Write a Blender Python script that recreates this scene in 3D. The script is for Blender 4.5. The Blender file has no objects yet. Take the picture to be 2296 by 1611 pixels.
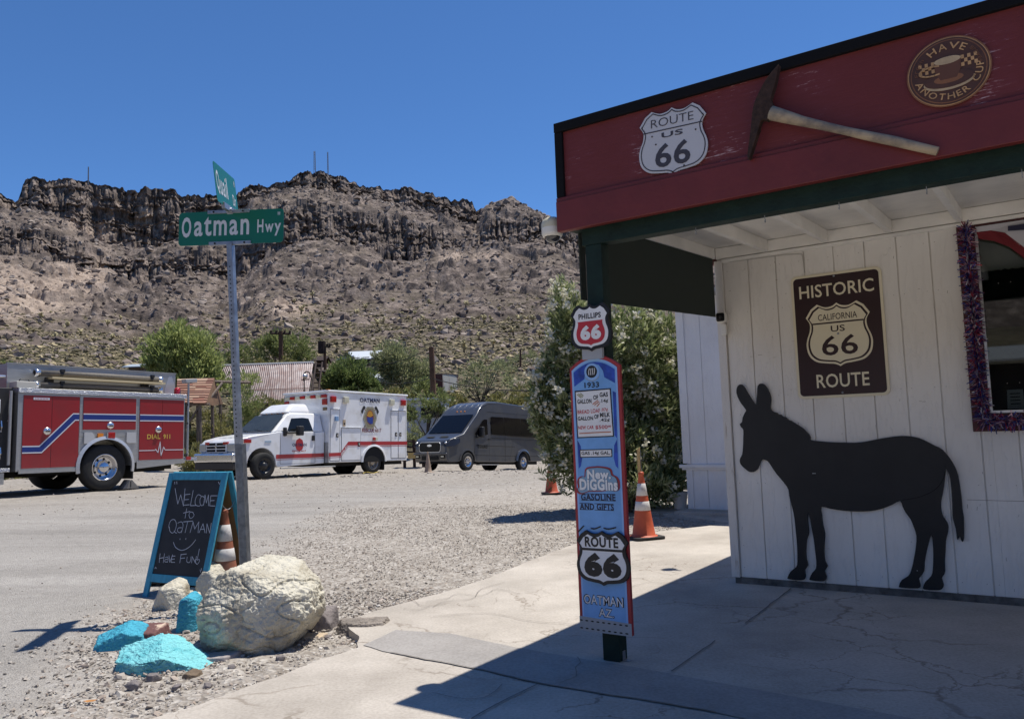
import bpy, bmesh, math, random
import numpy as np
from mathutils import Vector, Matrix
random.seed(7); RNG = np.random.default_rng(7)
S = bpy.context.scene
COL = S.collection
R = math.radians
# ------------------------------------------------------------------ camera, sky, sun, exposure
FOC, PITCH, ROLL, YAW, EYE = 1791.5, 0.08657, 0.0353, 0.97035, 1.22
V3 = lambda *a: np.array(a, float)
_fw = V3(0, math.cos(PITCH), math.sin(PITCH)); _u0 = V3(0, -math.sin(PITCH), math.cos(PITCH)); _r0 = V3(1, 0, 0)
_rt = math.cos(ROLL)*_r0 - math.sin(ROLL)*_u0; _up = math.sin(ROLL)*_r0 + math.cos(ROLL)*_u0
EYEP = V3(0, 0, EYE)
cam = bpy.data.cameras.new('camera'); cam.sensor_width = 36; cam.lens = 36*FOC/2296; cam.clip_start = .05; cam.clip_end = 5000
camo = bpy.data.objects.new('camera', cam); COL.objects.link(camo); S.camera = camo
camo.matrix_world = Matrix(((_rt[0], _up[0], -_fw[0], 0), (_rt[1], _up[1], -_fw[1], 0), (_rt[2], _up[2], -_fw[2], EYE), (0, 0, 0, 1)))
SUN = Vector((.30, .20, 1.0)).normalized()
SUN_EL = math.asin(SUN.z); SUN_ROT = math.atan2(SUN.x, SUN.y)
W = bpy.data.worlds.new('World'); S.world = W; W.use_nodes = True
_nt = W.node_tree; _bg = _nt.nodes['Background']; _sky = _nt.nodes.new('ShaderNodeTexSky')
_sky.sky_type = 'NISHITA'; _sky.sun_disc = False; _sky.sun_elevation = SUN_EL; _sky.sun_rotation = SUN_ROT
_sky.altitude = 1000; _sky.air_density = .8; _sky.dust_density = 0; _sky.ozone_density = 10
_hs = _nt.nodes.new('ShaderNodeHueSaturation'); _hs.inputs['Saturation'].default_value = 1.07
_nt.links.new(_sky.outputs[0], _hs.inputs['Color']); _nt.links.new(_hs.outputs[0], _bg.inputs[0]); _bg.inputs[1].default_value = .130
_sl = bpy.data.lights.new('sun', 'SUN'); _sl.energy = 5.0; _sl.angle = R(.5); _sl.color = (1, .945, .85)
_so = bpy.data.objects.new('sun', _sl); COL.objects.link(_so); _so.rotation_euler = SUN.to_track_quat('Z', 'Y').to_euler()
S.view_settings.view_transform = 'Standard'; S.view_settings.look = 'None'; S.view_settings.exposure = 0.20; S.view_settings.gamma = 1
S.render.engine = 'CYCLES'

# ------------------------------------------------------------------ measuring helpers (photo measurements -> places in the world)
def ray(px, py): return _fw + (px-1148)/FOC*_rt - (py-805.5)/FOC*_up
def on_z(px, py, z=0.0):
    d = ray(px, py); return EYEP + d*(z-EYE)/d[2]
def on_plane(px, py, P, N):
    d = ray(px, py); return EYEP + d*(np.dot(P-EYEP, N)/np.dot(d, N))
def at_y(px, py, Y):
    d = ray(px, py); return EYEP + d*Y/d[1]
def zoom(x0, y0, sc):            # enlarged-view reading -> photo units
    k = 2296/3295
    return lambda x, y: ((x0+x/sc)*k, (y0+y/sc)*k)

# ------------------------------------------------------------------ noise
_perm = RNG.permutation(512).astype(np.int64); _perm = np.concatenate([_perm, _perm])
_grad = RNG.normal(size=(512, 3)); _grad /= np.linalg.norm(_grad, axis=1)[:, None]
def perlin(x, y, z):
    x, y, z = np.broadcast_arrays(np.asarray(x, float), np.asarray(y, float), np.asarray(z, float))
    xi = np.floor(x).astype(np.int64); yi = np.floor(y).astype(np.int64); zi = np.floor(z).astype(np.int64)
    xf = x-xi; yf = y-yi; zf = z-zi
    f = lambda t: t*t*t*(t*(t*6-15)+10)
    u, v, w = f(xf), f(yf), f(zf)
    def g(a, b, c):
        h = _perm[(_perm[(_perm[(xi+a) & 511]+yi+b) & 511]+zi+c) & 511]
        G = _grad[h & 511]
        return G[..., 0]*(xf-a)+G[..., 1]*(yf-b)+G[..., 2]*(zf-c)
    l = lambda t, a, b: a+t*(b-a)
    return l(w, l(v, l(u, g(0,0,0), g(1,0,0)), l(u, g(0,1,0), g(1,1,0))), l(v, l(u, g(0,0,1), g(1,0,1)), l(u, g(0,1,1), g(1,1,1))))
def fbm(x, y, z, o=4, ridge=False, gain=.5):
    a = 1.; s = 0.; f = 1.
    for i in range(o):
        n = perlin(x*f+17*i, y*f+5*i, z*f+9*i)
        s = s + a*((1-2.2*np.abs(n)) if ridge else n*1.6)
        a *= gain; f *= 2.03
    return s
def smooth(e0, e1, x):
    t = np.clip((x-e0)/(e1-e0), 0, 1); return t*t*(3-2*t)

# ------------------------------------------------------------------ materials
def _new(name):
    m = bpy.data.materials.new(name); m.use_nodes = True
    nt = m.node_tree; return m, nt, nt.nodes, nt.links, nt.nodes['Principled BSDF']
def mat(name, col, rough=.6, metal=0., var=0., scale=6., bump=0., bscale=40., spec=.5, col2=None, island=None, stretch=None, coat=0., detail=6, thr=None):
    """plain procedural material: base colour broken up by noise, optional second colour (stain/wear) and bump"""
    m, nt, N, L, B = _new(name)
    B.inputs['Roughness'].default_value = rough; B.inputs['Metallic'].default_value = metal
    B.inputs['Specular IOR Level'].default_value = spec; B.inputs['Coat Weight'].default_value = coat; B.inputs['Coat Roughness'].default_value = .08
    B.inputs['Base Color'].default_value = (*col, 1)
    tc = N.new('ShaderNodeTexCoord'); src = tc.outputs['Object']
    if stretch:
        mp = N.new('ShaderNodeMapping'); mp.inputs['Scale'].default_value = stretch; L.new(src, mp.inputs[0]); src = mp.outputs[0]
    c2 = col2 or tuple(c*(1-var) for c in col); c1 = col if col2 else tuple(min(1, c*(1+var*.6)) for c in col)
    if var or col2:
        n = N.new('ShaderNodeTexNoise'); n.inputs['Scale'].default_value = scale; n.inputs['Detail'].default_value = detail; n.inputs['Roughness'].default_value = .62
        L.new(src, n.inputs[0])
        r = N.new('ShaderNodeValToRGB'); lo, hi = thr or (.35, .65)
        r.color_ramp.elements[0].position = lo; r.color_ramp.elements[1].position = hi
        r.color_ramp.elements[0].color = (*c2, 1); r.color_ramp.elements[1].color = (*c1, 1)
        L.new(n.outputs[0], r.inputs[0]); out = r.outputs[0]
        L.new(out, B.inputs['Base Color'])
    if island:
        g = N.new('ShaderNodeNewGeometry'); r = N.new('ShaderNodeValToRGB')
        cs = island; r.color_ramp.elements[0].color = (*cs[0], 1); r.color_ramp.elements[1].color = (*cs[-1], 1)
        for i, c in enumerate(cs[1:-1]):
            e = r.color_ramp.elements.new((i+1)/(len(cs)-1)); e.color = (*c, 1)
        L.new(g.outputs['Random Per Island'], r.inputs[0]); L.new(r.outputs[0], B.inputs['Base Color'])
    if bump:
        n = N.new('ShaderNodeTexNoise'); n.inputs['Scale'].default_value = bscale; n.inputs['Detail'].default_value = 5
        L.new(src, n.inputs[0]); b = N.new('ShaderNodeBump'); b.inputs['Strength'].default_value = bump; b.inputs['Distance'].default_value = .02
        L.new(n.outputs[0], b.inputs['Height']); L.new(b.outputs[0], B.inputs['Normal'])
    return m

# ------------------------------------------------------------------ objects
def tag(o, label=None, cat=None, group=None, kind=None):
    if label: o['label'] = label
    if cat: o['category'] = cat
    if group: o['group'] = group
    if kind: o['kind'] = kind
    return o
ROOTM = {}
def thing(name, loc, label, cat, group=None, M=None):
    o = bpy.data.objects.new(name, None); COL.objects.link(o)
    M = M or Matrix.Translation(Vector(loc)); o.matrix_world = M; o.empty_display_size = .2
    ROOTM[o] = M.copy()
    return tag(o, label, cat, group)
def frame(P, ex, ey, ez):
    P, ex, ey, ez = [np.asarray(v, float) for v in (P, ex, ey, ez)]
    return Matrix(((ex[0], ey[0], ez[0], P[0]), (ex[1], ey[1], ez[1], P[1]), (ex[2], ey[2], ez[2], P[2]), (0, 0, 0, 1)))
class MB:
    """collects shapes; build() links them as ONE mesh object"""
    def __init__(s): s.v = []; s.f = []; s.mi = []; s.m = 0; s.sm = []; s.smooth = False
    def add(s, vs, fs):
        o = len(s.v); s.v += [tuple(map(float, p)) for p in vs]
        for f in fs: s.f.append(tuple(i+o for i in f)); s.mi.append(s.m); s.sm.append(s.smooth)
        return s
    def box(s, x0, x1, y0, y1, z0, z1):
        vs = [(x, y, z) for x in (x0, x1) for y in (y0, y1) for z in (z0, z1)]
        return s.add(vs, [(0,1,3,2), (4,6,7,5), (0,4,5,1), (2,3,7,6), (0,2,6,4), (1,5,7,3)])
    def hexa(s, p):     # 4 bottom + 4 top
        return s.add(p, [(0,3,2,1), (4,5,6,7), (0,1,5,4), (1,2,6,5), (2,3,7,6), (3,0,4,7)])
    def prism(s, poly, y0, y1, fn=None, cap=True):
        """poly of (x,z) extruded from y0 to y1 ; fn maps (x,y,z) to the final place"""
        fn = fn or (lambda x, y, z: (x, y, z)); n = len(poly)
        vs = [fn(x, y0, z) for x, z in poly]+[fn(x, y1, z) for x, z in poly]
        fs = [(i, (i+1) % n, n+(i+1) % n, n+i) for i in range(n)]
        if cap: fs += [tuple(range(n-1, -1, -1)), tuple(range(n, 2*n))]
        return s.add(vs, fs)
    def flat(s, pts): return s.add(pts, [tuple(range(len(pts)))])
    def tube(s, path, r, n=8, cap=True):
        P = [Vector(p) for p in path]; rs = r if hasattr(r, '__len__') else [r]*len(P); vs = []; fs = []
        up = Vector((0, 0, 1))
        for i, p in enumerate(P):
            t = (P[min(i+1, len(P)-1)]-P[max(i-1, 0)]).normalized()
            a = t.cross(up)
            if a.length < .05: a = t.cross(Vector((0, 1, 0)))
            a.normalize(); b = t.cross(a)
            for k in range(n):
                w = 2*math.pi*k/n; vs.append(p+(a*math.cos(w)+b*math.sin(w))*rs[i])
        for i in range(len(P)-1):
            for k in range(n): fs.append((i*n+k, i*n+(k+1) % n, (i+1)*n+(k+1) % n, (i+1)*n+k))
        if cap: fs += [tuple(range(n-1, -1, -1)), tuple(range((len(P)-1)*n, len(P)*n))]
        return s.add(vs, fs)
    def lathe(s, prof, C=(0, 0, 0), axis='z', n=24, a0=0, a1=2*math.pi):
        """prof of (radius, height)"""
        vs = []; fs = []; m = len(prof); full = abs(a1-a0-2*math.pi) < 1e-6; k = n if full else n+1
        for i in range(k):
            w = a0+(a1-a0)*i/n
            for r, h in prof:
                c, d = r*math.cos(w), r*math.sin(w)
                q = (c, d, h) if axis == 'z' else ((c, h, d) if axis == 'y' else (h, c, d))
                vs.append((q[0]+C[0], q[1]+C[1], q[2]+C[2]))
        for i in range(n):
            j = (i+1) % k
            for q in range(m-1): fs.append((i*m+q, j*m+q, j*m+q+1, i*m+q+1))
        return s.add(vs, fs)
    def disc(s, C, r, axis='y', n=16, rz=None):
        vs = []
        for i in range(n):
            w = 2*math.pi*i/n; a, b = r*math.cos(w), (rz or r)*math.sin(w)
            vs.append((C[0]+a, C[1], C[2]+b) if axis == 'y' else ((C[0]+a, C[1]+b, C[2]) if axis == 'z' else (C[0], C[1]+a, C[2]+b)))
        return s.add(vs, [tuple(range(n))])
    def sphere(s, C, r, n=10, m=7, sz=1.):
        prof = [(r*math.sin(math.pi*i/m)+1e-5, -r*sz*math.cos(math.pi*i/m)) for i in range(m+1)]
        return s.lathe(prof, C, 'z', n)
    def build(s, name, mats, parent=None, world=False, bevel=0, seg=2, M=None, smooth=False, auto=None):
        me = bpy.data.meshes.new(name); v = s.v
        if world and parent is not None and parent in ROOTM:
            I = ROOTM[parent].inverted(); v = [tuple(I @ Vector(p)) for p in v]
        me.from_pydata(v, [], s.f)
        mats = mats if isinstance(mats, (list, tuple)) else [mats]
        for m in mats: me.materials.append(m)
        me.polygons.foreach_set('material_index', s.mi)
        me.polygons.foreach_set('use_smooth', [True]*len(s.f) if smooth else s.sm)
        me.validate(); me.update()
        o = bpy.data.objects.new(name, me); COL.objects.link(o)
        if parent is not None: o.parent = parent
        if M is not None: o.matrix_world = M
        if bevel:
            b = o.modifiers.new('edge', 'BEVEL'); b.width = bevel; b.segments = seg; b.limit_method = 'ANGLE'; b.angle_limit = R(35)
            me.polygons.foreach_set('use_smooth', [True]*len(s.f))
            w = o.modifiers.new('wn', 'WEIGHTED_NORMAL'); w.keep_sharp = False
        return o
def np_mesh(name, V, F, mats, smooth=True, attrs=None, parent=None):
    me = bpy.data.meshes.new(name); V = np.asarray(V, np.float32); F = np.asarray(F, np.int32); k = F.shape[1]
    me.vertices.add(len(V)); me.vertices.foreach_set('co', V.ravel())
    me.loops.add(F.size); me.loops.foreach_set('vertex_index', F.ravel())
    me.polygons.add(len(F)); me.polygons.foreach_set('loop_start', np.arange(0, F.size, k, dtype=np.int32))
    me.polygons.foreach_set('loop_total', np.full(len(F), k, np.int32))
    me.polygons.foreach_set('use_smooth', np.full(len(F), smooth))
    for m in (mats if isinstance(mats, (list, tuple)) else [mats]): me.materials.append(m)
    for an, av in (attrs or {}).items():
        a = me.attributes.new(an, 'FLOAT', 'POINT'); a.data.foreach_set('value', np.asarray(av, np.float32).ravel())
    me.update(); me.validate()
    o = bpy.data.objects.new(name, me); COL.objects.link(o)
    if parent is not None: o.parent = parent
    return o
def copy_tree(o, parent=None):
    c = o.copy(); COL.objects.link(c)
    if parent is not None: c.parent = parent
    for ch in list(o.children): copy_tree(ch, c)
    return c
# lettering: a font curve turned to a mesh, fitted into a box of its carrier plane
_fc = {}
def glyphs(txt, bold=0.0, res=3):
    key = (txt, bold)
    if key in _fc: return _fc[key]
    cu = bpy.data.curves.new('lettering', 'FONT'); cu.body = txt; cu.offset = bold; cu.space_character = 1+2.4*max(0, bold); cu.resolution_u = res; cu.fill_mode = 'FRONT'
    o = bpy.data.objects.new('lettering', cu); COL.objects.link(o)
    dg = bpy.context.evaluated_depsgraph_get(); me = bpy.data.meshes.new_from_object(o.evaluated_get(dg))
    v = np.array([q.co[:2] for q in me.vertices]); f = [tuple(p.vertices) for p in me.polygons]
    bpy.data.objects.remove(o); bpy.data.curves.remove(cu); bpy.data.meshes.remove(me)
    _fc[key] = (v, f); return _fc[key]
def text(mb, txt, x0, x1, z0, z1, fn, bold=0.0, shear=0., arc=None):
    """fit txt into [x0,x1]x[z0,z1]; fn(x,z) gives the 3-D place"""
    v, f = glyphs(txt, bold); lo = v.min(0); hi = v.max(0); q = (v-lo)/(hi-lo)
    X = x0+q[:, 0]*(x1-x0); Z = z0+q[:, 1]*(z1-z0); X = X+shear*(Z-z0)
    return mb.add([fn(a, b) for a, b in zip(X, Z)], f)
def spline(pts, n=6, closed=False):
    """Catmull-Rom through 2-D points"""
    P = [np.array(p, float) for p in pts]; out = []; N = len(P)
    for i in range(N if closed else N-1):
        a = P[(i-1) % N] if closed or i > 0 else P[0]; b = P[i]; c = P[(i+1) % N]; d = P[(i+2) % N] if closed or i+2 < N else P[-1]
        for k in range(n):
            t = k/n; out.append(tuple(.5*((2*b)+(-a+c)*t+(2*a-5*b+4*c-d)*t*t+(-a+3*b-3*c+d)*t**3)))
    if not closed: out.append(tuple(P[-1]))
    return out
def stroke(mb, pts, w, fn):
    """painted line of width w following 2-D points, as a flat ribbon"""
    P = [np.array(p, float) for p in pts]
    for a, b in zip(P[:-1], P[1:]):
        d = b-a; l = np.linalg.norm(d)
        if l < 1e-9: continue
        d /= l; q = np.array([-d[1], d[0]])*w/2; a2 = a-d*w*.3; b2 = b+d*w*.3
        mb.flat([fn(*(a2+q)), fn(*(a2-q)), fn(*(b2-q)), fn(*(b2+q))])
def shield():
    h = spline([(0, 1.0), (.14, .955), (.36, .945), (.60, 1.0)], 5)[:-1]+[(.60, 1.0), (.80, .93), (.97, .80)]+spline([(.97, .80), (.86, .70), (.875, .58), (.965, .46), (1.0, .34), (.93, .19), (.72, .09), (.40, .055), (.16, .04), (0, 0)], 4)[1:]
    return h+[(-x, z) for x, z in reversed(h[1:-1])]
SHIELD = shield()
# ------------------------------------------------------------------ the land: lot, road, gravel, porch slab, mountain
UU = V3(-math.sin(YAW), math.cos(YAW), 0); NN = V3(math.cos(YAW), math.sin(YAW), 0)     # along the shop front / into the shop
POST = V3(.4212, 4.3029, 0)
def bld(s, b, z=0.): return POST - UU*s + NN*b + V3(0, 0, z)
_cp = np.array([(-9.0,17.6,.19), (-7.6,24.4,-.04), (-5.0,28,-.16), (-2.87,27.4,-.15), (-1.86,31,-.33), (.3,34,-.54), (.78,15.7,-.06), (1.32,8.2,-.035),
    (-2,5.8,-.05), (-3,6.5,-.05), (-2,4,-.05), (-4,4,-.06), (-8,5,0), (-5,11,.0), (-2,12,-.03), (3,12,-.05), (6,4,-.05), (6,-6,-.05), (-6,-6,-.05), (-14,14,.25), (-15,26,.2), (-11,20,.16), (6,22,-.2), (8,34,-.5), (-6.3,26.2,-.1)])
def _tps_fit(P, z, lam=.02):
    d = np.linalg.norm(P[:, None]-P[None], axis=2); K = d**2*np.log(d+1e-9); n = len(P)
    A = np.zeros((n+3, n+3)); A[:n, :n] = K+lam*np.eye(n)*d.mean(); A[:n, n:] = np.c_[np.ones(n), P]; A[n:, :n] = A[:n, n:].T
    return np.linalg.solve(A, np.r_[z, 0, 0, 0])
_tw = _tps_fit(_cp[:, :2]/10, _cp[:, 2])
def lot_z(x, y):
    x = np.asarray(x, float)/10; y = np.asarray(y, float)/10; n = len(_cp)
    q = _tw[n]+_tw[n+1]*x+_tw[n+2]*y
    for i in range(n):
        d = np.hypot(x-_cp[i, 0]/10, y-_cp[i, 1]/10); q = q+_tw[i]*d**2*np.log(d+1e-9)
    return q
# mountain lines measured in the photo: x : skyline, foot of the top cliff, top and foot of the lower cliff
_tab = np.array([(-400,470,500,560,600), (-100,432,470,540,580), (0,425,475,532,590), (40,440,478,532,592), (52,405,470,533,596), (60,394,468,535,600), (110,393,480,545,610), (160,396,500,560,615), (200,402,540,575,622), (240,408,562,590,628),
    (290,422,572,588,650), (330,419,570,585,655), (365,415,560,585,640), (400,422,535,590,640), (450,428,535,595,640), (500,432,530,600,645), (530,435,530,600,645), (546,412,490,510,640), (560,405,470,500,625), (600,407,440,480,590),
    (640,400,432,475,560), (690,377,425,480,545), (740,378,430,490,538), (790,402,437,500,550), (830,413,440,505,560), (870,418,455,510,592), (920,419,470,515,592), (970,426,482,525,572), (1010,442,492,540,566), (1042,437,502,550,570),
    (1058,440,505,555,572), (1068,466,507,560,575), (1084,468,474,530,560), (1100,457,462,508,548), (1132,447,452,515,560), (1148,444,450,518,562), (1180,462,467,500,565), (1220,482,488,508,572), (1260,497,503,520,584), (1300,510,516,540,604), (1500,560,570,590,640), (1800,640,650,670,700), (2300,700,706,720,740)], float)
def _line(k):
    a = []; t = []
    for row in _tab:
        d = ray(row[0], row[k]); h = math.hypot(d[0], d[1]); a.append(math.atan2(d[0], d[1])); t.append(d[2]/h)
    o = np.argsort(a); return np.array(a)[o], np.array(t)[o]
_L = [_line(k) for k in (1, 2, 3, 4)]
def _t(k, az):
    v = np.interp(az, *_L[k]); b = np.abs(az) > R(45)
    return np.where(b, v*.0+.12+.03*np.sin(az*5)+.015*np.sin(az*13)+(.02*(3-k)), v)
AZ = np.concatenate([np.linspace(-180, -37, 60, endpoint=False), np.linspace(-37, 12, 1000, endpoint=False), np.linspace(12, 40, 80, endpoint=False), np.linspace(40, 180, 60, endpoint=False)])*math.pi/180
KR = [36, 46, 62, 80, 130, 250, 400, 464, 490, 588, 620, 680, 900]
KN = [8, 14, 16, 34, 64, 70, 40, 52, 46, 66, 12, 6]
def prof(az):
    g = lot_z(np.sin(az)*40, np.cos(az)*40); g = np.where(np.abs(az) > R(60), .6, g)
    tb = _t(3, az); z0 = EYE
    sk = EYE+_t(0, az)*620
    return [lot_z(np.clip(np.sin(az)*36,-16,9),np.clip(np.cos(az)*36,-8,36))-.35, g*0+.95, g*0+3.6, EYE+.066*80+0*g, EYE+.092*130+0*g, EYE+np.minimum(.135, tb*.62)*250, EYE+np.minimum(.175, tb*.84)*400, EYE+tb*464, EYE+_t(2, az)*490, EYE+_t(1, az)*588, sk, sk-6, sk-60]
PZ = prof(AZ)
def hill_z(az, r):
    k = [np.atleast_1d(p) for p in prof(np.atleast_1d(az))]
    return float(np.interp(r, KR, [q[0] for q in k]))
def hill_r(az, t):      # distance at which the bare slope reaches elevation t
    k = [q[0] for q in prof(np.atleast_1d(az))]; rr = np.linspace(45, 625, 600); zz = np.interp(rr, KR, k)
    i = np.argmax((zz-EYE)/rr >= t); return float(rr[i]) if i else 625.
rows_r = []; rows_z = []; rows_c = []; wts = []
for i, n in enumerate(KN):
    for j in range(n):
        f = j/n; rows_r.append(KR[i]+(KR[i+1]-KR[i])*f+0*AZ); rows_z.append(PZ[i]+(PZ[i+1]-PZ[i])*f); rows_c.append(1. if i in (7, 9) else max(0, 1-5*f, (f-.93)/.07) if i == 8 else max(0, 1-2.5*f) if i == 10 else max(0, (f-.88)/.12) if i == 6 else 0.)
rows_r.append(KR[-1]+0*AZ); rows_z.append(PZ[-1]); rows_c.append(0.)
RR = np.array(rows_r); ZZ = np.array(rows_z); CC = np.array(rows_c)[:, None]+0*RR; AA = AZ[None]+0*RR
ker = np.ones(5)/5
for i in range(1): CC = np.apply_along_axis(lambda c: np.convolve(np.pad(c, 2, 'edge'), ker, 'valid'), 0, CC)
# outcrops standing out of the slope (photo x, y, half width, height) and pale rock patches
X0 = np.sin(AA)*RR; Y0 = np.cos(AA)*RR
rough = fbm(X0/7, Y0/7, ZZ/7, 4, True)
big = fbm(X0/60, Y0/60, 0*X0+3.1, 4, True, .55)
ROCK = CC.copy(); PALE = 0*CC; DZ = 0*CC
for px, py, hw, hh in [(870,572,26,24), (872,636,11,30), (905,640,26,10), (945,655,20,10), (1168,672,42,22), (1110,672,26,9), (860,665,60,9), (1065,560,34,14), (1090,620,60,10), (290,560,45,20), (200,690,30,8), (120,640,30,9), (330,600,40,10), (60,560,60,14),
        (1010,640,26,12), (1235,575,60,18), (450,610,50,10), (560,600,60,10), (660,640,40,8), (480,690,40,6), (250,640,36,14), (300,690,60,12), (1140,500,26,16), (1240,540,40,14), (740,600,36,8), (1148,447,10,6), (1049,437,5,6), (562,404,9,6), (60,396,7,5)]:
    d = ray(px, py); h = math.hypot(d[0], d[1]); a0 = math.atan2(d[0], d[1]); t = d[2]/h; r0 = hill_r(a0, t)
    w = hw/FOC*1.0; H = hh/FOC*r0*.8
    m = np.exp(-((AA-a0)/w)**4-((RR-r0)/(.62*w*r0))**4)
    m *= smooth(-1.1, .1, fbm(X0/14, Y0/14, 0*X0+2, 2, True)+.8*m)
    DZ += H*m*(1.0+.08*rough); ROCK = np.maximum(ROCK, m)
for px, py, hw, hh in [(20,680,60,45), (95,690,70,36), (160,665,50,36), (205,640,36,22), (10,725,40,26), (226,612,14,22), (1100,606,40,14), (1010,600,30,14), (640,720,60,14), (330,480,14,16), (200,520,40,16)]:
    d = ray(px, py); h = math.hypot(d[0], d[1]); a0 = math.atan2(d[0], d[1]); t = d[2]/h; r0 = hill_r(a0, t)
    T = (ZZ-EYE)/RR
    PALE = np.maximum(PALE, np.exp(-((AA-a0)/(hw/FOC))**2-((T-t)/(hh/FOC))**2))
PALE = np.clip(PALE*1.3-.45+.35*rough, 0, 1)*smooth(60, 150, RR)
_h1 = smooth(6, 26, (_t(0, AZ)-_t(1, AZ))*FOC); _h2 = smooth(6, 26, (_t(2, AZ)-_t(3, AZ))*FOC)
CC *= np.where(RR > 540, _h1[None], _h2[None])
arc = AA*520
colm = fbm(arc/15, ZZ/130, 0*arc+.5, 4, True, .55); colf = fbm(arc/4.2, ZZ/16, 0*arc+7, 3, True)
led = fbm(arc/40, ZZ/9, 0*arc+2, 3)
far = smooth(60, 420, RR)
stp = (ZZ+14*led+6*colm)/13; stp = stp-np.floor(stp)
DR = CC*(11.*(colm-.75)+3.6*(colf-.5)+3*led-4*(smooth(.6, 1., stp)-.3))
top = smooth(575, 617, RR)*smooth(900, 660, RR)
blk = fbm(X0/24+50, Y0/24, 0*X0+11, 4); blk2 = fbm(X0/9+20, Y0/9, 0*X0+4, 3); om = smooth(.42, .62, blk+.35*blk2)*smooth(95, 200, RR)*(1-CC)*(1-top)
om2 = smooth(.30, .55, blk2+.5*perlin(X0/70, Y0/70, 0*X0))*smooth(110, 260, RR)*(1-CC)*(1-top)
soft = fbm(X0/16, Y0/16, ZZ/16, 3, True)
near1 = smooth(520, 585, RR)
DZ += far*(om*(2.3+.8*soft+.2*rough)+om2*(.7+.3*soft+.12*rough))*(1-.85*near1); ROCK = np.maximum(ROCK, np.maximum(om*.95, om2*.75))
DZ += (1-.8*CC)*(1-.75*top)*(far*4.2*(1-.7*smooth(520, 585, RR))*(big-.25)+(.12+far*.55)*rough*(1-.6*smooth(520, 585, RR))*smooth(44, 70, RR))
DZ += top*(fbm(arc/9, 0*arc, 0*arc+5, 4)*3.0+fbm(arc/2.5, 0*arc, 0*arc+8, 2)*1.0)*(.4+.6*CC)
DZ += PALE*1.2*np.abs(fbm(X0/4, Y0/4, ZZ/4, 3))
pat = smooth(.30, .55, fbm(X0/30+9, Y0/30, 0*X0+6, 5, False, .62)+.25*fbm(X0/5, Y0/5, 0*X0, 2))*smooth(90, 190, RR)
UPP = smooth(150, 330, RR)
ROCK = np.clip(np.maximum(ROCK, .8*pat)+far*.8*smooth(.62, 1.15, rough*.5+big*.75), 0, 1)
R2 = RR+DR; Zf = ZZ+DZ
VX = np.stack([np.sin(AA)*R2, np.cos(AA)*R2, Zf], -1)
nr, nc = RR.shape
ii = np.arange(nr-1)[:, None]*nc; jj = np.arange(nc)[None]; jn = (jj+1) % nc
FQ = np.stack([ii+jj, ii+jn, ii+nc+jn, ii+nc+jj], -1).reshape(-1, 4)
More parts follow.
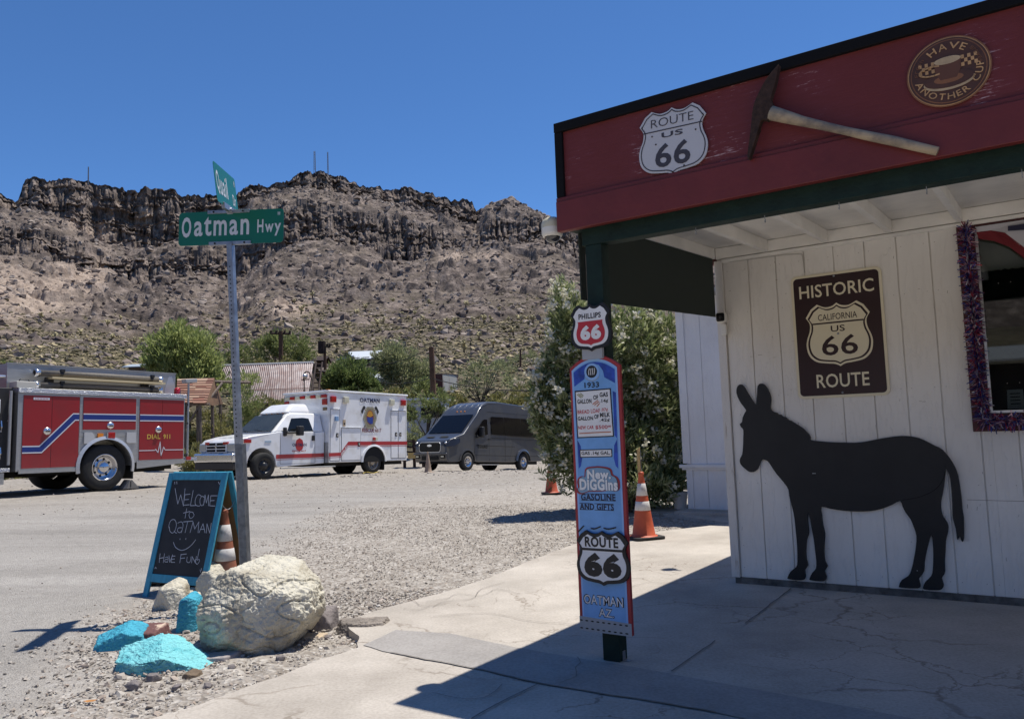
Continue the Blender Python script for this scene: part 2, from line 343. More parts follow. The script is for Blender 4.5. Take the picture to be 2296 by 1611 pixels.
def hill_mat():
    m, nt, N, L, B = _new('mountain rock and scree'); B.inputs['Roughness'].default_value = .95; B.inputs['Specular IOR Level'].default_value = .1
    tc = N.new('ShaderNodeTexCoord')
    def noise(sc, det=6, ro=.65):
        n = N.new('ShaderNodeTexNoise'); n.inputs['Scale'].default_value = sc; n.inputs['Detail'].default_value = det; n.inputs['Roughness'].default_value = ro; L.new(tc.outputs['Object'], n.inputs[0]); return n.outputs[0]
    def ramp(src, stops):
        r = N.new('ShaderNodeValToRGB'); e = r.color_ramp.elements
        e[0].position, e[0].color = stops[0][0], (*stops[0][1], 1); e[1].position, e[1].color = stops[-1][0], (*stops[-1][1], 1)
        for p, c in stops[1:-1]: q = e.new(p); q.color = (*c, 1)
        L.new(src, r.inputs[0]); return r.outputs[0]
    def mix(f, a, b):
        x = N.new('ShaderNodeMix'); x.data_type = 'RGBA'; L.new(f, x.inputs[0]); L.new(a, x.inputs[6]); L.new(b, x.inputs[7]); return x.outputs[2]
    def attr(n):
        a = N.new('ShaderNodeAttribute'); a.attribute_name = n; return a.outputs['Fac']
    scree = mix(noise(.035, 4), ramp(noise(.42, 8, .75), [(.36, (.055, .050, .038)), (.5, (.150, .133, .098)), (.66, (.30, .265, .20))]), ramp(noise(.6, 8, .75), [(.36, (.065, .062, .038)), (.52, (.185, .163, .105)), (.66, (.37, .315, .205))]))
    rock = ramp(noise(.16, 8, .7), [(.32, (.050, .041, .039)), (.5, (.155, .125, .108)), (.68, (.38, .31, .265))])
    pale = ramp(noise(.25, 6, .7), [(.3, (.20, .15, .12)), (.55, (.44, .35, .28)), (.8, (.56, .47, .39))])
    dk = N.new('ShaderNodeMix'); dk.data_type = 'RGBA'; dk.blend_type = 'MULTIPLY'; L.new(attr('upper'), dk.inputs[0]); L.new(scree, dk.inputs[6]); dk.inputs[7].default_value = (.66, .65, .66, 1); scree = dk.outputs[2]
    lg = N.new('ShaderNodeMix'); lg.data_type = 'RGBA'; lg.blend_type = 'MULTIPLY'; lg.inputs[0].default_value = 1; L.new(scree, lg.inputs[6]); L.new(ramp(noise(.011, 5, .6), [(.36, (.66, .66, .68)), (.5, (.95, .93, .90)), (.64, (1.22, 1.16, 1.04))]), lg.inputs[7]); scree = lg.outputs[2]
    c = mix(attr('rock'), scree, rock); c = mix(attr('pale'), c, pale)
    v = N.new('ShaderNodeTexVoronoi'); v.inputs['Scale'].default_value = .42; L.new(tc.outputs['Object'], v.inputs[0])
    sp = ramp(v.outputs['Distance'], [(.0, (1, 1, 1)), (.16, (1, 1, 1)), (.30, (0, 0, 0))])
    ns = N.new('ShaderNodeMath'); ns.operation = 'MULTIPLY'; L.new(sp, ns.inputs[0]); L.new(ramp(noise(.02, 3), [(.42, (0, 0, 0)), (.62, (.8, .8, .8))]), ns.inputs[1])
    inv = N.new('ShaderNodeMath'); inv.operation = 'SUBTRACT'; inv.inputs[0].default_value = 1; L.new(attr('rock'), inv.inputs[1])
    n2 = N.new('ShaderNodeMath'); n2.operation = 'MULTIPLY'; L.new(ns.outputs[0], n2.inputs[0]); L.new(inv.outputs[0], n2.inputs[1])
    c = mix(n2.outputs[0], c, ramp(noise(1.1, 2), [(.4, (.075, .072, .035)), (.6, (.20, .165, .085))]))
    L.new(c, B.inputs['Base Color'])
    b = N.new('ShaderNodeBump'); b.inputs['Strength'].default_value = .9; b.inputs['Distance'].default_value = 1.2; L.new(noise(.55, 8, .75), b.inputs['Height']); L.new(b.outputs[0], B.inputs['Normal'])
    return m
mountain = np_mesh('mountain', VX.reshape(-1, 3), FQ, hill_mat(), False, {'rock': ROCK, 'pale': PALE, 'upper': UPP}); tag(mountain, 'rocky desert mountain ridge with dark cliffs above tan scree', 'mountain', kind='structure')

# ---- lot and road sheet
GA = np.concatenate([np.linspace(-180, -40, 40, endpoint=False), np.linspace(-40, 40, 620, endpoint=False), np.linspace(40, 180, 40, endpoint=False)])*math.pi/180
GR = np.concatenate([[.05, .6], np.geomspace(1.2, 41, 430)])
GAA, GRR = np.meshgrid(GA, GR); GX = np.sin(GAA)*GRR; GY = np.cos(GAA)*GRR
# gravel lies to the right of this line (photo points on the ground)
_gl = np.array([on_z(x, y, -.05)[:2] for x, y in [(20,1660), (90,1580), (150,1520), (215,1435), (300,1340), (430,1295), (560,1255), (640,1205), (700,1172), (800,1140), (1000,1112), (1180,1085), (1290,1070)]])
def gravel_mask(x, y):
    P = np.stack([np.asarray(x, float), np.asarray(y, float)], -1); best = np.full(P.shape[:-1], 1e9); sg = np.zeros(P.shape[:-1])
    for a, b in zip(_gl[:-1], _gl[1:]):
        d = b-a; t = np.clip(((P-a)@d)/(d@d), 0, 1); q = P-(a+t[..., None]*d); dist = np.hypot(q[..., 0], q[..., 1])
        cr = d[0]*q[..., 1]-d[1]*q[..., 0]; m = dist < best; best = np.where(m, dist, best); sg = np.where(m, np.sign(-cr), sg)
    w = .18+.06*P[..., 1]
    n = perlin(P[..., 0]*1.3, P[..., 1]*1.3, 0)*.9+perlin(P[..., 0]*6, P[..., 1]*6, 2)*.35
    return smooth(-1, 1, (sg*best)/w+n)
def ground_z(x, y):
    r = np.hypot(x, y); az = np.arctan2(x, y); z = lot_z(np.clip(x, -16, 9), np.clip(y, -8, 36))
    far = np.interp(r, [36, 41], [0, 1]); lz = z*.25+.3
    return z*(1-far)+lz*far
GM = gravel_mask(GX, GY)
GZ = ground_z(GX, GY)+.010*fbm(GX*1.1, GY*1.1, 0*GX, 3)+.012*GM*fbm(GX*7, GY*7, 0*GX, 3)*smooth(30, 6, GRR)+.03*smooth(12, 25, GRR)*fbm(GX*.8, GY*.8, 0*GX+4, 3)
GZ -= np.where((GRR < 3.2), .03, 0)
nr, nc = GX.shape; ii = np.arange(nr-1)[:, None]*nc; jj = np.arange(nc)[None]; jn = (jj+1) % nc
GF = np.stack([ii+jj, ii+jn, ii+nc+jn, ii+nc+jj], -1).reshape(-1, 4)
def ground_mat():
    m, nt, N, L, B = _new('gravel lot and worn road'); B.inputs['Roughness'].default_value = .95; B.inputs['Specular IOR Level'].default_value = .15
    tc = N.new('ShaderNodeTexCoord')
    def noise(sc, det=6, ro=.65, st=None):
        n = N.new('ShaderNodeTexNoise'); n.inputs['Scale'].default_value = sc; n.inputs['Detail'].default_value = det; n.inputs['Roughness'].default_value = ro
        s = tc.outputs['Object']
        if st: mp = N.new('ShaderNodeMapping'); mp.inputs['Scale'].default_value = st; mp.inputs['Rotation'].default_value = (0, 0, .6); L.new(s, mp.inputs[0]); s = mp.outputs[0]
        L.new(s, n.inputs[0]); return n.outputs[0]
    def ramp(src, stops):
        r = N.new('ShaderNodeValToRGB'); e = r.color_ramp.elements
        e[0].position, e[0].color = stops[0][0], (*stops[0][1], 1); e[1].position, e[1].color = stops[-1][0], (*stops[-1][1], 1)
        for p, c in stops[1:-1]: q = e.new(p); q.color = (*c, 1)
        L.new(src, r.inputs[0]); return r.outputs[0]
    def mix(f, a, b, mode='MIX'):
        x = N.new('ShaderNodeMix'); x.data_type = 'RGBA'; x.blend_type = mode
        if isinstance(f, float): x.inputs[0].default_value = f
        else: L.new(f, x.inputs[0])
        L.new(a, x.inputs[6]); L.new(b, x.inputs[7]); return x.outputs[2]
    def attr(n):
        a = N.new('ShaderNodeAttribute'); a.attribute_name = n; return a.outputs['Fac']
    vor = N.new('ShaderNodeTexVoronoi'); vor.inputs['Scale'].default_value = 42; L.new(tc.outputs['Object'], vor.inputs[0])
    v2 = N.new('ShaderNodeTexVoronoi'); v2.inputs['Scale'].default_value = 15; L.new(tc.outputs['Object'], v2.inputs[0])
    v3 = N.new('ShaderNodeTexVoronoi'); v3.inputs['Scale'].default_value = 110; L.new(tc.outputs['Object'], v3.inputs[0])
    sep = N.new('ShaderNodeSeparateColor'); L.new(vor.outputs['Color'], sep.inputs[0]); sep2 = N.new('ShaderNodeSeparateColor'); L.new(v2.outputs['Color'], sep2.inputs[0])
    sep3 = N.new('ShaderNodeSeparateColor'); L.new(v3.outputs['Color'], sep3.inputs[0])
    stone = ramp(sep.outputs[0], [(0, (.17, .145, .12)), (.3, (.26, .23, .20)), (.6, (.33, .30, .265)), (.85, (.42, .39, .35)), (1, (.55, .52, .48))])
    stone2 = ramp(sep2.outputs[0], [(0, (.20, .175, .15)), (.5, (.32, .29, .255)), (1, (.46, .43, .39))])
    gravel = mix(.4, stone, stone2)
    asph = mix(noise(.35, 5), ramp(sep3.outputs[0], [(0, (.22, .21, .197)), (.5, (.35, .335, .315)), (1, (.47, .455, .43))]), ramp(noise(9, 7, .75), [(.3, (.27, .258, .245)), (.7, (.40, .385, .36))]))
    tracks = ramp(noise(.5, 4, .6, (.35, 2.2, 1)), [(.35, (.76, .74, .72)), (.65, (1.12, 1.1, 1.08))])
    asph = mix(.8, asph, tracks, 'MULTIPLY')
    dirt = mix(noise(2, 6), ramp(noise(5, 7, .75), [(.3, (.25, .22, .185)), (.7, (.42, .385, .34))]), stone2)
    c = mix(attr('gravel'), asph, gravel); c = mix(attr('dirt'), c, dirt); L.new(c, B.inputs['Base Color'])
    h = mix(attr('gravel'), v3.outputs['Distance'], vor.outputs['Distance'])
    b = N.new('ShaderNodeBump'); b.inputs['Strength'].default_value = .8; b.inputs['Distance'].default_value = .012; L.new(h, b.inputs['Height']); L.new(b.outputs[0], B.inputs['Normal'])
    return m
DIRT = smooth(13, 22, GRR+1.5*perlin(GX*.3, GY*.3, 0)*2)
ground = np_mesh('ground', np.stack([GX, GY, GZ], -1).reshape(-1, 3), GF, ground_mat(), True, {'gravel': GM, 'dirt': DIRT}); tag(ground, 'gravel lot merging into a worn grey road', 'ground', kind='structure')

# ---- porch slab
def concrete(name, c0, c1, crack=True, warm=1.):
    m, nt, N, L, B = _new(name); B.inputs['Roughness'].default_value = .85; B.inputs['Specular IOR Level'].default_value = .25
    tc = N.new('ShaderNodeTexCoord')
    def noise(sc, det=6, ro=.65):
        n = N.new('ShaderNodeTexNoise'); n.inputs['Scale'].default_value = sc; n.inputs['Detail'].default_value = det; n.inputs['Roughness'].default_value = ro; L.new(tc.outputs['Object'], n.inputs[0]); return n
    def ramp(src, stops):
        r = N.new('ShaderNodeValToRGB'); e = r.color_ramp.elements
        e[0].position, e[0].color = stops[0][0], (*stops[0][1], 1); e[1].position, e[1].color = stops[-1][0], (*stops[-1][1], 1)
        for p, c in stops[1:-1]: q = e.new(p); q.color = (*c, 1)
        L.new(src, r.inputs[0]); return r.outputs[0]
    def mul(a, b, f=1.):
        x = N.new('ShaderNodeMix'); x.data_type = 'RGBA'; x.blend_type = 'MULTIPLY'; x.inputs[0].default_value = f; L.new(a, x.inputs[6]); L.new(b, x.inputs[7]); return x.outputs[2]
    c = ramp(noise(1.3, 8, .7).outputs[0], [(.3, c0), (.7, c1)])
    c = mul(c, ramp(noise(60, 3).outputs[0], [(.35, (.86, .85, .84)), (.6, (1.04, 1.04, 1.04))]))
    c = mul(c, ramp(noise(.55, 5).outputs[0], [(.36, (.76, .75, .74)), (.56, (1, 1, 1))]))
    hsrc = noise(25, 6).outputs[0]
    if crack:
        w = noise(2.2, 5); ad = N.new('ShaderNodeVectorMath'); ad.operation = 'MULTIPLY_ADD'; L.new(w.outputs['Color'], ad.inputs[0]); ad.inputs[1].default_value = (.55, .55, 0); L.new(tc.outputs['Object'], ad.inputs[2])
        for sc, wd, lo in ((.9, .0045, .50), (2.1, .0065, .55)):
            v = N.new('ShaderNodeTexVoronoi'); v.feature = 'DISTANCE_TO_EDGE'; v.inputs['Scale'].default_value = sc; L.new(ad.outputs[0], v.inputs[0])
            l = ramp(v.outputs['Distance'], [(0, (.48, .44, .40)), (wd, (.6, .56, .52)), (wd*2.2, (1, 1, 1))])
            k = N.new('ShaderNodeMix'); k.data_type = 'RGBA'; L.new(ramp(noise(.8, 2).outputs[0], [(lo-.05, (0, 0, 0)), (lo+.05, (.8, .8, .8))]), k.inputs[0]); k.inputs[6].default_value = (1, 1, 1, 1); L.new(l, k.inputs[7])
            c = mul(c, k.outputs[2])
    L.new(c, B.inputs['Base Color'])
    b = N.new('ShaderNodeBump'); b.inputs['Strength'].default_value = .25; b.inputs['Distance'].default_value = .01; L.new(hsrc, b.inputs['Height']); L.new(b.outputs[0], B.inputs['Normal'])
    return m
def jag(P, step=.05, amp=.012, seed=0):
    out = []
    for a, b in zip(P[:-1], P[1:]):
        n = max(1, int(np.linalg.norm(np.array(b)-a)/step))
        for k in range(n): out.append(np.array(a)+(np.array(b)-a)*k/n)
    out.append(np.array(P[-1])); out = np.array(out)
    n1 = perlin(out[:, 0]*7, out[:, 1]*7, seed)*amp*1.6+perlin(out[:, 0]*25, out[:, 1]*25, seed+3)*amp
    n2 = perlin(out[:, 0]*7+40, out[:, 1]*7, seed)*amp*1.6+perlin(out[:, 0]*25, out[:, 1]*25+30, seed+3)*amp
    out[:, 0] += n1; out[:, 1] += n2; return out
CONC = concrete('weathered pale concrete', (.40, .365, .32), (.545, .50, .445))
edge = [on_z(x, y)[:2] for x, y in [(1700,1160), (1640,1172), (1480,1190), (1290,1218), (1190,1255), (1100,1293), (1000,1325), (900,1352), (835,1370), (790,1386), (776,1402), (806,1424), (802,1450), (720,1478), (620,1515), (500,1560), (340,1611), (200,1650)]]
edge = [bld(-4.2, 7.5)[:2]] + edge[1:] + [V3(-3.6, 1.6)]
out = list(jag(edge, .05, .014))+[V3(-4.5, -3), V3(7, -3), bld(6, 8)[:2]]
mb = MB(); mb.prism([(p[0], p[1]) for p in out], 0, -.14, lambda x, y, z: (x, z, y)); slab = mb.build('porch_slab', CONC); tag(slab, 'cracked pale concrete porch slab', 'slab', kind='structure')
zs = zoom(1100, 1650, 1.9133)
te = [on_z(*zs(x, y))[:2] for x, y in [(130,815), (230,770), (330,722), (660,742), (1080,830), (1400,885), (1800,950), (2296,1042)]]; be = [on_z(*zs(x, y))[:2] for x, y in [(2296,1228), (1900,1163), (1500,1100), (1200,1048), (860,968), (560,913), (300,862), (130,815)]]
d = te[-1]-te[-2]; d = d/np.linalg.norm(d)
mb = MB(); mb.flat([(p[0], p[1], .004) for p in list(jag(te, .06, .006))+[te[-1]+d*4, be[0]+d*4]+list(jag(be, .06, .008, 5))[:-1]]); strip = mb.build('walkway_strip', concrete('smooth grey cement patch', (.31, .295, .28), (.385, .365, .345), False)); tag(strip, 'smooth grey cement strip along the porch edge', 'strip', kind='structure')
mb = MB(); gz = lambda x, y: (x, y, .0075)
J = jag(be[:-1], .05, .012, 5)
for a, b in zip(J[:-1], J[1:]):
    w = .005+.008*abs(perlin(a[0]*3, a[1]*3, 1)); stroke(mb, [a, b], w, gz)
for l in ([(1200,1060), (1020,1150), (850,1240), (770,1290)], [(2296,790), (2120,920), (2030,980)]): stroke(mb, jag([on_z(*zs(x, y))[:2] for x, y in l], .08, .006), .008, gz)
zj = zoom(2250, 1150, 1.8957); stroke(mb, jag([on_z(*zj(x, y))[:2] for x, y in [(560,1410), (420,1520), (280,1625)]], .08, .006), .009, gz)
for l in ([(1450,890), (1470,920), (1440,960), (1440,1010), (1370,1040), (1330,1050)], [(520,545), (640,530), (720,500), (860,510), (960,470), (1100,500)], [(560,640), (900,620), (1180,670), (1450,690)], [(1000,430), (860,470), (800,530), (640,545), (560,580)], [(380,590), (470,600), (540,575)], [(640,560), (500,575), (430,540), (290,520)], [(1770,460), (1900,430), (2080,440), (2296,420)], [(1620,790), (1750,770), (2000,775)], [(1000,1060), (900,1130), (760,1150), (560,1110)]):
    stroke(mb, jag([on_z(*zs(x, y))[:2] for x, y in spline(l, 4)], .07, .012), .0035, gz)
tag(mb.build('concrete_cracks', mat('dark crack line', (.16, .14, .12), .95)), 'dark cracks and joints in the porch concrete', 'cracks', kind='structure')  # cracks and joints drawn as thin dark ribbons

# ---- loose stones (nobody could count them)
_ico = bmesh.new(); bmesh.ops.create_icosphere(_ico, subdivisions=1, radius=1); ICO_V = np.array([v.co[:] for v in _ico.verts]); ICO_F = np.array([[v.index for v in f.verts] for f in _ico.faces]); _ico.free()
def rand_rot(n):
    q = RNG.normal(size=(n, 4)); q /= np.linalg.norm(q, axis=1)[:, None]; w, x, y, z = q.T
    return np.stack([np.stack([1-2*(y*y+z*z), 2*(x*y-z*w), 2*(x*z+y*w)], -1), np.stack([2*(x*y+z*w), 1-2*(x*x+z*z), 2*(y*z-x*w)], -1), np.stack([2*(x*z-y*w), 2*(y*z+x*w), 1-2*(x*x+y*y)], -1)], 1)
def scatter(pos, size, flat=.65, jit=.28):
    n = len(pos); v = ICO_V[None]*(1+jit*RNG.normal(size=(n, 12, 1)))
    sc = np.stack([RNG.uniform(.7, 1.3, n), RNG.uniform(.7, 1.3, n), RNG.uniform(.7, 1.1, n)], -1); v = v*sc[:, None]
    v = np.einsum('nij,nkj->nki', rand_rot(n), v); v[..., 2] *= flat; v = v*size[:, None, None]+pos[:, None]
    return v.reshape(-1, 3), (ICO_F[None]+12*np.arange(n)[:, None, None]).reshape(-1, 3)
_slabpoly = np.array([p[:2] for p in out])
def inside(P, poly):
    c = np.zeros(len(P), bool); x, y = P[:, 0], P[:, 1]; j = len(poly)-1
    for i in range(len(poly)):
        xi, yi = poly[i]; xj, yj = poly[j]
        m = ((yi > y) != (yj > y)) & (x < (xj-xi)*(y-yi)/(yj-yi+1e-12)+xi); c ^= m; j = i
    return c
P = []; Z = []
for n, x0, x1, y0, y1, s0, s1, thr in ((16000, -3.4, -.6, 2.6, 6.6, .004, .013, .5), (900, -3.6, -.6, 2.6, 7, .012, .026, .4), (24000, -3.2, 2.2, 6.0, 13.5, .004, .011, .5), (700, -9, 1, 5, 15, .004, .010, -1), (900, -14, 2, 13, 30, .010, .022, -1), (420, -12, 2, 24, 33, .02, .06, -1)):
    q = np.stack([RNG.uniform(x0, x1, n), RNG.uniform(y0, y1, n)], -1); g = gravel_mask(q[:, 0], q[:, 1])
    q = q[(g > thr+.3*RNG.normal(size=n)) & ~inside(q, _slabpoly)]; P.append(q); Z.append(s0+(s1-s0)*RNG.uniform(0, 1, len(q))**2.2)
P = np.concatenate(P); Z = np.concatenate(Z)
pz = ground_z(P[:, 0], P[:, 1])+.004
v, f = scatter(np.c_[P, pz+Z*.1], Z)
STONE = mat('mixed gravel stones', (.3, .27, .24), .9, spec=.2, island=[(.20, .175, .155), (.29, .255, .22), (.37, .335, .295), (.43, .40, .36), (.33, .265, .215), (.55, .52, .48)])
g = np_mesh('loose_gravel', v, f, STONE, False); tag(g, 'loose gravel stones strewn over the lot', 'gravel', kind='stuff')
# ---- low desert scrub and boulders on the mountain
def slope_pos(n, rmin, rmax, power=1.):
    a = R(1)*RNG.uniform(-36, 7, n); r = rmin+(rmax-rmin)*RNG.uniform(0, 1, n)**power
    ia = np.searchsorted(AZ, a).clip(1, len(AZ)-1); rrow = RR[:, 0]; ir = np.searchsorted(rrow, r).clip(1, len(rrow)-1)
    return VX[ir, ia], ROCK[ir, ia], PALE[ir, ia]
def tuft_mesh(pos, size, name, island, flat=.7):
    v, f = scatter(pos, size, flat, .33); return np_mesh(name, v, f, mat(name+' colours', (.2, .2, .1), .95, spec=.1, island=island), False)
p, rk, pl = slope_pos(42000, 46, 430, .85); k = (rk < .45) & (pl < .4); p = p[k]; rr = np.hypot(p[:, 0], p[:, 1])
sz = (.10+.24*RNG.uniform(0, 1, len(p))**2.5)*(.75+rr/260); p[:, 2] += sz*.25
tag(tuft_mesh(p, sz, 'desert_scrub', [(.07, .068, .035), (.14, .125, .07), (.30, .25, .15), (.42, .35, .22), (.10, .09, .05)]), 'dry desert scrub dotted over the mountain slope', 'scrub', kind='stuff')
p, rk, pl = slope_pos(20000, 150, 575, .8); k = (rk < .6); p = p[k]; rr = np.hypot(p[:, 0], p[:, 1]); sz = (.22+.4*RNG.uniform(0, 1, len(p))**2)*(.6+rr/600)
tag(tuft_mesh(p, sz, 'distant_scrub', [(.05, .05, .028), (.09, .082, .045), (.13, .115, .06), (.24, .20, .12)], .6), 'dark scrub dotting the upper mountain slopes', 'scrub', kind='stuff')
p, rk, pl = slope_pos(14000, 60, 585, .7); rr = np.hypot(p[:, 0], p[:, 1]); sz = (.14+.8*RNG.uniform(0, 1, len(p))**4)*(.6+rr/300)
tag(tuft_mesh(p, sz, 'slope_boulders', [(.09, .072, .066), (.17, .135, .115), (.25, .205, .175), (.33, .28, .24)], .8), 'scattered boulders on the mountain slope', 'boulders', kind='stuff')
# ------------------------------------------------------------------ the shop
ZW = V3(0, 0, 1)
def shopM(s, b, z): return frame(bld(s, b, z), -UU, NN, ZW)
def wpt(px, py, b=2.244):
    p = on_plane(px, py, bld(0, b), NN)-POST; return (-float(p @ UU), float(p[2]))
z5 = zoom(2250, 600, 2.0134); z6 = zoom(2250, 1150, 1.8957); z8 = zoom(3000, 650, 2.0136); z4 = zoom(2400, 0, 2.3017); z3 = zoom(1700, 0, 2.1475); z71 = zoom(1700, 900, 2.684); z72 = zoom(1700, 1400, 2.0143); z73 = zoom(1700, 1200, 3.2214)
WHITE = mat('shop white paint', (.88, .845, .775), .75, var=.10, scale=3, bump=.15, bscale=30)
def siding_mat(name, c):
    m, nt, N, L, B = _new(name); B.inputs['Roughness'].default_value = .75; B.inputs['Base Color'].default_value = (*c, 1)
    tc = N.new('ShaderNodeTexCoord'); mp = N.new('ShaderNodeMapping'); mp.inputs['Scale'].default_value = (14, 14, 2.6); L.new(tc.outputs['Object'], mp.inputs[0])
    n = N.new('ShaderNodeTexNoise'); n.inputs['Scale'].default_value = 1.6; n.inputs['Detail'].default_value = 7; n.inputs['Roughness'].default_value = .6; n.inputs['Distortion'].default_value = .5; L.new(mp.outputs[0], n.inputs[0])
    n2 = N.new('ShaderNodeTexNoise'); n2.inputs['Scale'].default_value = 20; n2.inputs['Detail'].default_value = 4; L.new(tc.outputs['Object'], n2.inputs[0])
    r = N.new('ShaderNodeValToRGB'); r.color_ramp.elements[0].position = .50; r.color_ramp.elements[1].position = .56; L.new(n.outputs[0], r.inputs[0])
    ad = N.new('ShaderNodeMath'); ad.operation = 'MULTIPLY_ADD'; ad.inputs[1].default_value = .35; L.new(n2.outputs[0], ad.inputs[0]); L.new(r.outputs[0], ad.inputs[2])
    b = N.new('ShaderNodeBump'); b.inputs['Strength'].default_value = .32; b.inputs['Distance'].default_value = .012; L.new(ad.outputs[0], b.inputs['Height']); L.new(b.outputs[0], B.inputs['Normal'])
    n3 = N.new('ShaderNodeTexNoise'); n3.inputs['Scale'].default_value = 1.3; n3.inputs['Detail'].default_value = 6; L.new(tc.outputs['Object'], n3.inputs[0])
    q = N.new('ShaderNodeValToRGB'); q.color_ramp.elements[0].position = .3; q.color_ramp.elements[1].position = .7; q.color_ramp.elements[0].color = (c[0]*.86, c[1]*.84, c[2]*.82, 1); q.color_ramp.elements[1].color = (*c, 1); L.new(n3.outputs[0], q.inputs[0]); L.new(q.outputs[0], B.inputs['Base Color'])
    return m
SIDE = siding_mat('painted rough-sawn siding', (.90, .865, .80))
def red_mat():
    m, nt, N, L, B = _new('maroon paint with chips'); B.inputs['Roughness'].default_value = .6
    tc = N.new('ShaderNodeTexCoord'); mp = N.new('ShaderNodeMapping'); mp.inputs['Scale'].default_value = (7, 6, 62); L.new(tc.outputs['Object'], mp.inputs[0])
    n = N.new('ShaderNodeTexNoise'); n.inputs['Scale'].default_value = 2.0; n.inputs['Detail'].default_value = 6; n.inputs['Roughness'].default_value = .7; L.new(mp.outputs[0], n.inputs[0])
    k = N.new('ShaderNodeTexNoise'); k.inputs['Scale'].default_value = 2.2; k.inputs['Detail'].default_value = 3; L.new(tc.outputs['Object'], k.inputs[0])
    mu = N.new('ShaderNodeMath'); mu.operation = 'MULTIPLY'; L.new(n.outputs[0], mu.inputs[0]); L.new(k.outputs[0], mu.inputs[1])
    r = N.new('ShaderNodeValToRGB'); e = r.color_ramp.elements; e[0].position = .0; e[0].color = (.120, .016, .014, 1); e[1].position = .40; e[1].color = (.50, .36, .36, 1)
    for p, c in ((.22, (.145, .019, .017, 1)), (.345, (.155, .024, .028, 1)), (.368, (.36, .18, .18, 1))): q = e.new(p); q.color = c
    L.new(mu.outputs[0], r.inputs[0]); L.new(r.outputs[0], B.inputs['Base Color'])
    b = N.new('ShaderNodeBump'); b.inputs['Strength'].default_value = .2; b.inputs['Distance'].default_value = .01; L.new(n.outputs[0], b.inputs['Height']); L.new(b.outputs[0], B.inputs['Normal'])
    return m
RED = red_mat()
RED2 = mat('maroon trim paint', (.150, .020, .018), .5, var=.18, scale=2.5, bump=.12, bscale=25)
BLACK = mat('black trim paint', (.008, .008, .009), .75, bump=.1, spec=.15)
GREEN = mat('dark green paint', (.010, .026, .020), .6, var=.3, scale=9, bump=.15, spec=.25)
CANVAS = mat('dark grey green canvas', (.026, .036, .030), .9)
BROWNF = mat('dark red brown window paint', (.085, .022, .022), .6, var=.2)
ALU = mat('bare aluminium', (.6, .6, .6), .35, 1.)
GALV = mat('galvanised steel', (.36, .38, .41), .45, .85, var=.25, scale=14)
DARK = mat('plain near black', (.012, .012, .012), .9)  # plain near-black for punched holes, bolts and printed lines
CREAMS = mat('beige window shade', (.50, .44, .34), .9, var=.12, scale=5)
shop = thing('gift_shop', None, 'white clapboard gift shop with maroon parapet and open green-posted porch', 'shop', M=shopM(0, 0, 0))
def P_(mb, name, m, **k): return mb.build(name, m, shop, **k)
SW0, SW1, WZ0, WZ1 = 1.69, 3.6, 1.21, 2.42       # glass opening
mb = MB(); g = -.018
gs = [-.018]+[.178+.2075*k for k in range(28)]
for a, b in zip(gs[:-1], gs[1:]):
    x0, x1 = a+.0035, b-.0035
    for (p, q) in ([(x0, min(x1, SW0)), (max(x0, SW1), x1)] if x1 > SW0 and x0 < SW1 else [(x0, x1)]):
        if q-p > .002: mb.box(p, q, 2.244, 2.262, .047, 2.47)
    p, q = max(x0, SW0), min(x1, SW1)
    if q-p > .002: mb.box(p, q, 2.244, 2.262, .047, WZ0); mb.box(p, q, 2.244, 2.262, WZ1, 2.47)
for x0, x1, za, zb in ((-.07, SW0, .047, 2.6), (SW1, 5.7, .047, 2.6), (SW0, SW1, .047, WZ0), (SW0, SW1, WZ1, 2.6)): mb.box(x0, x1, 2.256, 2.30, za, zb)
P_(mb, 'front_wall', SIDE, bevel=.002, seg=1)
mb = MB(); mb.box(-.07, -.02, 2.301, 9, 0, 2.6); P_(mb, 'side_wall', SIDE)
mb = MB(); mb.box(-.085, -.022, 2.226, 2.2555, .045, 2.47); mb.box(-.0855, -.0705, 2.2557, 2.33, .045, 2.47); P_(mb, 'corner_trim', mat('flaking white trim', (.76, .72, .66), .75, col2=(.42, .34, .26), scale=5, thr=(.27, .42), stretch=(6, 6, .8), bump=.4, bscale=30), bevel=.003)
mb = MB(); mb.box(-.06, 5.7, 2.236, 2.256, -.02, .047); P_(mb, 'foundation', mat('stained footing concrete', (.20, .185, .165), .9, col2=(.07, .065, .058), scale=9, bump=.6, bscale=30))
mb = MB()
for i in range(150):
    x, z = RNG.uniform(0, 3.4), RNG.uniform(.06, 2.4)
    if 1.55 < x and z > 1.05: continue
    l = RNG.uniform(.006, .03); a = RNG.choice([0, 1.57, 1.4]); stroke(mb, [(x, z), (x+l*math.cos(a), z+l*math.sin(a))], RNG.uniform(.0012, .003), lambda p, q: (p, 2.2432, q))
stroke(mb, [(1.52, .655), (1.75, .652), (2.3, .650)], .003, lambda p, q: (p, 2.2432, q)); P_(mb, 'wall_scuffs', mat('scuff marks', (.34, .29, .23), .9))
mb = MB()
for a in gs[:-1]:
    for z in (.12, .75, 1.4, 2.05, 2.38):
        for d_ in (.03, .17): mb.add([(a+d_+.003*math.cos(t), 2.2430, z+.003*math.sin(t)) for t in np.linspace(0, 6.283, 6, endpoint=False)], [tuple(range(6))])
P_(mb, 'nail_heads', mat('painted nail heads', (.45, .40, .35), .7))
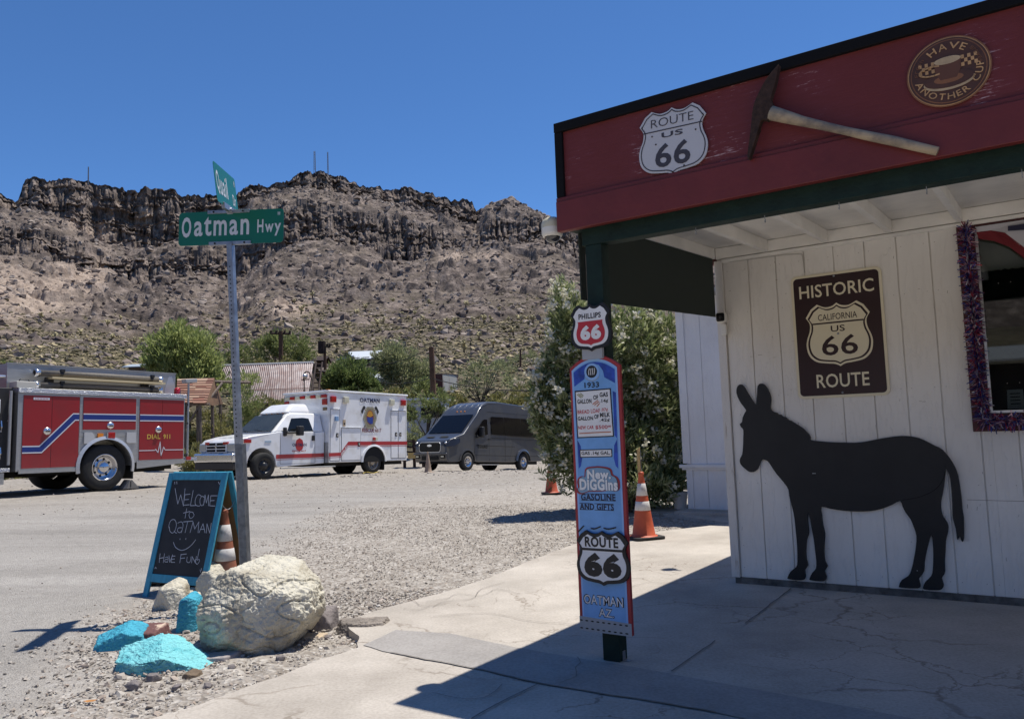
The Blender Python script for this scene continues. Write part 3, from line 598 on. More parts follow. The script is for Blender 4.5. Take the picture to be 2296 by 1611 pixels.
# porch ceiling, rafters
cz = lambda b: 2.47+.0485*(b-.09)
mb = MB(); mb.hexa([(-.12, .09, cz(.09)), (5.7, .09, cz(.09)), (5.7, 2.24, cz(2.24)), (-.12, 2.24, cz(2.24)), (-.12, .09, cz(.09)+.02), (5.7, .09, cz(.09)+.02), (5.7, 2.24, cz(2.24)+.02), (-.12, 2.24, cz(2.24)+.02)]); P_(mb, 'porch_ceiling', WHITE)
for x0, x1 in [(-.115, -.07), (.303, .345), (.737, .777), (1.163, 1.203), (1.59, 1.63), (2.02, 2.06), (2.45, 2.49), (2.88, 2.92), (3.31, 3.35)]:
    mb = MB(); h = .085; mb.hexa([(x0, .092, cz(.09)-h), (x1, .092, cz(.09)-h), (x1, 2.224, cz(2.224)-h), (x0, 2.224, cz(2.224)-h), (x0, .092, cz(.09)-.001), (x1, .092, cz(.09)-.001), (x1, 2.224, cz(2.224)-.001), (x0, 2.224, cz(2.224)-.001)]); P_(mb, 'rafter', WHITE, bevel=.003)
mb = MB(); mb.box(-.068, 5.7, 2.226, 2.255, 2.485, 2.57); mb.box(-.02, 5.7, 2.222, 2.2555, 2.452, 2.478); P_(mb, 'frieze_board', WHITE, bevel=.002)
# parapet
mb = MB(); mb.box(-.105, 6, -.045, -.02, 2.48, 2.86); P_(mb, 'parapet_board', RED)
mb = MB(); mb.box(-.13, 6, -.075, -.032, 2.287, 2.455); P_(mb, 'lower_fascia', RED2, bevel=.004)
mb = MB(); mb.box(-.135, 6, -.062, -.0205, 2.4555, 2.48); P_(mb, 'fascia_ledge', RED2, bevel=.004)
mb = MB(); mb.box(-.13, 6, -.068, -.01, 2.848, 2.902); mb.box(-.13, -.082, -.064, -.018, 2.4805, 2.847); P_(mb, 'black_trim', BLACK, bevel=.003)
mb = MB(); mb.box(-.129, -.106, -.017, 6.2, 2.46, 2.90); P_(mb, 'side_parapet', RED2)
mb = MB(); mb.box(-.105, 6, -.019, 9, 2.64, 2.67); P_(mb, 'roof', mat('grey roof felt', (.2, .2, .2), .9))
mb = MB(); mb.box(-.02, 6, .002, .088, 2.203, 2.46); mb.box(-.10, -.021, .004, .086, 2.30, 2.45); P_(mb, 'porch_beam', GREEN, bevel=.004)
mb = MB(); mb.box(-.0, .0975, .001, .0885, 0, 2.202); P_(mb, 'porch_post', GREEN, bevel=.004)
mb = MB(); mb.box(-.012, -.001, .02, .07, 1.62, 2.16); P_(mb, 'post_edge_strip', mat('weathered post edge', (.16, .13, .10), .8, var=.4))
mb = MB(); mb.prism([(.09, 1.925), (2.2, 2.03), (2.2, 2.56), (.09, 2.45)], -.092, -.084, lambda x, y, z: (y, x, z)); P_(mb, 'side_curtain', CANVAS)
mb = MB(); mb.box(.098, .135, .03, .06, .0, .004); mb.box(.098, .102, .03, .06, .0, .05); P_(mb, 'post_bracket', GALV)
for x in (.62, .97, 1.31, 1.67, 2.02, 2.4):
    mb = MB(); pts = [(x, .04, 2.203), (x, .04, 2.185)]+[(x, .04+.008*math.sin(a), 2.177+.008*math.cos(a)) for a in np.linspace(0, 4.6, 9)]; mb.tube(pts, .0022, 5); P_(mb, 'cup_hook', GALV)
# window
fr = [(1.589, 1.69, 1.096, 2.4515), (3.6, 3.7, 1.096, 2.4515), (1.6905, 3.5995, 1.096, 1.21), (1.6905, 3.5995, 2.42, 2.4515)]
mb = MB()
for a, b, c, d in fr: mb.box(a, b, 2.222, 2.25, c, d)
win = P_(mb, 'window', BROWNF, bevel=.003)
mb = MB(); mb.box(1.692, 1.708, 2.232, 2.27, 1.212, 2.418); mb.box(1.7085, 3.59, 2.232, 2.27, 1.212, 1.228); mb.build('metal_sash', ALU, win)
def glass_mat():
    m, nt, N, L, B = _new('window glass'); N.remove(B); o = N['Material Output']; t = N.new('ShaderNodeBsdfTransparent'); t.inputs[0].default_value = (.62, .66, .66, 1); g = N.new('ShaderNodeBsdfGlossy'); g.inputs['Roughness'].default_value = .015; g.inputs[0].default_value = (.9, .93, .95, 1)
    f = N.new('ShaderNodeFresnel'); f.inputs[0].default_value = 1.52; a = N.new('ShaderNodeMath'); a.operation = 'MULTIPLY_ADD'; a.inputs[1].default_value = 1.15; a.inputs[2].default_value = .02; L.new(f.outputs[0], a.inputs[0])
    x = N.new('ShaderNodeMixShader'); L.new(a.outputs[0], x.inputs[0]); L.new(t.outputs[0], x.inputs[1]); L.new(g.outputs[0], x.inputs[2]); L.new(x.outputs[0], o.inputs[0]); return m
GLASS = glass_mat()
mb = MB(); mb.box(1.7085, 3.59, 2.246, 2.250, 1.2285, 2.418); mb.build('pane', GLASS, win)
mb = MB(); mb.box(1.4, 4, 3.6, 3.62, .047, 2.6); mb.box(1.38, 1.4, 2.30, 3.6, .047, 2.6); mb.box(4, 4.02, 2.30, 3.6, .047, 2.6); mb.box(1.4, 4, 2.301, 3.6, .9, .92); mb.box(1.4, 4, 2.301, 3.6, 2.5, 2.52); P_(mb, 'display_recess', mat('dim display boards', (.05, .042, .036), .9, var=.5, scale=3))
sc = []
for i in range(40): x = 1.70+i*.02; sc.append((x, 2.155-.012*abs(math.sin(i*1.35))-.02*(i/40)))
mb = MB(); mb.prism([(1.70, 2.36)]+sc+[(2.48, 2.36)], 2.30, 2.304); mb.build('window_shade', CREAMS, win)
# things in the window
o = thing('price_card', None, 'small white card standing on the dark window display shelf', 'card', M=shopM(1.83, 2.34, 1.235)); mb = MB(); mb.hexa([(-.045, 0, 0), (.05, 0, 0), (.05, .004, 0), (-.045, .004, 0), (-.04, .02, .125), (.048, .02, .125), (.048, .024, .125), (-.04, .024, .125)]); mb.build('card', mat('white card', (.6, .6, .58), .7), o)
mb = MB(); [mb.flat([(-.025, -.0012+.004*k, .03+.022*k), (.03, -.0012+.004*k, .03+.022*k), (.03, -.0002+.004*k, .036+.022*k), (-.025, -.0002+.004*k, .036+.022*k)]) for k in range(4)]; mb.build('printed_lines', DARK, o)
# street across the way, seen only in the window reflection
o = thing('roadside_shed', None, 'low shed with pale corrugated roof across the street, mirrored in the window', 'shed', M=shopM(2, -17, 0))
mb = MB(); mb.box(-4, 6, -5, 0, 0, 2.5); mb.build('wall', mat('dark weathered boards', (.05, .04, .035), .9), o); mb = MB(); mb.prism([(-6, 3.35), (.6, 2.55), (.6, 2.6), (-6, 3.4)], -4.4, 2.6, lambda x, y, z: (y, x, z)); mb.build('roof', mat('pale corrugated roof', (.32, .33, .33), .6), o)
# tinsel garland
def tinsel(path, n, r):
    V = []; F = []; P = [np.array(p) for p in path]; seg = [np.linalg.norm(b-a) for a, b in zip(P[:-1], P[1:])]; T = sum(seg)
    for i in range(n):
        d = RNG.uniform(0, T); k = 0
        while k < len(seg)-1 and d > seg[k]: d -= seg[k]; k += 1
        c = P[k]+(P[k+1]-P[k])*d/seg[k]; w = RNG.normal(size=3); w[1] *= .8; w /= np.linalg.norm(w); w[1] = -abs(w[1])
        l = r*RNG.uniform(.6, 1.25); e = c+w*l; e[2] -= .15*l; q = np.cross(w, RNG.normal(size=3)); q /= np.linalg.norm(q); q *= .0040
        o = len(V); V += [c-q, c+q, e+q*.7, e-q*.7]; F.append((o, o+1, o+2, o+3))
    return V, F
V, F = tinsel([(1.645, 2.205, 2.44), (1.65, 2.205, 2.0), (1.645, 2.205, 1.6), (1.655, 2.205, 1.165), (1.9, 2.205, 1.165), (2.6, 2.205, 1.16)], 3400, .062)
tin = thing('tinsel_garland', None, 'red white and blue tinsel garland stapled around the window frame', 'garland', M=shopM(1.65, 2.2, 1.16))
mb = MB(); mb.v = [tuple(np.array(v)-np.array((1.65, 2.2, 1.16))) for v in V]; mb.f = F; mb.mi = [0]*len(F); mb.sm = [False]*len(F)
mb.build('tinsel', mat('foil tinsel strands', (.1, .1, .3), .28, .35, island=[(.02, .03, .16), (.06, .10, .45), (.012, .012, .06), (.55, .06, .09), (.02, .03, .14), (.80, .48, .52), (.03, .03, .16), (.85, .85, .92)]), tin)
# bunting flag at the window head
fl = thing('bunting_flag', None, 'drooping red and white bunting flag hung at the top of the window', 'flag', M=shopM(1.7, 2.2, 2.36))
fo = bld(1.7, 2.2, 2.36)
def bw(x, y, db=0):
    s, z = wpt(*z8(x, y), 2.19); return (s-1.7, -.01+.012*math.sin(s*26)+db, z-2.36)
mb = MB(); mb.flat([bw(285, 195), bw(380, 182), bw(470, 200), bw(594, 292), bw(760, 420), bw(760, 480), bw(594, 365), bw(500, 292), bw(400, 252), bw(300, 237)]); mb.build('red_stripe', mat('red flag cloth', (.17, .014, .02), .85), fl)
mb = MB(); mb.flat([bw(280, 160, .004), bw(594, 112, .004), bw(800, 90, .004), bw(800, 470, .004), bw(594, 300, .004), bw(470, 205, .004), bw(380, 186, .004), bw(290, 192, .004)]); mb.build('white_field', mat('white flag cloth', (.55, .53, .55), .85), fl)
mb = MB(); mb.flat([bw(490, 158, -.004), bw(720, 125, -.004), bw(720, 175, -.004), bw(490, 190, -.004)]); mb.build('dark_block', mat('navy flag cloth', (.02, .02, .05), .85), fl)
mb = MB(); a = bw(282, 165, -.006); mb.sphere(a, .006, 6, 5); mb.build('grommet', ALU, fl)
# wire along the wall
p = [wpt(*z5(x, y), 2.24) for x, y in [(112, 488), (220, 485), (400, 462), (560, 442), (655, 438), (668, 450), (676, 500), (682, 560)]]
mb = MB(); mb.tube([(s, 2.240, z) for s, z in spline(p, 3)], .0035, 5); P_(mb, 'wall_cable', mat('painted over cable', (.5, .47, .42), .7))
# ---- signs on the wall and parapet
def wsign(name, label, cat, s, b, z): return thing(name, None, label, cat, M=shopM(s, b, z))
def rrect(x0, x1, z0, z1, r, n=5):
    P = []
    for cx, czz, a0 in ((x1-r, z1-r, 0), (x0+r, z1-r, 90), (x0+r, z0+r, 180), (x1-r, z0+r, 270)):
        for k in range(n+1): a = R(a0+90*k/n); P.append((cx+r*math.cos(a), czz+r*math.sin(a)))
    return P
class Face:
    """places marks on a flat face parallel to the shop front: fn(s,z) -> local 3-D at depth y"""
    def __init__(f, s0, b0, z0, dy=0): f.o = (s0, b0, z0); f.dy = dy
    def at(f, dy): return lambda s, z: (s-f.o[0], dy, z-f.o[2])
def px_text(mb, txt, zf, bl, tr, b, fn, bold=0., shear=0.):
    s0, z0 = wpt(*zf(*bl), b); s1, z1 = wpt(*zf(*tr), b); text(mb, txt, s0, s1, z0, z1, fn, bold, shear)
CREAM = mat('cream sign sheeting', (.80, .72, .52), .4); BROWN = mat('brown sign sheeting', (.030, .010, .012), .35)
hs = wsign('historic_route_sign', 'brown rectangular historic route sign on the white wall above the donkey', 'sign', .80, 2.236, 1.362)
F_ = Face(.80, 2.236, 1.362); S0, S1, T0, T1 = .490, 1.112, 1.362, 2.265
mb = MB(); mb.prism([(x-.80, z-1.362) for x, z in rrect(S0, S1, T0, T1, .04)], -.004, .004); mb.build('plate', CREAM, hs, bevel=.001, seg=1)
mb = MB(); mb.prism([(x-.80, z-1.362) for x, z in rrect(S0+.019, S1-.019, T0+.019, T1-.019, .028)], -.0052, -.0042); mb.build('panel', BROWN, hs)
_, zt = wpt(*z5(885, 752), 2.236); sb, zb = wpt(*z5(917, 1162), 2.236); sl, _ = wpt(*z5(697, 1030), 2.236); sr, _ = wpt(*z5(1127, 1000), 2.236); cs = (sl+sr)/2; hw = (sr-sl)/2
def shield_poly(cx, z0, hw, h, k=1., kz=None): kz = kz or k; return [(cx+x*hw*k, z0+h*(.5+(z-.5)*kz)) for x, z in SHIELD]
for k, kz, dy, m, nm in ((1.0, 1.0, -.0056, CREAM, 'shield'), (.945, .935, -.0062, BROWN, 'shield_line'), (.885, .885, -.0068, CREAM, 'shield_face')):
    mb = MB(); mb.prism([(x-.80, z-1.362) for x, z in shield_poly(cs, zb, hw, zt-zb, k, kz)], dy, dy+.0005); mb.build(nm, m, hs)
mb = MB(); fn = F_.at(-.0075)
a = wpt(*z5(735, 895), 2.236); b = wpt(*z5(1062, 860), 2.236); zz = (a[1]+b[1])/2; stroke(mb, [(a[0], zz), (b[0], zz)], .011, fn)
mb.build('shield_divider', BROWN, hs); mb = MB(); px_text(mb, 'CALIFORNIA', z5, (772, 872), (1022, 805), 2.236, fn, .005); mb.build('state_lettering', BROWN, hs); mb = MB(); px_text(mb, 'US', z5, (855, 942), (943, 893), 2.236, fn, .012); mb.build('shield_lettering', BROWN, hs); mb = MB()
px_text(mb, '66', z5, (800, 1098), (1024, 950), 2.236, fn, .012); mb.build('shield_lettering', BROWN, hs)
mb = MB(); px_text(mb, 'HISTORIC', z5, (652, 732), (1128, 590), 2.236, F_.at(-.0062), .012); mb.build('lettering', CREAM, hs); mb = MB(); px_text(mb, 'ROUTE', z5, (765, 1306), (1100, 1196), 2.236, F_.at(-.0062), .012); mb.build('lettering', CREAM, hs)
for x, y in ((873, 579), (901, 952), (931, 1333)):
    s, z = wpt(*z5(x, y), 2.236); mb = MB(); mb.sphere((s-.8, -.008, z-1.362), .008, 8, 6); mb.build('screw', GALV, hs)
# route shield on the parapet
WS = mat('aged white enamel', (.55, .55, .57), .35, col2=(.33, .31, .30), scale=7, thr=(.26, .36)); GREYINK = mat('faded dark grey ink', (.055, .05, .06), .5)
rs = wsign('route_shield_sign', 'white metal route shield tilted on the maroon parapet beside the pickaxe', 'sign', .555, -.056, 2.47)
ang = R(-2); fm = lambda x, z: (x*math.cos(ang)-z*math.sin(ang), x*math.sin(ang)+z*math.cos(ang))
HW, HH = .185, .345
pol = lambda k: [fm(x, z) for x, z in shield_poly(0, 0, HW, HH, k)]
mb = MB(); mb.prism(pol(1), -.004, .003); mb.build('plate', WS, rs)
mb = MB(); o1 = pol(.93); stroke(mb, o1+[o1[0]], .0055, lambda s, z: (s, -.0055, z)); fn = lambda x, z: (*[0]*0, fm(x, z)[0], -.0055, fm(x, z)[1])
stroke(mb, [(-.158, .238), (.158, .238)], .006, fn); mb.build('line_work', GREYINK, rs)
mb = MB(); text(mb, 'ROUTE', -.115, .115, .258, .302, fn, -.006); mb.build('lettering', GREYINK, rs); mb = MB(); text(mb, 'US', -.058, .058, .196, .224, fn, .02); mb.build('lettering', GREYINK, rs); mb = MB(); text(mb, '66', -.095, .095, .045, .168, fn, .02); mb.build('lettering', GREYINK, rs)
mb = MB()
for x, z in ((-.165, .272), (.163, .275), (-.11, .215), (.125, .205), (.06, .035), (-.09, .17), (0, .012)): q = fm(x, z); mb.sphere((q[0], -.005, q[1]), .0045, 6, 5)
mb.build('nail_holes', mat('rusty nail', (.03, .02, .018), .8), rs)
# pickaxe
pk = wsign('pickaxe', 'old rusty pickaxe with a weathered wooden handle hung across the maroon parapet', 'pickaxe', 1.05, -.085, 2.64)
hp = [(255,495), (243,560), (222,650), (195,740), (205,770), (215,800), (180,895), (150,898), (122,905), (100,985), (70,1080), (38,1178), (22,1172), (32,1080), (48,960), (58,850), (75,770), (110,690), (160,600), (215,530), (245,498)]
mb = MB(); pts = [wpt(*z4(*q), -.09) for q in spline(hp, 2, True)]; mb.prism([(s-1.05, z-2.64) for s, z in pts], -.030, .008); mb.build('head', mat('dark rusted iron', (.055, .030, .022), .8, .3, var=.45, scale=30, bump=.3), pk, bevel=.006)
top = [(205,785), (300,822), (420,862), (600,905), (740,938), (900,972), (1100,1010), (1300,1058), (1435,1090)]; bot = [(175,893), (300,915), (420,938), (560,965), (720,1000), (900,1042), (1100,1085), (1280,1128), (1405,1155)]
mb = MB(); cen = []; rr = []
for a, b in zip(top, bot):
    p = wpt(*z4(*a), -.10); q = wpt(*z4(*b), -.10); cen.append(((p[0]+q[0])/2-1.05, -.018, (p[1]+q[1])/2-2.64)); rr.append(math.dist(p, q)/2)
mb.tube(cen, rr, 12); mb.build('handle', mat('weathered pick handle', (.42, .33, .22), .8, col2=(.20, .165, .13), scale=9, thr=(.38, .56), bump=.25, bscale=30), pk, smooth=True)
# coffee sign
cf = wsign('coffee_sign', 'round brown coffee cup sign on the maroon parapet at the upper right', 'sign', 1.797, -.052, 2.648)
CB = mat('dark coffee brown', (.085, .034, .018), .5, var=.3); CT = mat('tan coffee print', (.55, .32, .14), .5, var=.25, scale=12); CM = mat('mid coffee brown', (.24, .10, .04), .5, var=.3); CL = mat('light crema', (.52, .38, .22), .5, var=.2, scale=20)
def fl_disc(rx, rz, y): mb = MB(); mb.prism([(rx*math.cos(a), rz*math.sin(a)) for a in np.linspace(0, 2*math.pi, 48, endpoint=False)], y, y+.002); return mb
rx, rz = .158, .150
fl_disc(rx, rz, -.004).build('plate', CM, cf); fl_disc(rx*.965, rz*.965, -.0055).build('rim_line', CT, cf); fl_disc(rx*.945, rz*.945, -.0065).build('ring', CB, cf); fl_disc(rx*.9, rz*.9, -.0072).build('inner_line', CM, cf); fl_disc(rx*.875, rz*.875, -.008).build('field', CB, cf)
fy = lambda y: (lambda x, z: (x, y, z))
mb = MB()
for sx in (-1, 1):
    for i in range(5):
        for j in range(3):
            if (i+j) % 2 == 0: x = sx*(.055+.012*i); z = .005+.016*j; mb.flat([fy(-.0105)(x-.006, z), fy(-.0105)(x+.006, z), fy(-.0105)(x+.006, z+.016), fy(-.0105)(x-.006, z+.016)])
mb.build('checker_cloth', CT, cf)
def ell(mb, cx, czz, a, b, y, a0=0, a1=360, n=28): mb.flat([(cx+a*math.cos(t), y, czz+b*math.sin(t)) for t in np.linspace(R(a0), R(a1), n, endpoint=(a1-a0 < 360))])
mb = MB(); ell(mb, 0, -.045, .095, .036, -.0115); mb.build('saucer_edge', CL, cf); mb = MB(); ell(mb, 0, -.037, .092, .034, -.0125); mb.build('saucer', CB, cf)
mb = MB(); ell(mb, 0, -.034, .055, .018, -.013); mb.build('saucer_well', CM, cf)
mb = MB(); mb.flat([(x, -.0135, z) for x, z in [(-.05, .045), (.05, .045), (.047, .0), (.03, -.035), (-.03, -.035), (-.047, 0)]]); mb.build('cup', mat('cup brown', (.13, .05, .024), .5), cf)
mb = MB(); ell(mb, 0, .045, .05, .016, -.014); mb.build('coffee', CL, cf); mb = MB(); stroke(mb, [(.049*math.cos(t)*1.0-.058+.0, .012+.02*math.sin(t)) for t in np.linspace(R(60), R(300), 12)], .007, fy(-.0142)); mb.build('cup_handle', CT, cf)
def arc_text(mb, txt, r0x, r0z, h, a0, a1, y, bold, flip=False):
    ws = [glyphs(c, bold)[0].max(0)[0]-glyphs(c, bold)[0].min(0)[0] if c != ' ' else .35 for c in txt]; tot = sum(ws)+.16*(len(txt)-1); p = 0
    for c, w in zip(txt, ws):
        if c != ' ':
            v, f = glyphs(c, bold); lo = v.min(0); hi = v.max(0); pts = []
            for q in v:
                t = (p+q[0]-lo[0])/tot; a = R(a0+(a1-a0)*t); hgt = (q[1]-lo[1])/(hi[1]-lo[1])*h
                k = 1+(hgt/r0x if not flip else -hgt/r0x); pts.append((r0x*k*math.cos(a), y, r0z*k*math.sin(a)))
            mb.add(pts, f)
        p += w+.16
mb = MB(); arc_text(mb, 'HAVE', .095, .092, .030, 128, 50, -.0115, .012); arc_text(mb, 'ANOTHER CUP', .130, .122, .028, 192, 366, -.0115, .012, True); mb.build('lettering', CT, cf)
mb = MB(); arc_text(mb, 'Fresh', .112, .108, .014, 178, 140, -.0115, -.01); arc_text(mb, 'Brewed', .112, .108, .014, 42, 4, -.0115, -.01); mb.build('small_lettering', CM, cf)
# ---- security cameras
DOME = mat('dome camera plastic', (.74, .72, .66), .35); DOMEG = mat('smoked dome', (.03, .03, .035), .1, coat=1.)
def dome_cam(s, b, z, label):
    o = thing('dome_camera', None, label, 'security camera', M=shopM(s, b, z)); mb = MB()
    mb.lathe([(.002, .062), (.03, .060), (.052, .046), (.060, .028), (.0605, .0)], n=24); mb.build('cap', mat('cream camera cap', (.66, .60, .42), .4), o, smooth=True)
    mb = MB(); mb.lathe([(.0605, 0), (.060, -.03), (.054, -.048), (.046, -.050)], n=24); mb.build('housing', DOME, o, smooth=True)
    mb = MB(); mb.lathe([(.044, -.046)]+[(.044*math.cos(a), -.048-.036*math.sin(a)) for a in np.linspace(.1, 1.55, 7)], n=20); mb.build('dome', DOMEG, o, smooth=True)
    mb = MB(); mb.tube([(0.04, 0, .02), (.11, 0, .02)], .016, 10); mb.build('mount_arm', DOME, o); return o
dome_cam(-.205, .0, 2.335, 'white dome security camera hanging off the left end of the maroon parapet')
wc = thing('wall_camera', None, 'small white security camera with black face on the corner trim by the wall', 'security camera', M=shopM(-.034, 2.19, 2.02))
mb = MB(); mb.prism(rrect(-.038, .038, -.04, .04, .018), -.03, .03); mb.build('housing', DOME, wc, bevel=.008); mb = MB(); mb.prism(rrect(-.032, .032, -.034, .032, .014), -.0325, -.0305); mb.build('black_face', mat('gloss black', (.01, .01, .012), .12), wc); mb = MB(); mb.lathe([(.001, -.0335), (.011, -.0335), (.012, -.0326)], axis='y', n=14); mb.build('lens', DOMEG, wc)
mb = MB(); mb.prism(rrect(-.012, .03, -.135, -.055, .008), .0, .03); mb.build('bracket', DOME, wc, bevel=.004)
# ---- donkey cut-out
body = [(228,215), (232,180), (250,163), (270,172), (290,205), (315,245), (335,275), (350,288), (352,255), (355,205), (358,172), (375,158), (398,165), (420,195), (437,240), (437,275), (435,300), (440,320), (458,332), (475,336), (485,346), (500,348), (510,358), (530,364), (545,380), (560,384), (575,394), (590,403), (605,412), (620,422), (635,432), (648,445), (660,457), (672,470), (680,490), (680,502), (740,510), (800,515), (870,517), (950,518), (1010,512), (1080,498), (1150,486), (1230,477), (1290,480), (1340,490), (1390,512), (1440,538), (1475,555), (1496,600), (1503,680), (1500,720), (1495,775), (1485,830), (1475,880), (1478,935), (1490,970), (1510,1000), (1520,1030), (1515,1075), (1505,1115), (1502,1180), (1498,1240), (1500,1300), (1492,1325), (1480,1345), (1492,1385), (1480,1410), (1450,1416), (1375,1412), (1366,1395), (1380,1365), (1415,1330), (1425,1290), (1428,1200), (1424,1120), (1415,1080), (1400,1130), (1385,1190), (1375,1250), (1372,1300), (1350,1335), (1340,1350), (1350,1385), (1335,1405), (1230,1400), (1219,1390), (1235,1355), (1275,1330), (1295,1290), (1310,1225), (1322,1150), (1325,1085), (1310,1035), (1290,985), (1260,945), (1240,905), (1225,872), (1180,895), (1110,922), (1040,935), (960,937), (880,932), (800,920), (745,908), (748,960), (755,1020), (767,1070), (765,1120), (762,1180), (768,1240), (784,1270), (765,1300), (778,1335), (768,1358), (740,1362), (680,1355), (674,1345), (690,1310), (712,1285), (715,1240), (708,1180), (700,1110), (690,1060), (678,990), (665,945), (662,985), (668,1040), (668,1075), (657,1110), (652,1180), (655,1230), (664,1265), (645,1295), (650,1330), (640,1352), (600,1355), (545,1348), (541,1335), (560,1300), (592,1275), (600,1240), (598,1150), (592,1080), (585,1010), (577,950), (562,890), (550,840), (545,805), (528,775), (500,740), (470,705), (440,660), (420,632), (400,622), (385,622), (370,645), (355,680), (330,697), (305,695), (285,680), (262,660), (250,640), (250,615), (263,590), (268,545), (270,490), (270,440), (258,425), (248,405), (262,393), (266,365), (280,335), (287,320), (265,290), (245,260)]
tail = [(1476,556), (1500,578), (1530,615), (1560,665), (1580,720), (1592,790), (1600,850), (1605,920), (1614,975), (1616,1050), (1615,1100), (1608,1122), (1597,1108), (1590,1085), (1580,1108), (1573,1100), (1565,1040), (1548,980), (1545,930), (1542,850), (1535,770), (1525,710), (1505,672), (1495,605)]
dk = thing('donkey_cutout', None, 'life-size black plywood donkey silhouette mounted on the white wall', 'cutout', M=shopM(.6, 2.23, .07))
BLK = mat('flat black plywood paint', (.010, .010, .011), .55, var=.3, scale=4, bump=.08)
for nm, pl, y0, y1 in (('body', body, -.008, .010), ('tail', tail, -.013, .008)):
    pts = [wpt(*z6(*q), 2.228) for q in spline(pl, 2, True)]; mb = MB(); mb.prism([(s-.6, z-.07) for s, z in pts], y0, y1); mb.build(nm, BLK, dk)
mb = MB(); pts = [wpt(*z6(*q), 2.22) for q in spline([(1502, 690), (1480, 755), (1430, 810), (1340, 850), (1240, 868)], 4)]; stroke(mb, [(s-.6, z-.07) for s, z in pts], .004, lambda x, z: (x, -.0092, z)); mb.build('panel_seam', mat('plywood seam', (.002, .002, .002), .9), dk)
mb = MB(); s, z = wpt(*z6(700, 706), 2.22); mb.box(s-.6-.012, s-.6+.012, -.0095, -.0085, z-.07-.002, z-.07+.003); s, z = wpt(*z6(1330, 1298), 2.22); mb.box(s-.6-.003, s-.6+.003, -.0095, -.0085, z-.073, z-.067); mb.build('scratches', GALV, dk)
# ------------------------------------------------------------------ painted gas-pump board on the porch post
BLUE = mat('pump light blue paint', (.18, .40, .74), .5, var=.12, scale=6, bump=.1); BLUE2 = mat('pump royal blue paint', (.02, .07, .40), .5, var=.5, scale=14); SKYB = mat('pump pale edge blue', (.28, .48, .80), .5)
PRED = mat('pump red paint', (.36, .030, .035), .5, var=.15); INK = mat('black sign paint', (.008, .008, .010), .5); SWHITE = mat('white sign paint', (.80, .79, .77), .5, var=.06, scale=12); SRED = mat('red sign paint', (.50, .025, .04), .5); SORG = mat('orange sign paint', (.50, .14, .05), .5); SGRN = mat('olive sign paint', (.25, .25, .06), .5)
GREYB = mat('grey board paint', (.36, .37, .38), .6, var=.1)
B0 = (.04, -.03, .15)
gp = thing('gas_pump_board', None, 'tall painted wooden gas pump board with red edges and 1933 prices on the porch post', 'sign', M=shopM(*B0))
def gpx(zf, q, b=-.03): s, z = wpt(*zf(*q), b); return (s-B0[0], z-B0[2])
gf = lambda dy: (lambda x, z: (x, dy, z))
def gpoly(zf, pts, y0, y1, m, name, parent=None, k=0):
    P = [gpx(zf, q) for q in pts]
    if k: P = spline(P, k, True)
    mb = MB(); mb.prism(P, y0, y1); return mb.build(name, m, parent or gp)
arch = [(-.152, 0)]+[(-.152, 1.385)]+[(x, 1.385+.062*(1-(x/.152)**2)) for x in np.linspace(-.15, .15, 14)]+[(.152, 1.385), (.152, 0)]
mb = MB(); mb.prism(arch, -.002, .022); mb.build('backboard', PRED, gp, bevel=.003)
face = [(-.133, .072)]+[(-.138, 1.372)]+[(x, 1.372+.056*(1-(x/.138)**2)) for x in np.linspace(-.135, .135, 14)]+[(.136, 1.372), (.133, .06)]
mb = MB(); mb.prism(face, -.0035, -.0025); mb.build('blue_face', SKYB, gp)
face2 = [(-.122, .075)]+[(-.127, 1.365)]+[(x, 1.365+.05*(1-(x/.127)**2)) for x in np.linspace(-.124, .124, 14)]+[(.125, 1.365), (.122, .063)]
mb = MB(); mb.prism(face2, -.0045, -.0038); mb.build('blue_field', BLUE, gp)
mb = MB(); mb.flat([gf(-.005)(x, z) for x, z in [(-.124, 1.285), (-.09, 1.305), (-.060, 1.322), (-.054, 1.36), (-.03, 1.392), (0, 1.402), (.03, 1.392), (.054, 1.36), (.060, 1.325), (.09, 1.308), (.122, 1.29), (.124, 1.362)]+[(x, 1.362+.048*(1-(x/.124)**2)) for x in np.linspace(.118, -.118, 12)]+[(-.126, 1.362)]])
for sx in (-1, 1):
    mb.flat([gf(-.0052)(sx*.120, 1.0), gf(-.0052)(sx*.124, 1.24), gf(-.0052)(sx*.106, 1.25), gf(-.0052)(sx*.105, 1.02)]); mb.flat([gf(-.0052)(sx*.118, .845), gf(-.0052)(sx*.12, 1.0), gf(-.0052)(sx*.100, .965), gf(-.0052)(sx*.094, .90), gf(-.0052)(sx*.104, .86)])
mb.build('royal_blue_shading', BLUE2, gp)
cx, czz = gpx(z71, (553, 793))
mb = MB(); mb.lathe([(.001, -.0075), (.042, -.0075), (.046, -.0055)], (cx, 0, czz), 'y', 28); mb.build('gauge_surround', SKYB, gp)
mb = MB(); mb.lathe([(.001, -.0085), (.0315, -.0085), (.033, -.0076)], (cx, 0, czz), 'y', 28); gg = mb.build('gauge', INK, gp)
mb = MB()
for i in range(4): stroke(mb, spline([(cx-.017+.010*i, czz-.016), (cx-.018+.012*i, czz), (cx-.012+.010*i, czz+.017)], 3), .0042, gf(-.0092))
mb.build('gauge_marks', SWHITE, gg)
mb = MB(); stroke(mb, [(cx+.05*math.cos(a), czz+.05*math.sin(a)) for a in np.linspace(R(215), R(325), 12)], .003, gf(-.0055)); mb.build('gauge_line', GREYB, gp)
def gtext(name, txt, zf, bl, tr, m, bold=.01, dy=-.0062, shear=0., dx=0):
    a = gpx(zf, bl); b = gpx(zf, tr); mb = MB(); text(mb, txt, a[0], b[0], a[1], b[1], gf(dy), bold, shear); return mb.build(name, m, gp)
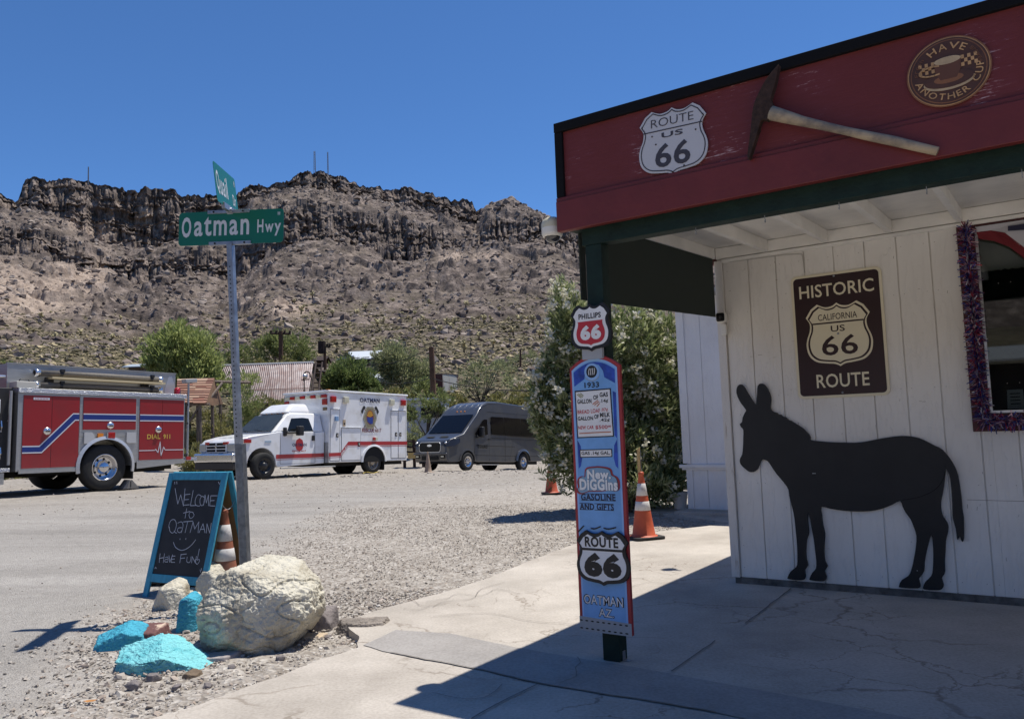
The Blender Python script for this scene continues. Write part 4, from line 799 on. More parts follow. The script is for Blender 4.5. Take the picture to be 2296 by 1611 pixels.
gtext('date_lettering', '1933', z71, (490, 935), (614, 878), INK, .022)
gpoly(z71, [(405, 958), (716, 934), (745, 1353), (428, 1366)], -.0058, -.0048, INK, 'price_panel_edge')
pp = gpoly(z71, [(415, 970), (707, 945), (735, 1343), (437, 1356)], -.0068, -.0059, SWHITE, 'price_panel')
def ptext(txt, bl, tr, m, bold=.012): a = gpx(z71, bl); b = gpx(z71, tr); mb = MB(); text(mb, txt, a[0], b[0], a[1], b[1], lambda x, z: (x, -.0078, z+(x-a[0])*.0), bold); return mb.build('price_line', m, pp)
ptext('GALLON', (430, 1071), (550, 1026), INK, .03); ptext('OF', (568, 1035), (608, 993), INK, .03); ptext('GAS', (622, 1012), (692, 968), INK, .03); ptext('.14¢', (622, 1068), (694, 1026), INK, .02); ptext('BREAD', (432, 1157), (533, 1120), SRED, .015); ptext('LOAF', (547, 1150), (624, 1110), SRED, .015); ptext('.07¢', (634, 1140), (692, 1104), SRED, .015)
ptext('GALLON', (434, 1215), (565, 1175), INK, .03); ptext('OF', (576, 1200), (614, 1160), INK, .03); ptext('MILK', (625, 1185), (711, 1142), INK, .03); ptext('.42¢', (623, 1230), (708, 1192), INK, .02); ptext('NEW CAR', (438, 1290), (570, 1256), SRED, .02); ptext('$500', (586, 1292), (690, 1252), SRED, .015); ptext('00', (695, 1272), (719, 1254), SRED, .03)
mb = MB(); [stroke(mb, [gpx(z71, q) for q in l], .0045, gf(-.0078)) for l in ([(428, 990), (462, 1018)], [(440, 984), (474, 1012)], [(456, 980), (480, 1000)])]; mb.build('olive_dashes', SGRN, pp)
mb = MB(); [stroke(mb, [gpx(z71, q) for q in l], .005, gf(-.0078)) for l in ([(562, 1073), (606, 1040)], [(578, 1080), (614, 1052)], [(598, 1092), (620, 1068)], [(448, 1325), (560, 1318), (718, 1311)])]; mb.build('orange_dashes', SORG, pp)
gpoly(z71, [(448, 1464), (727, 1457), (730, 1527), (452, 1534)], -.0058, -.0048, INK, 'gas_panel_edge'); gpoly(z71, [(456, 1472), (720, 1465), (722, 1519), (459, 1526)], -.0068, -.0059, SWHITE, 'gas_panel'); gtext('gas_lettering', 'GAS .14¢ GAL.', z71, (466, 1517), (712, 1476), INK, .02, -.0078)
cloud = [(515, 1235), (503, 1205), (522, 1178), (513, 1130), (525, 1085), (560, 1065), (588, 1068), (592, 1010), (615, 975), (690, 965), (740, 962), (830, 975), (870, 1000), (885, 1050), (925, 1070), (950, 1110), (955, 1160), (948, 1205), (915, 1222), (860, 1215), (800, 1220), (720, 1225), (640, 1225), (580, 1245), (545, 1252)]
cc = np.mean(cloud, 0); sh = lambda k: [tuple(cc+(np.array(q)-cc)*k) for q in cloud]
gpoly(z73, sh(1), -.008, -.0045, PRED, 'logo_board', None, 3); gpoly(z73, sh(.925), -.0088, -.0081, INK, 'logo_line', None, 3); gpoly(z73, sh(.90), -.0096, -.0089, mat('logo pale blue', (.22, .36, .50), .5), 'logo_field', None, 3)
gtext('logo_shadow', 'New.', z73, (625, 1098), (868, 1003), mat('logo steel blue', (.06, .12, .2), .5), .07, -.0102); gtext('logo_lettering', 'New.', z73, (622, 1094), (862, 1000), SWHITE, .045, -.0108)
gtext('logo_shadow', 'DiGGins', z73, (545, 1214), (938, 1090), bpy.data.materials['logo steel blue'], .07, -.0102); gtext('logo_lettering', 'DiGGins', z73, (545, 1210), (932, 1092), SWHITE, .045, -.0108)
NAVY = mat('navy sign paint', (.012, .018, .05), .5)
gtext('motto_lettering', 'GASOLINE', z73, (553, 1316), (908, 1250), NAVY, .035); gtext('motto_lettering', 'AND GIFTS', z73, (540, 1412), (890, 1352), NAVY, .035)
mb = MB()
for (a, b, c, d) in ((553, 908, 1316, 1250), (540, 890, 1412, 1352)):      # slab serifs of the painted letters
    p0 = gpx(z73, (a, c)); p1 = gpx(z73, (b, d))
    n = 8 if a == 553 else 9
    for k in range(n):
        if n == 9 and k == 3: continue
        x = p0[0]+(p1[0]-p0[0])*(k+.5)/n; stroke(mb, [(x-.011, p0[1]+.0015), (x+.011, p0[1]+.0015)], .003, gf(-.0063)); stroke(mb, [(x-.011, p1[1]-.0015), (x+.009, p1[1]-.0015)], .003, gf(-.0063))
mb.build('motto_serifs', NAVY, gp)
gtext('town_outline', 'OATMAN', z72, (362, 1088), (621, 1048), INK, .05); gtext('town_lettering', 'OATMAN', z72, (368, 1084), (615, 1052), SWHITE, .0, -.0072); gtext('town_outline', 'AZ.', z72, (459, 1173), (560, 1124), INK, .05); gtext('town_lettering', 'AZ.', z72, (464, 1169), (556, 1128), SWHITE, .0, -.0072)
mb = MB(); mb.prism([(-.151, -.001), (.151, -.001), (.151, .062), (-.151, .073)], -.006, -.0026); ft = mb.build('grey_foot', GREYB, gp)
mb = MB()
for r_, zz in ((0, .012), (1, .052)):
    for k in range(9): x = -.14+.033*k; mb.flat([gf(-.0066)(x+.0095*math.cos(a), zz+.004*math.sin(a)-.02*x*.4) for a in np.linspace(0, 2*math.pi, 10, endpoint=False)])
mb.build('foot_dashes', INK, ft)
# route plaque fixed low on the board
def zpt(zf, q, b): return wpt(*zf(*q), b)
l = zpt(z72, (318, 880), -.05)[0]; r = zpt(z72, (662, 880), -.05)[0]; bt = zpt(z72, (497, 975), -.05)[1]; tp = zpt(z72, (475, 618), -.05)[1]
rp = thing('route_plaque', None, 'white route 66 shield plaque with thick black outline low on the gas pump board', 'sign', M=shopM((l+r)/2, -.048, bt))
hw = (r-l)/2; hh = tp-bt
mb = MB(); mb.prism(shield_poly(0, 0, hw, hh), -.006, .009); mb.build('black_backing', INK, rp, bevel=.002)
mb = MB(); mb.prism(shield_poly(0, 0, hw, hh, .87, .86), -.0075, -.0062); mb.build('white_face', SWHITE, rp)
mb = MB(); fn = gf(-.0085); stroke(mb, [(-hw*.78, hh*.655), (hw*.78, hh*.655)], .0125, fn); mb.build('divider', INK, rp); mb = MB(); text(mb, 'ROUTE', -hw*.64, hw*.62, hh*.70, hh*.89, fn, .035); mb.build('lettering', INK, rp); mb = MB(); text(mb, '66', -hw*.70, hw*.70, hh*.155, hh*.60, fn, .075); mb.build('lettering', INK, rp)
mb = MB()
for q in ([(318, 625), (335, 605), (352, 588)], [(400, 603), (425, 606), (460, 592)], [(483, 602), (515, 608), (560, 598)]): stroke(mb, spline([(zpt(z72, a, -.05)[0]-(l+r)/2, zpt(z72, a, -.05)[1]-bt) for a in q], 3), .007, lambda x, z: (x, .009, z))
mb.build('brush_strokes', INK, rp)
# gasoline-brand shield above the board
l = zpt(z71, (366, 470), -.06)[0]; r = zpt(z71, (718, 470), -.06)[0]; bt = zpt(z71, (545, 617), -.06)[1]; tp = zpt(z71, (530, 205), -.06)[1]; c0 = (l+r)/2
ps = thing('oil_shield_sign', None, 'black white and red oil company shield on the post above the gas pump board', 'sign', M=shopM(c0, -.05, bt)); hw = (r-l)/2; hh = tp-bt
mb = MB(); mb.prism(shield_poly(0, 0, hw, hh), -.01, .012); mb.build('black_backing', INK, ps, bevel=.002)
mb = MB(); mb.prism(shield_poly(0, 0, hw, hh, .855, .86), -.0115, -.0102); mb.build('white_face', SWHITE, ps)
half = [(x*hw*.70, hh*(.5+(z-.5)*.72)-.004) for x, z in SHIELD]; cut = hh*.635
red = [p for p in half if p[1] < cut]; xs = max(p[0] for p in red if p[1] > cut-.06)
mb = MB(); mb.flat([gf(-.0125)(x, z) for x, z in sorted(red, key=lambda p: -math.atan2(p[1]-hh*.4, p[0])) ] if False else [gf(-.0125)(x, z) for x, z in [(xs*.98, cut)]+[p for p in half[:len(half)//2+1] if p[1] < cut]+[p for p in half[len(half)//2+1:] if p[1] < cut]+[(-xs*.98, cut)]]); mb.build('red_field', SRED, ps)
mb = MB(); text(mb, 'PHILLIPS', -hw*.56, hw*.54, hh*.685, hh*.80, gf(-.0125), .03); mb.build('lettering', INK, ps); mb = MB(); text(mb, '66', -hw*.50, hw*.52, hh*.24, hh*.555, gf(-.0135), .06); mb.build('number', SWHITE, ps)
mb = MB(); mb.box(-.062, .058, -.002, .022, -.04, .10); mb.build('backing_block', GREYB, ps)
# ------------------------------------------------------------------ street-name sign
SGREEN = mat('street sign green', (.0, .135, .085), .35); SLET = mat('reflective white letters', (.62, .64, .66), .4)
pt = at_y(517, 550, 6.2); pb = at_y(547, 1270, 6.2); k = (pb-pt)/(pb[2]-pt[2]); gzl = float(ground_z(pb[0], 6.2)); base = pt+k*(gzl-.05-pt[2])
ss = thing('street_sign', base, 'leaning steel street sign post with two green street name blades', 'street sign')
topp = at_y(525, 472, 6.2)
mb = MB(); ax = (pt-base); L_ = np.linalg.norm(ax); ax /= L_; rx_ = V3(.97, -.22, 0); ry_ = np.cross(ax, rx_)
def sbar(mb, a, b, w, d, u=None, v=None):
    a, b = np.array(a, float), np.array(b, float); t = (b-a)/np.linalg.norm(b-a); u = np.array(u if u is not None else rx_, float); u = u-t*(u@t); u /= np.linalg.norm(u); v = np.cross(t, u)
    mb.hexa([a-u*w/2-v*d/2, a+u*w/2-v*d/2, a+u*w/2+v*d/2, a-u*w/2+v*d/2, b-u*w/2-v*d/2, b+u*w/2-v*d/2, b+u*w/2+v*d/2, b-u*w/2+v*d/2]); return mb
sbar(mb, base, pt+ax*.02, .048, .048); mb.build('post', GALV, ss, world=True, bevel=.004)
mb = MB(); sbar(mb, base+rx_*.014-ry_*.002, base+ax*1.28+rx_*.014, .062, .060); mb.build('post_sleeve', mat('darker galvanised sleeve', (.20, .215, .235), .5, .8, var=.3, scale=20), ss, world=True, bevel=.003)
mb = MB()
for i in range(40): c = base+ax*(1.34+i*.034)-ry_*.0248*(-1 if ry_[1] > 0 else 1)*(-1); c = base+ax*(1.34+i*.034)+(-ry_ if ry_[1] > 0 else ry_)*.0246; mb.flat([c+rx_*.006*math.cos(a)+ax*.006*math.sin(a) for a in np.linspace(0, 2*math.pi, 8, endpoint=False)])
mb.build('punched_holes', DARK, ss, world=True)
# main blade
yl, yr = 6.27, 6.13
cor = [at_y(400, 552, yl), at_y(635, 543, yr), at_y(632, 467, yr), at_y(397, 478, yl)]
def blade(cor, name, nrm_sign, lets):
    o = np.array(cor[0]); ex = cor[1]-cor[0]; w = np.linalg.norm(ex); ex /= w; ez = cor[3]-cor[0]; h = np.linalg.norm(ez); ez = ez-ex*(ez@ex); ez /= np.linalg.norm(ez); n = np.cross(ex, ez)     # n points to the viewer side
    if n @ (EYEP-o) < 0: n = -n
    mb = MB(); poly = rrect(0, w, 0, h, .03); mb.prism(poly, -.0015, .0015, lambda x, y, z: o+ex*x+ez*z+n*y); b = mb.build(name, SGREEN, ss, world=True)
    mb = MB()
    for i_, (txt, x0, x1, z0, z1, bold) in enumerate(lets):
        if txt in ('H', 'D', '"'): mb.build('street_name', SLET, b).data.transform(ROOTM[ss].inverted()); mb = MB()
        text(mb, txt, x0*w, x1*w, z0*h, z1*h, lambda x, z: o+ex*x+ez*z+n*.003, bold)
    l = mb.build('street_name', SLET, b); l.data.transform(ROOTM[ss].inverted()); return o, ex, ez, n, w, h, b
o, ex, ez, n, w, h, b = blade(cor, 'highway_blade', 1, [('O', .030, .122, .24, .86, .03), ('a', .150, .232, .27, .72, .02), ('t', .246, .318, .27, .85, .02), ('m', .338, .465, .27, .73, .02), ('a', .490, .572, .27, .73, .02), ('n', .596, .678, .27, .74, .02), ('H', .755, .812, .31, .70, .02), ('w', .828, .908, .31, .56, .02), ('y', .916, .978, .20, .57, .02), ('"', .945, .967, .80, .90, .0)])
for z0, z1, x0, x1 in ((-.02, .085, .30, .70), (.92, 1.02, .28, .68)):
    mb = MB(); P = [o+ex*x*w+ez*z*h+n*d for d in (-.012, .012) for x, z in ((x0, z0), (x1, z0), (x1, z1), (x0, z1))]; mb.hexa(P); br = mb.build('blade_bracket', GALV, ss, world=True, bevel=.002)
    mb = MB()
    for x in (x0+.06, x1-.06): c = o+ex*x*w+ez*(z0+z1)/2*h+n*.014; mb.sphere(c, .008, 7, 5)
    mb.build('bracket_bolts', DARK, br).data.transform(ROOTM[ss].inverted())
# cross blade, seen steeply
A = at_y(481, 365, 5.82); D = at_y(487.5, 450, 5.80); Bq = at_y(529, 407, 6.58); E_ = Bq+(D-A)
o2, ex2, ez2, n2, w2, h2, b2 = blade([D, E_, Bq, A], 'cross_blade', 1, [('Q', .05, .17, .22, .82, .01), ('u', .20, .29, .24, .62, .01), ('a', .32, .41, .24, .62, .01), ('i', .44, .47, .24, .76, .01), ('l', .50, .53, .24, .80, .01), ('D', .76, .84, .18, .48, .01), ('r', .86, .91, .18, .40, .01), ('"', .90, .94, .74, .90, .0)])
mb = MB(); P = [o2+ex2*x*w2+ez2*z*h2+n2*d for d in (-.013, .013) for x, z in ((.24, -.09), (.72, -.09), (.72, .07), (.24, .07))]; mb.hexa(P); mb.build('blade_bracket', GALV, ss, world=True, bevel=.002)
mb = MB(); sbar(mb, o+ex*.49*w+ez*1.0*h, o2+ex2*.5*w2+ez2*-.09*h2, .05, .05); mb.build('bracket_cross', GALV, ss, world=True, bevel=.003)

# ------------------------------------------------------------------ chalkboard A-frame
TURQ = mat('turquoise painted wood', (.055, .36, .50), .6, col2=(.04, .26, .38), scale=5, stretch=(8, 8, 2), bump=.25, bscale=14)
gz0 = -.05
FL, FR = on_z(318, 1339, gz0), on_z(452, 1353, gz0)
_e = (FR-FL)/np.linalg.norm(FR-FL); _p = V3(-_e[1], _e[0], 0); _d = ray(379, 1059)
_sol = np.linalg.solve(np.array([_p, [0, 0, 1], -_d]).T, EYEP-FL); _a, _h = _sol[0], _sol[1]
TL = FL+_p*_a+V3(0, 0, _h); TR = TL+(FR-FL); BL, BR = FL+_p*2*_a, FR+_p*2*_a
af = thing('chalkboard_sign', (FL+FR+BL+BR)/4, 'turquoise wooden A-frame chalkboard with a chalk welcome message', 'chalkboard')
class Quad:
    def __init__(s, bl, br, tl):
        s.o = bl; s.ex = br-bl; s.w = np.linalg.norm(s.ex); s.ex = s.ex/s.w; e = tl-bl; e = e-s.ex*(e@s.ex); s.h = np.linalg.norm(e); s.ez = e/s.h; s.n = np.cross(s.ex, s.ez)
        if s.n @ (EYEP-s.o) < 0: s.n = -s.n
    def p(s, x, z, d=0.): return s.o+s.ex*x+s.ez*z+s.n*d
    def slab(s, mb, x0, x1, z0, z1, d0, d1): mb.hexa([s.p(x0, z0, d0), s.p(x1, z0, d0), s.p(x1, z0, d1), s.p(x0, z0, d1), s.p(x0, z1, d0), s.p(x1, z1, d0), s.p(x1, z1, d1), s.p(x0, z1, d1)]); return mb
    def px(s, x, y): q = on_plane(x, y, s.o, s.n)-s.o; return (float(q@s.ex), float(q@s.ez))
Q = Quad(FL, FR, TL)
bw_ = .058
for nm, a in (('stile', (0, bw_, 0, Q.h)), ('stile', (Q.w-bw_, Q.w, 0, Q.h)), ('top_rail', (bw_+.001, Q.w-bw_-.001, Q.h-.062, Q.h-.001)), ('bottom_rail', (bw_+.001, Q.w-bw_-.001, .13, .195))):
    mb = MB(); Q.slab(mb, *a, -.018, 0); mb.build(nm, TURQ, af, world=True, bevel=.002)
mb = MB(); Q.slab(mb, bw_-.008, Q.w-bw_+.008, .19, Q.h-.058, -.014, -.007); cb = mb.build('chalkboard', mat('black chalkboard', (.016, .016, .018), .7, col2=(.028, .028, .03), scale=5), af, world=True)
zq = zoom(400, 1450, 1.869)
chalk = mat('white chalk', (.62, .62, .64), .9); mb = MB(); cf_ = lambda x, z: Q.p(x, z, -.0058)
def ch(pts, sm=0):
    P = [Q.px(*zq(*p)) for p in pts]; P = spline(P, 4) if sm else P; stroke(mb, P, .0052, cf_)
for l in ([(302, 224), (318, 318), (336, 262), (352, 330), (362, 225)], [(361, 262), (352, 325), (388, 322)], [(361, 262), (392, 258)], [(357, 292), (384, 290)], [(411, 236), (394, 328), (432, 326)],  # W E L
          [(473, 326), (482, 262), (490, 312), (503, 262), (503, 328)], [(517, 268), (510, 328), (542, 330)], [(517, 268), (556, 268)], [(514, 298), (538, 296)],  # M E
          [(352, 372), (392, 362)], [(372, 345), (362, 402)],                                                                                                       # t
          [(352, 425), (408, 420)], [(378, 424), (362, 490)], [(392, 490), (410, 425), (420, 468), (445, 425), (440, 490)], [(446, 490), (470, 436), (482, 490)], [(454, 470), (478, 468)], [(490, 492), (494, 436), (510, 492), (520, 432)],   # TMAN
          [(212, 616), (206, 670)], [(206, 645), (232, 640)], [(238, 616), (231, 670)], [(265, 628), (270, 668), (288, 622)], [(283, 632), (278, 668), (300, 668)], [(283, 632), (302, 630)], [(281, 650), (298, 648)],        # H V E
          [(338, 620), (330, 672)], [(336, 622), (370, 618)], [(334, 645), (360, 642)], [(401, 672), (405, 634), (424, 672), (430, 632)], [(448, 588), (436, 648)],
          [(300, 185), (300, 198)], [(312, 183), (313, 197)], [(562, 185), (570, 200)], [(574, 190), (577, 205)], [(180, 706), (184, 696)], [(188, 700), (188, 706)], [(452, 712), (456, 728)], [(460, 704), (462, 716)]): ch(l)
for l in ([(460, 270), (440, 262), (424, 290), (425, 322), (446, 330), (455, 322)], [(452, 290), (462, 272), (478, 280), (476, 312), (462, 328), (452, 312), (452, 290)], [(385, 385), (392, 368), (408, 368), (416, 385), (405, 400), (392, 402), (385, 385)],
          [(270, 470), (264, 450), (276, 418), (298, 412), (310, 440), (300, 480), (284, 492), (270, 478), (268, 455)], [(296, 480), (304, 490), (312, 492)], [(318, 432), (340, 425), (350, 445), (340, 490)], [(342, 460), (322, 462), (316, 480), (330, 490), (342, 478)],
          [(292, 548), (305, 578), (335, 595), (365, 590), (400, 565), (426, 532)], [(242, 640), (256, 636), (260, 650), (256, 668)], [(256, 650), (242, 652), (240, 664), (254, 666)], [(375, 636), (372, 662), (384, 670), (394, 660), (398, 634)],
          [(436, 655), (428, 648), (422, 660), (434, 680), (448, 662), (446, 650), (436, 655)]): ch(l, 1)
for c in ((332, 525), (367, 524)): ch([c, (c[0]-1, c[1]+7)])
mb.build('chalk_writing', chalk, cb).data.transform(ROOTM[af].inverted())
BT = TL+_p*.04
Qb = Quad(BL, BR, BT)
for nm, a in (('stile', (0, bw_, 0, Qb.h)), ('stile', (Qb.w-bw_, Qb.w, 0, Qb.h)), ('top_rail', (bw_+.001, Qb.w-bw_-.001, Qb.h-.062, Qb.h-.001)), ('bottom_rail', (bw_+.001, Qb.w-bw_-.001, .11, .17))):
    mb = MB(); Qb.slab(mb, *a, -.018, 0); mb.build(nm, TURQ, af, world=True, bevel=.002)
mb = MB(); Qb.slab(mb, bw_-.008, Qb.w-bw_+.008, .165, Qb.h-.058, -.012, -.004); mb.build('back_board', mat('bare hardboard', (.33, .19, .07), .7, var=.15), af, world=True)
mb = MB(); a = Q.p(Q.w-.02, Q.h*.76, -.02); b = Qb.p(Qb.w-.02, Qb.h*.76, .0); mb.tube([a+(b-a)*t+V3(0, 0, -.06*4*t*(1-t)) for t in np.linspace(0, 1, 9)], .0025, 5); mb.build('spreader_chain', GALV, af, world=True)
# ------------------------------------------------------------------ traffic cones
CORA = mat('faded orange cone plastic', (.52, .095, .035), .55, col2=(.42, .075, .03), scale=6, bump=.05); CRUB = mat('black cone base rubber', (.02, .02, .02), .8, var=.4); CREF = mat('scuffed white collar', (.60, .58, .56), .6, col2=(.36, .33, .30), scale=16, thr=(.3, .44)); CDUST = mat('dusty bleached cone', (.36, .27, .20), .85, col2=(.26, .19, .14), scale=9)
def cone(loc, label, old=False, dirty=False, h=.71, rot=.4, group='traffic cones'):
    M = Matrix.Translation(Vector(loc)) @ Matrix.Rotation(rot, 4, 'Z'); o = thing('traffic_cone', None, label, 'traffic cone', group, M); s = h/.71
    body = CDUST if old else (mat('grimy orange cone plastic', (.36, .10, .045), .65, col2=(.20, .09, .055), scale=5) if dirty else CORA); R_ = lambda z: (.125-.098*(z-.03)/.64)*s
    mb = MB(); mb.prism(rrect(-.18*s, .18*s, -.18*s, .18*s, .06*s), .0, .028*s, lambda x, y, z: (x, z, y)); mb.build('base', CDUST if old else CRUB, o, bevel=.006)
    mb = MB(); mb.lathe([(.150*s, .0285*s), (.135*s, .034*s)]+[(R_(z), z*s) for z in (.045, .2, .4, .6, .672)]+[(.030*s, .676*s), (.032*s, .685*s), (.030*s, .70*s), (.02*s, .71*s), (.001, .711*s)], n=28); mb.build('body', body, o, smooth=True)
    if not old:
        for z0, z1 in ((.30, .395), (.455, .585)): mb = MB(); mb.lathe([(R_(z0)+.0008, z0*s), (R_(z0)+.0025, z0*s+.001), (R_(z1)+.0025, z1*s-.001), (R_(z1)+.0008, z1*s)], n=28); mb.build('collar', CREF, o, smooth=True)
    return o
c1 = on_z(1444, 1206, .002); cone(c1, 'orange traffic cone with two white collars and a wooden stake behind the gas pump board', rot=.35)
st = thing('wooden_stake', c1+V3(.0, 0, .70), 'pale wooden stake stuck in the top of the orange cone by the post', 'stake'); mb = MB(); mb.hexa([(-.034, -.01, 0), (-.012, -.022, 0), (.002, .0, 0), (-.02, .012, 0), (-.034, -.01, .25), (-.012, -.022, .268), (.002, .0, .268), (-.02, .012, .25)]); mb.build('stake', mat('raw pine', (.50, .34, .15), .7, var=.2, stretch=(20, 20, 2)), st); mb = MB(); mb.box(.0025, .006, -.008, .008, .02, .25); mb.build('grey_edge', GALV, st)
c2 = on_z(1237, 1106, -.045); cone(c2, 'orange traffic cone half hidden by oleander twigs at the edge of the lot', rot=.2)
c3 = at_y(960, 1057, 27.2); cone((c3[0], 27.2, float(ground_z(c3[0], 27.2))-.01), 'sun-bleached grey-tan cone in front of the dark van', old=True, rot=.5)
c4 = FR*.47+BR*.53-_e*.05; cone((c4[0], c4[1], -.06), 'grimy orange cone with white collars standing inside the A-frame chalkboard', dirty=True, rot=.3)
b = on_z(362, 1312, -.05); o = thing('rubber_weight', b, 'black rubber weight block lying under the front of the A-frame chalkboard', 'weight'); mb = MB(); mb.prism(rrect(-.09, .14, -.09, .09, .03), .03, .075, lambda x, y, z: (x, z, y)); mb.build('block', CRUB, o, bevel=.008)
mb = MB(); [mb.box(x, x+.03, -.08, .08, -.01, .031) for x in (-.08, -.01, .06)]; mb.build('feet', CRUB, o)
b = on_z(425, 1318, -.05); o = thing('rubber_pad', b, 'black ribbed rubber pad behind the right leg of the A-frame chalkboard', 'pad'); mb = MB(); mb.prism(rrect(-.10, .08, -.08, .10, .02), .0, .05, lambda x, y, z: (x, z, y)); mb.build('pad', CRUB, o, bevel=.006); mb = MB(); [mb.box(-.085+.03*k, -.07+.03*k, -.07, .09, .0505, .060) for k in range(5)]; mb.build('ribs', CRUB, o)
# ------------------------------------------------------------------ painted rocks
_rb = bmesh.new(); bmesh.ops.create_icosphere(_rb, subdivisions=7, radius=1); R_V = np.array([v.co[:] for v in _rb.verts]); R_F = np.array([[v.index for v in f.verts] for f in _rb.faces]); _rb.free()
_rb = bmesh.new(); bmesh.ops.create_icosphere(_rb, subdivisions=5, radius=1); S_V = np.array([v.co[:] for v in _rb.verts]); S_F = np.array([[v.index for v in f.verts] for f in _rb.faces]); _rb.free()
def rock(name, c, planes, m, label, cat='rock', amp=.03, fs=5., big=False, sharp=26, group=None):
    V, F = (R_V, R_F) if big else (S_V, S_F); D = V; r = np.zeros(len(D))
    acc = np.zeros(len(D))
    for nx, ny, nz, d in planes:
        n = np.array((nx, ny, nz), float); n /= np.linalg.norm(n); q = np.maximum(D@n, 1e-4)/d; acc += q**sharp
    r = acc**(-1/sharp); sz = np.median(r)
    P = D*r[:, None]; f = fs/sz; s_ = sum(ord(ch) for ch in label) % 50
    q = P/sz; k1, k2, k3 = 1.6, 4.6, 14.
    n1 = fbm(q[:, 0]*k1+s_, q[:, 1]*k1, q[:, 2]*k1, 2, True); n2 = fbm(q[:, 0]*k2+s_, q[:, 1]*k2+7, q[:, 2]*k2, 3, True, .6); n3 = fbm(q[:, 0]*k3, q[:, 1]*k3+s_, q[:, 2]*k3, 2, True)
    c1 = np.abs(perlin(q[:, 0]*1.3+s_*2, q[:, 1]*1.3, q[:, 2]*1.9)); c2 = np.abs(perlin(q[:, 0]*3.4+s_, q[:, 1]*3.4+3, q[:, 2]*3.4))
    P = D*(r*(1+amp*(.45*n1+.38*n2+.16*n3-.7*smooth(.035, 0, c1)-.3*smooth(.05, 0, c2))))[:, None]
    o = np_mesh(name, P, F, m, True); o.location = c; tag(o, label, cat, group); return o
def paint_mat(name, col, rough, metal, c2, sc, thr, bump=.6, bs=30):
    return mat(name, col, rough, metal, col2=c2, scale=sc, thr=thr, bump=bump, bscale=bs)
GOLD = paint_mat('gold painted stone', (.57, .54, .445), .62, 0., (.34, .30, .22), 3.2, (.36, .54), 1.2, 34)
CYAN = paint_mat('bright cyan painted stone', (.20, .58, .62), .75, 0, (.09, .42, .48), 7, (.34, .5), 1.3, 45); CYAN2 = paint_mat('deeper blue painted stone', (.05, .38, .52), .75, 0, (.03, .27, .40), 7, (.34, .5), 1.3, 45)
def gpos(px, py, z=-.05, up=0.): p = on_z(px, py, z); return (p[0], p[1], z+up)
bc = at_y(588, 1368, 5.06); BS = .95
rock('painted_boulder', bc, [(a, b, c, d*BS) for a, b, c, d in [(.12, -.1, 1, .25), (-.5, .1, .86, .305), (-.86, -.1, .5, .325), (-1, -.2, -.1, .345), (-.6, -.1, -.8, .315), (.78, -.1, -.62, .268), (1, 0, .12, .335), (.62, 0, .78, .31), (-.1, -1, .55, .27), (.45, -1, -.25, .29), (-.55, -1, -.1, .315), (-.2, -.8, -.62, .30), (0, 1, .1, .34), (.6, .8, .2, .34), (-.6, .8, .3, .36), (.1, .3, -1, .235), (.75, -.7, .35, .33), (.35, -.45, .85, .272), (-.35, -.8, .6, .272), (.15, -.95, .1, .262)]], GOLD, 'large gold-painted boulder at the foot of the street sign post', 'boulder', .085, 3.0, True, 60)
rock('painted_rock', gpos(384, 1362, -.05, .075), [(0, -.3, 1, .10), (.5, -.2, .9, .11), (-.9, -.4, .3, .095), (-.5, -1, -.2, .085), (.5, -1, .2, .09), (1, .1, .1, .105), (0, 1, 0, .10), (-.7, .1, .8, .10), (0, 0, -1, .1), (.8, -.5, .7, .105)], GOLD, 'small faceted gold rock left of the gold boulder, in front of the A-frame', 'rock', .07, 3.)
rock('painted_rock', gpos(474, 1345, -.05, .12), [(0, -.3, 1, .125), (-.8, -.3, .6, .11), (.8, -.3, .5, .10), (-1, -.2, 0, .10), (1, 0, 0, .11), (-.2, -1, .2, .10), (.4, -1, .2, .11), (0, 1, 0, .11), (0, 0, -1, .15)], GOLD, 'upright gold rock leaning against the back left of the gold boulder', 'rock', .07, 3.)
rock('painted_rock', gpos(432, 1352, -.05, .03), [(0, -.2, 1, .06), (-.8, -.3, .6, .08), (.8, -.3, .6, .085), (-.2, -1, .2, .07), (.5, -1, .2, .08), (0, 1, 0, .08), (0, 0, -1, .06), (1, 0, .1, .09)], GOLD, 'low gold stone chip between the small gold rock and the upright one', 'rock', .08, 3.)
rock('painted_rock', gpos(424, 1412, -.05, .105), [(-.2, -.2, 1, .115), (-1, -.2, .1, .062), (1, -.1, .1, .062), (-.1, -1, .1, .06), (.5, -.9, .1, .058), (0, 1, 0, .07), (.6, -.2, .9, .105), (-.8, 0, .8, .098), (0, 0, -1, .14)], CYAN2, 'upright blue rock leaning on the left side of the gold boulder', 'rock', .06, 3.)
rock('painted_rock', gpos(372, 1492, -.05, .055), [(.42, -.12, 1, .040), (-.15, -.35, 1, .052), (-1, -.25, .05, .235), (-.5, -1, .05, .160), (.2, -1, .05, .12), (.55, -1, -.1, .165), (1, -.2, .2, .30), (.9, .5, .35, .24), (.5, 1, .2, .16), (-.4, 1, .2, .16), (0, 0, -1, .09)], CYAN, 'large bright turquoise rock in the gravel foreground', 'rock', .10, 3.4, True, 50)
rock('painted_rock', gpos(277, 1450, -.05, .035), [(-.45, -.3, 1, .07), (.3, -.2, 1, .088), (-1, -.4, .2, .15), (-.1, -1, .2, .085), (.6, -1, -.2, .10), (1, .1, .3, .13), (0, 1, .2, .11), (0, 0, -1, .06)], CYAN2, 'blue painted rock lying behind the large turquoise rock', 'rock', .06, 3.5)
